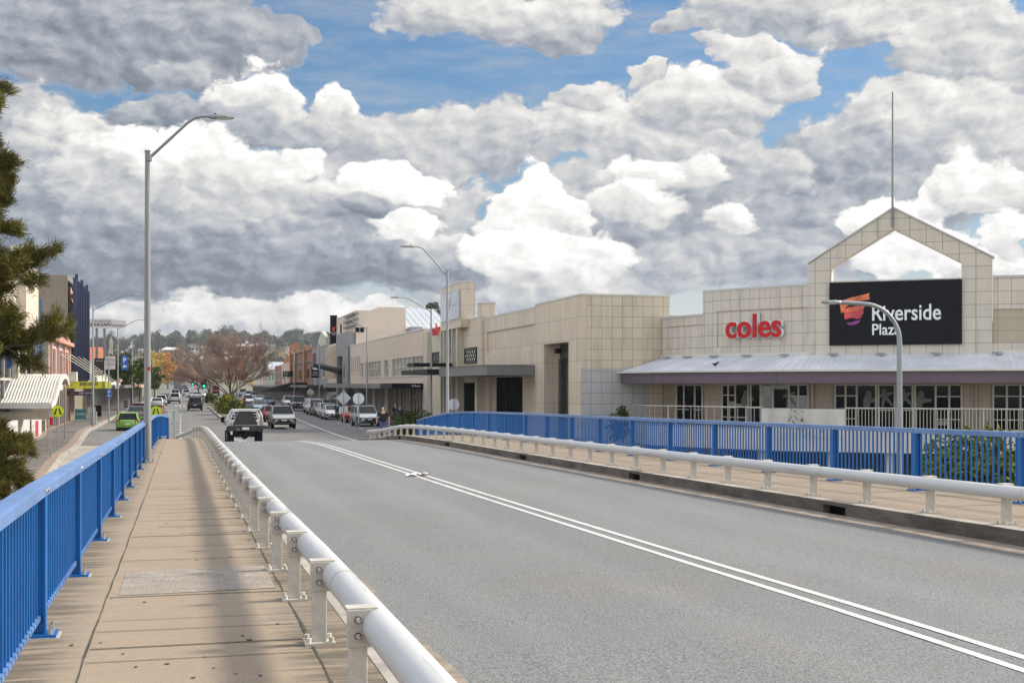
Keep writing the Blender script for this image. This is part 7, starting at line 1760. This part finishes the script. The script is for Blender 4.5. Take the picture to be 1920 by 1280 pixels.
def leaf_quads(mb, rr, pts, size, m=0, flat=0.0, asp=.55):
    for p in pts:
        d = Vector((rr.gauss(0, 1), rr.gauss(0, 1), rr.gauss(0, 1) * (1 - flat) + .15)).normalized(); u = d.orthogonal().normalized(); v = d.cross(u)
        a = rr.uniform(0, 6.28); u, v = u * math.cos(a) + v * math.sin(a), v * math.cos(a) - u * math.sin(a)
        s = size * rr.uniform(.6, 1.35); p = Vector(p); mb.face([p - u * s, p + v * s * asp, p + u * s, p - v * s * asp], m)
def clump_pts(rr, c, r, n, shell=.55):
    out = []
    for _ in range(n):
        d = Vector((rr.gauss(0, 1), rr.gauss(0, 1), rr.gauss(0, 1))).normalized(); t = rr.random() ** .5
        t = shell + (1 - shell) * t if rr.random() < .75 else rr.random()
        out.append((c[0] + d.x * r[0] * t, c[1] + d.y * r[1] * t, c[2] + d.z * r[2] * t))
    return out
def crown_clumps(rr, c, R_, n, rs):
    """uneven set of leaf clumps filling an ellipsoid crown"""
    out = []
    for _ in range(n):
        d = Vector((rr.gauss(0, 1), rr.gauss(0, 1), rr.gauss(.15, 1))).normalized(); t = rr.random() ** .45
        k = rr.uniform(*rs); out.append(((c[0] + d.x * R_[0] * t * .85, c[1] + d.y * R_[1] * t * .85, c[2] + d.z * R_[2] * t * .85), (k, k, k * rr.uniform(.6, .9))))
    return out
def tree(label, X, Y, zb, h, cw, ch, mt, seed, nclump=26, per=70, leaf=.22, name='street_tree', group=None, mt2=None, tr=.18, cat='tree', rs=(.5, 1.0)):
    rr = random.Random(seed); root = thing(name, label, cat, (X, Y, zb), 0, group)
    zc_ = zb + h - ch / 2; mb = MB(); lean = rr.uniform(-.3, .3)
    mb.tube([(X, Y, zb - .2), (X + lean * .3, Y, zb + h * .25), (X + lean, Y, zc_)], [tr, tr * .75, tr * .4], 7)
    cl = crown_clumps(rr, (X, Y, zc_), (cw / 2, cw / 2, ch / 2), nclump, (rs[0] * cw / 5, rs[1] * cw / 5))
    for (c, r) in cl[::3]: mb.tube([(X + lean * .6, Y, zb + h * .4), ((X + c[0]) / 2, (Y + c[1]) / 2, (zc_ + c[2]) / 2 - .2), c], [tr * .35, tr * .2, .02], 5)
    mb.build('trunk', M['bark'], root)
    mb = MB()
    for i, (c, r) in enumerate(cl): leaf_quads(mb, rr, clump_pts(rr, c, r, per), leaf, 1 if (mt2 and rr.random() < .4) else 0)
    mb.build('crown', [mt, mt2 or mt], root, fixn=False)
    return root
# street trees
GT = 'street trees on the left'
for px, X, h, cw, ch, lab, sd_ in ((247, -6.9, 8.2, 5.5, 5.5, 'round green street tree behind the parking sign', 1), (262, -7.2, 8.4, 5.4, 6.0, 'taller green street tree beside the maroon shop', 2), (222, -8.2, 8.0, 4.6, 4.8, 'green tree above the white hoarding', 3), (290, -5.8, 7.5, 5.0, 5.5, 'green street tree just right of the tall lamp', 4)):
    Y = yx(px, X); tree(lab, X, Y, zr(Y), h, cw, ch, M['leafg'], sd_, 30, 110, .20, group=GT)
X = -4.2; Y = 520; tree('golden autumn tree at the end of the left shops', X - .5, Y, zr(Y), 14, 15, 12.5, M['leafy'], 9, 46, 110, .42, mt2=M['leafo'], tr=.3, group=GT)
tree('olive autumn tree beside the golden tree', X - 7, Y + 25, zr(Y), 15, 10, 13, M['leafg'], 10, 26, 80, .45, mt2=M['leafy'], tr=.3, group=GT)
Y = 560; tree('dark conical cypress beyond the golden tree', xy(348, Y), Y, zr(Y) + 3, 9, 2.6, 8, M['gum2'], 12, 20, 60, .3, name='cypress_tree')
# bare vase-shaped trees on the median: tapering limbs dividing into thousands of twigs
def bare_tree(label, X, Y, zb, h, spread, seed, levels=5, leaves=0, group='bare vase-shaped trees on the median', twr=.018):
    rr = random.Random(seed); root = thing('bare_tree', label, 'tree', (X, Y, zb), 0, group)
    tk = MB(); tw = MB(); lv = MB()
    tk.tube([(X, Y, zb - .1), (X + .05, Y, zb + h * .10), (X, Y, zb + h * .20)], [.26, .2, .17], 9)
    def grow(p, d, L, r, lev):
        p = Vector(p); q = p + d * L * .5 + Vector((rr.gauss(0, .04), rr.gauss(0, .04), .03)) * L; e = q + (d + Vector((0, 0, .04))).normalized() * L * .5
        (tk if lev < 2 else tw).tube([p, q, e], [r, r * .8, r * .62], 6 if lev < 2 else 3, 0 if lev < 2 else (1 if rr.random() < .25 and e.z < zb + h * .55 else 0), caps=False)
        if lev >= levels:
            if leaves and rr.random() < leaves and e.z < zb + h * .5: leaf_quads(lv, rr, [e, q], .07)
            return
        n = (5, 5, 4, 4, 3)[min(lev, 4)]
        for k in range(n):
            a = rr.uniform(0, 6.28); b = rr.uniform(.15, .42) if lev else rr.uniform(.2, .6)
            u = d.orthogonal().normalized(); v = d.cross(u); nd = (d * math.cos(b) + (u * math.cos(a) + v * math.sin(a)) * math.sin(b)); nd.z = max(nd.z, .18) + .05; nd.normalize()
            t = rr.uniform(.5, 1.0); s = p.lerp(q, t * 2) if t < .5 else q.lerp(e, (t - .5) * 2)
            grow(s, nd, L * rr.uniform(.58, .78), max(twr * .6, r * rr.uniform(.45, .58)), lev + 1)
    for k in range(9):
        a = k * 2 * math.pi / 9 + rr.uniform(-.2, .2); b = rr.uniform(.45, 1.0) if k % 3 else rr.uniform(.1, .35)
        grow((X, Y, zb + h * rr.uniform(.14, .2)), Vector((math.cos(a) * math.sin(b) * spread, math.sin(a) * math.sin(b) * spread, math.cos(b))).normalized(), h * .40, .085, 0)
    tk.build('trunk', M['bark'], root, fixn=False); tw.build('crown', [M['twig'], M['twig2']], root, fixn=False)
    if lv.f: lv.build('leaves', M['leafo'], root, fixn=False)
    return root
X = 5.6; Y = 172; bare_tree('large bare vase-shaped tree on the median with rust brown twigs', X + .8, Y, zr(Y) + .1, 9.0, 1.25, 21, 5, .03)
Y = 262; bare_tree('second bare median tree behind the traffic signal', xy(392, Y), Y, zr(Y) + .1, 8.5, 1.3, 22, 4, .03)
Y = 340; bare_tree('third bare median tree, farther up the street', xy(372, Y), Y, zr(Y) + .1, 8.8, 1.35, 23, 4, 0, twr=.03)
# median shrubs and other bushes
def bush(label, X, Y, zb, rx, ry, rz, mt, seed, n=14, per=90, leaf=.09, mt2=None, group=None, name='shrub'):
    rr = random.Random(seed); root = thing(name, label, 'shrub', (X, Y, zb), 0, group)
    mb = MB()
    for k in range(5): a = k * 1.3; mb.tube([(X, Y, zb - .1), (X + rx * .4 * math.cos(a), Y + ry * .4 * math.sin(a), zb + rz * 1.2)], [.03, .012], 5)
    mb.build('stem', M['bark'], root)
    mb = MB()
    for (c, r) in crown_clumps(rr, (X, Y, zb + rz), (rx, ry, rz), n, (rx * .3, rx * .5)): leaf_quads(mb, rr, clump_pts(rr, c, r, per), leaf, 1 if mt2 and rr.random() < .4 else 0)
    mb.build('foliage', [mt, mt2 or mt], root, fixn=False); return root
GB_ = 'shrubs on the median'
bush('rounded bright green median shrub nearest the tray truck', 5.5, 120, zr(120) + .1, 1.15, 3.2, .72, M['shrub'], 31, 26, 120, .10, M['leafg'], GB_)
bush('green median shrub below the bare tree trunk', 5.4, 132, zr(132) + .1, 1.3, 4.0, .85, M['shrub'], 32, 26, 120, .11, M['shrubd'], GB_)
bush('taller yellow green median shrub behind the first two', 5.3, 148, zr(148) + .1, 1.5, 4.5, 1.1, M['shrub'], 33, 26, 120, .12, M['shruby'], GB_)
bush('green shrub on the right of the bare tree trunk', 6.6, 165, zr(165) + .1, .9, 3.0, .8, M['shrub'], 34, 14, 110, .12, M['shruby'], GB_)
bush('dark median shrub beside the traffic signal', 5.2, 225, zr(225) + .1, 1.4, 6, .8, M['shrubd'], 35, 18, 90, .14, M['shrub'], GB_)
bush('dark bushy planting before the cafe window', 15.0, 82.5, zr(82) + .1, 1.9, 1.2, .72, M['shrubd'], 36, 26, 130, .085, M['leafg'])
bush('small dark upright bush at the foot of the square block', xy(1163, 63.5), 63.5, zat(812, 22, 63.5) - 1.6, .72, .72, 1.65, M['shrubd'], 37, 22, 120, .07, M['leafg'])
X, Y = 16.6, 24.5; bush('large green bush growing behind the far blue fence at the right', X, Y, -3.6, 1.75, 1.75, 3.05, M['shrub'], 38, 150, 280, .078, M['shrub'])
bush('lower green bush at the right edge behind the blue fence', 16.4, 20.4, -3.6, 1.5, 1.3, 2.5, M['shrub'], 44, 36, 150, .055, M['shrubd'])
bush('dark low bush at the foot of the curved lamp', 14.6, 25.0, -3.4, 1.2, 1.5, 2.0, M['shrubd'], 45, 24, 140, .055, M['leafg'])
bush('yellow green bush below the balcony wall', 16.6, 39.5, -4.2, 1.6, 1.6, 1.75, M['shruby'], 39, 30, 120, .06, M['shrub'])
bush('low yellow bush beyond the far blue fence', 14.2, 34.0, -3.9, 1.2, 2.2, 1.2, M['shruby'], 40, 24, 110, .06, M['shrub'])
bush('small planter shrub beside the parked red hatchback', 16.9, 127, zr(127) + .3, .6, 1.4, .6, M['shrubd'], 41, 12, 90, .09, M['leafo'])
bush('grasses in the concrete planter before the slanted awning', 16.6, 158, zr(158) + .75, .7, 2.2, .4, M['shruby'], 42, 12, 90, .09, M['shrub'])
tag(MB().box(15.7, 17.4, 155.5, 161, zr(158) - .1, zr(158) + .8).build('planter', M['concrete']), 'grey concrete planter at the end of the parked row', 'planter')
tag(MB().box(16.2, 17.6, 125.2, 129, zr(127) - .1, zr(127) + .3).build('planter', M['concrete']), 'low garden bed edge beside the red hatchback', 'planter')
# creeper on the balcony wall
rr = random.Random(5); mb = MB(); u0 = bu(1497)
for k in range(70):
    t = rr.random(); p = bal(u0 + rr.gauss(0, .12) + (t > .75) * rr.uniform(0, 1.1), 2.98); z = ZF + 1.0 - t * 1.25
    leaf_quads(mb, rr, [(p.x, p.y, z)], .05)
tag(mb.build('creeper', M['shrubd'], fixn=False), 'straggly creeper hanging on the white balcony wall', 'plant')
# casuarina at the left edge: trunk outside the frame, drooping needle sprays reaching in
def casuarina():
    rr = random.Random(77); X, Y = -5.6, 25.0; zb = zl(25) - .2
    root = thing('casuarina_tree', 'tall casuarina with drooping olive needles at the left edge of the bridge', 'tree', (X, Y, zb))
    tk = MB(); nd = MB()
    tk.tube([(X, Y, zb), (X + .1, Y, zb + 4), (X - .1, Y, zb + 8), (X + .2, Y, zb + 13.5)], [.26, .2, .14, .05], 9)
    def spray(p, d, n, L, m):
        for _ in range(n):
            q = Vector(p) + Vector((rr.gauss(0, .05), rr.gauss(0, .05), rr.gauss(0, .05)))
            dd = (d + Vector((rr.gauss(0, .42), rr.gauss(0, .42), rr.gauss(0, .42)))).normalized(); l = L * rr.uniform(.6, 1.3)
            a = q + dd * l * .5; e = a + (dd + Vector((0, 0, -.35))).normalized() * l * .5; w = dd.orthogonal().normalized() * .0045; w = w * math.cos(rr.uniform(0, 6)) + dd.cross(w) * math.sin(rr.uniform(0, 6))
            nd.face([q - w, q + w, a + w, a - w], m); nd.face([a - w, a + w, e], m)
    dn = [2]
    def branch(p, d, L, r, lev):
        pts = [Vector(p)]; dd = d.copy(); k = 6
        for i in range(k): dd = (dd + Vector((rr.gauss(0, .13), rr.gauss(0, .13), rr.gauss(.02, .10)))).normalized(); pts.append(pts[-1] + dd * L / k)
        tk.tube(pts, [r * (1 - .8 * i / k) for i in range(k + 1)], 5, caps=False)
        if lev == 2:
            for i in range(1, k + 1):
                for _ in range(dn[0]): spray(pts[i], (dd + Vector((0, 0, .15))).normalized(), 22, .13, 1 if rr.random() < .45 else 0)
            return
        for i in range(2, k + 1):
            for _ in range(2 if lev == 0 else 2):
                b = (dd + Vector((rr.gauss(0, .6), rr.gauss(0, .6), rr.gauss(.15, .5)))).normalized(); branch(pts[i], b, min(L * rr.uniform(.26, .42), (.62 if lev == 0 else .30)), r * .45, lev + 1)
    # limbs reaching towards the right (into view), plus others round the trunk
    def limb(zy, dx, dz, L, dy=0.0): branch((X + .05, Y, zy), Vector((dx, dy, dz)).normalized(), L, .06, 0)
    for (py, tx, tpy, L) in ((250, -38, 225, 2.1), (290, -42, 270, 2), (340, -48, 325, 2.0), (420, -44, 400, 2), (400, -44, 370, 1.95), (230, -44, 200, 2), (640, 70, 535, 3.2), (650, 74, 625, 3.1), (660, 38, 590, 2.6), (690, 18, 660, 2.5), (600, 15, 510, 2.4), (740, 4, 715, 2.4), (790, 6, 770, 2.4), (840, 0, 820, 2.3), (890, 0, 875, 2.0), (930, -20, 920, 2)):
        z0 = zat(py, X, Y); x1 = xy(tx, Y); z1 = zat(tpy, x1, Y); v = Vector((x1 - X, rr.uniform(-.6, .6), z1 - z0))
        branch((X + .05, Y, z0), v.normalized(), v.length * .95, .045, 0) if not dn.__setitem__(0, 2 if tpy < 480 or tpy > 700 else 1) else None
    for k in range(7):
        a = rr.uniform(1.9, 4.4); z0 = zb + 3 + k * 1.4; branch((X, Y, z0), Vector((math.cos(a), math.sin(a), .4)).normalized(), 2.0, .05, 0)
    tk.build('trunk', M['bark'], root, fixn=False); nd.build('crown', [M['pine'], M['pine2']], root, fixn=False)
casuarina()
# hills: gum trees along the ridge, houses among them, scrub as one mass
rr = random.Random(11)
protos = []
for k in range(4):
    cl_n = 26; r0 = random.Random(200 + k); root = thing('gum_tree', 'rounded grey green gum tree on the wooded hill', 'tree', (0, 0, 0), 0, 'gum trees on the hillside')
    mb = MB(); mb.tube([(0, 0, -1), (.4, 0, 5), (0, 0, 9)], [.5, .4, .2], 6)
    cl = crown_clumps(r0, (0, 0, 9.5), (5.2, 5.2, 4.6 + k * .6), cl_n, (1.2, 2.4))
    for c, r in cl[::4]: mb.tube([(0, 0, 5), c], [.22, .08], 5)
    mb.build('trunk', M['bark'], root)
    mb = MB()
    for c, r in cl: leaf_quads(mb, r0, clump_pts(r0, c, r, 46), .62, 0)
    mb.build('crown', M['gum'] if k % 2 else M['gum2'], root, fixn=False); protos.append(root)
used = [False] * 4
def gum(x, y, s, k, label, sz=1.0):
    k %= 4; loc = (x, y, ground(x, y) - .5)
    if not used[k]: o = protos[k]; o.location = loc; o.rotation_euler = (0, 0, rr.uniform(0, 6)); o['label'] = label; used[k] = True
    else: o = dup(protos[k], loc, rr.uniform(0, 6), label)
    o.scale = (s, s, s * sz)
GL_ = 'grey green gum tree among others on the distant wooded hill'
n = 0
while n < 230:
    px = rr.uniform(170, 660); Y = rr.choice((rr.uniform(1330, 1520), rr.uniform(1330, 1520), rr.uniform(980, 1340), rr.uniform(700, 1100)))
    x = xy(px, Y)
    gum(x, Y, rr.uniform(.75, 1.45) * (1.0 if Y > 1300 else .62), n, GL_, rr.uniform(.85, 1.2)); n += 1
M['scrub'] = leafmat('hillside scrub', (0.19, 0.155, 0.085), .5)
mb = MB()
for _ in range(900):
    px = rr.uniform(120, 760); Y = rr.uniform(660, 1500); x = xy(px, Y); s = rr.uniform(1.6, 4.2)
    c = (x, Y, ground(x, Y) + s * .5); m_ = rr.choice((0, 0, 1, 1, 1, 2))
    leaf_quads(mb, rr, clump_pts(rr, c, (s, s, s * .8), 26), .75, m_)
tag(mb.build('scrub', [M['scrub'], M['gum'], M['leafy']], fixn=False), 'scrubby undergrowth covering the distant hillside', 'scrub', kind='stuff')
hm = [M['whitep'], M['cream'], M['tan'], M['brickr'], M['pinkw']]; rm = [M['terracotta'], M['greyroof'], M['darkgrey'], M['terracotta'], M['offwhite']]
for k in range(34):
    px = rr.uniform(285, 640); Y = rr.uniform(760, 1280); x = xy(px, Y); z = ground(x, Y); w, d, h = rr.uniform(9, 17), rr.uniform(7, 10), rr.uniform(3, 5.5)
    hn = ('white', 'cream', 'tan', 'brick', 'pale pink')[k % 5]; rn = ('terracotta', 'grey', 'charcoal', 'terracotta', 'white')[(k // 2) % 5]
    r_ = thing('house', f'{hn} house with a {rn} roof among trees on the distant hillside', 'house', (x, Y, z), 0, 'houses on the hillside')
    mb = MB(); mb.box(x - w / 2, x + w / 2, Y - d / 2, Y + d / 2, z - 2, z + h); mb.build('wall', hm[k % 5], r_)
    mb = MB(); e = .5; A, B, C, D = (x - w / 2 - e, Y - d / 2 - e, z + h), (x + w / 2 + e, Y - d / 2 - e, z + h), (x + w / 2 + e, Y + d / 2 + e, z + h), (x - w / 2 - e, Y + d / 2 + e, z + h); E1, E2 = (x - w / 4, Y, z + h + 2.3), (x + w / 4, Y, z + h + 2.3)
    for f in ([A, B, E2, E1], [B, C, E2], [C, D, E1, E2], [D, A, E1], [D, C, B, A]): mb.face(f)
    mb.build('roof', rm[(k // 2) % 5], r_)
    for q in (-.28, .05, .3): mb = MB(); mb.box(x + w * q - .9, x + w * q + .9, Y - d / 2 - .08, Y - d / 2 - .005, z + h * .35, z + h * .75); mb.build('window', M['glass'], r_)
# church tower above the left roofs, tree behind the theatre
x, y = xy(208, 620), 620; z = zat(643, x, y); mb = MB(); mb.box(x - .7, x + .7, y - .7, y + .7, 8, z); mb.loft([[(x - .8, y - .8, z), (x + .8, y - .8, z), (x + .8, y + .8, z), (x - .8, y + .8, z)], [(x - .05, y - .05, zat(630, x, y)), (x + .05, y - .05, zat(630, x, y)), (x + .05, y + .05, zat(630, x, y)), (x - .05, y + .05, zat(630, x, y))]])
tag(mb.build('church_spire', M['tan']), 'small pale church spire rising above the left roofs', 'spire')
x, y = xy(812, 260), 260; tree('tree crown showing behind the theatre roof', x, y, 0, zat(565, x, y), 5.0, 6, M['gum'], 55, 20, 60, .3)

# air: the far hill fades a little
mb = MB(); mb.box(-1400, 1400, -40, 1640, -9, 75)
M['haze'] = bpy.data.materials.new('haze'); M['haze'].use_nodes = True; t = M['haze'].node_tree; t.nodes.clear()
pv = t.nodes.new('ShaderNodeVolumePrincipled'); pv.inputs['Color'].default_value = (0.80, 0.86, 0.95, 1); pv.inputs['Density'].default_value = 0.00010; pv.inputs['Anisotropy'].default_value = 0.2
ot = t.nodes.new('ShaderNodeOutputMaterial'); t.links.new(pv.outputs[0], ot.inputs['Volume'])
tag(mb.build('haze', M['haze']), kind='stuff')
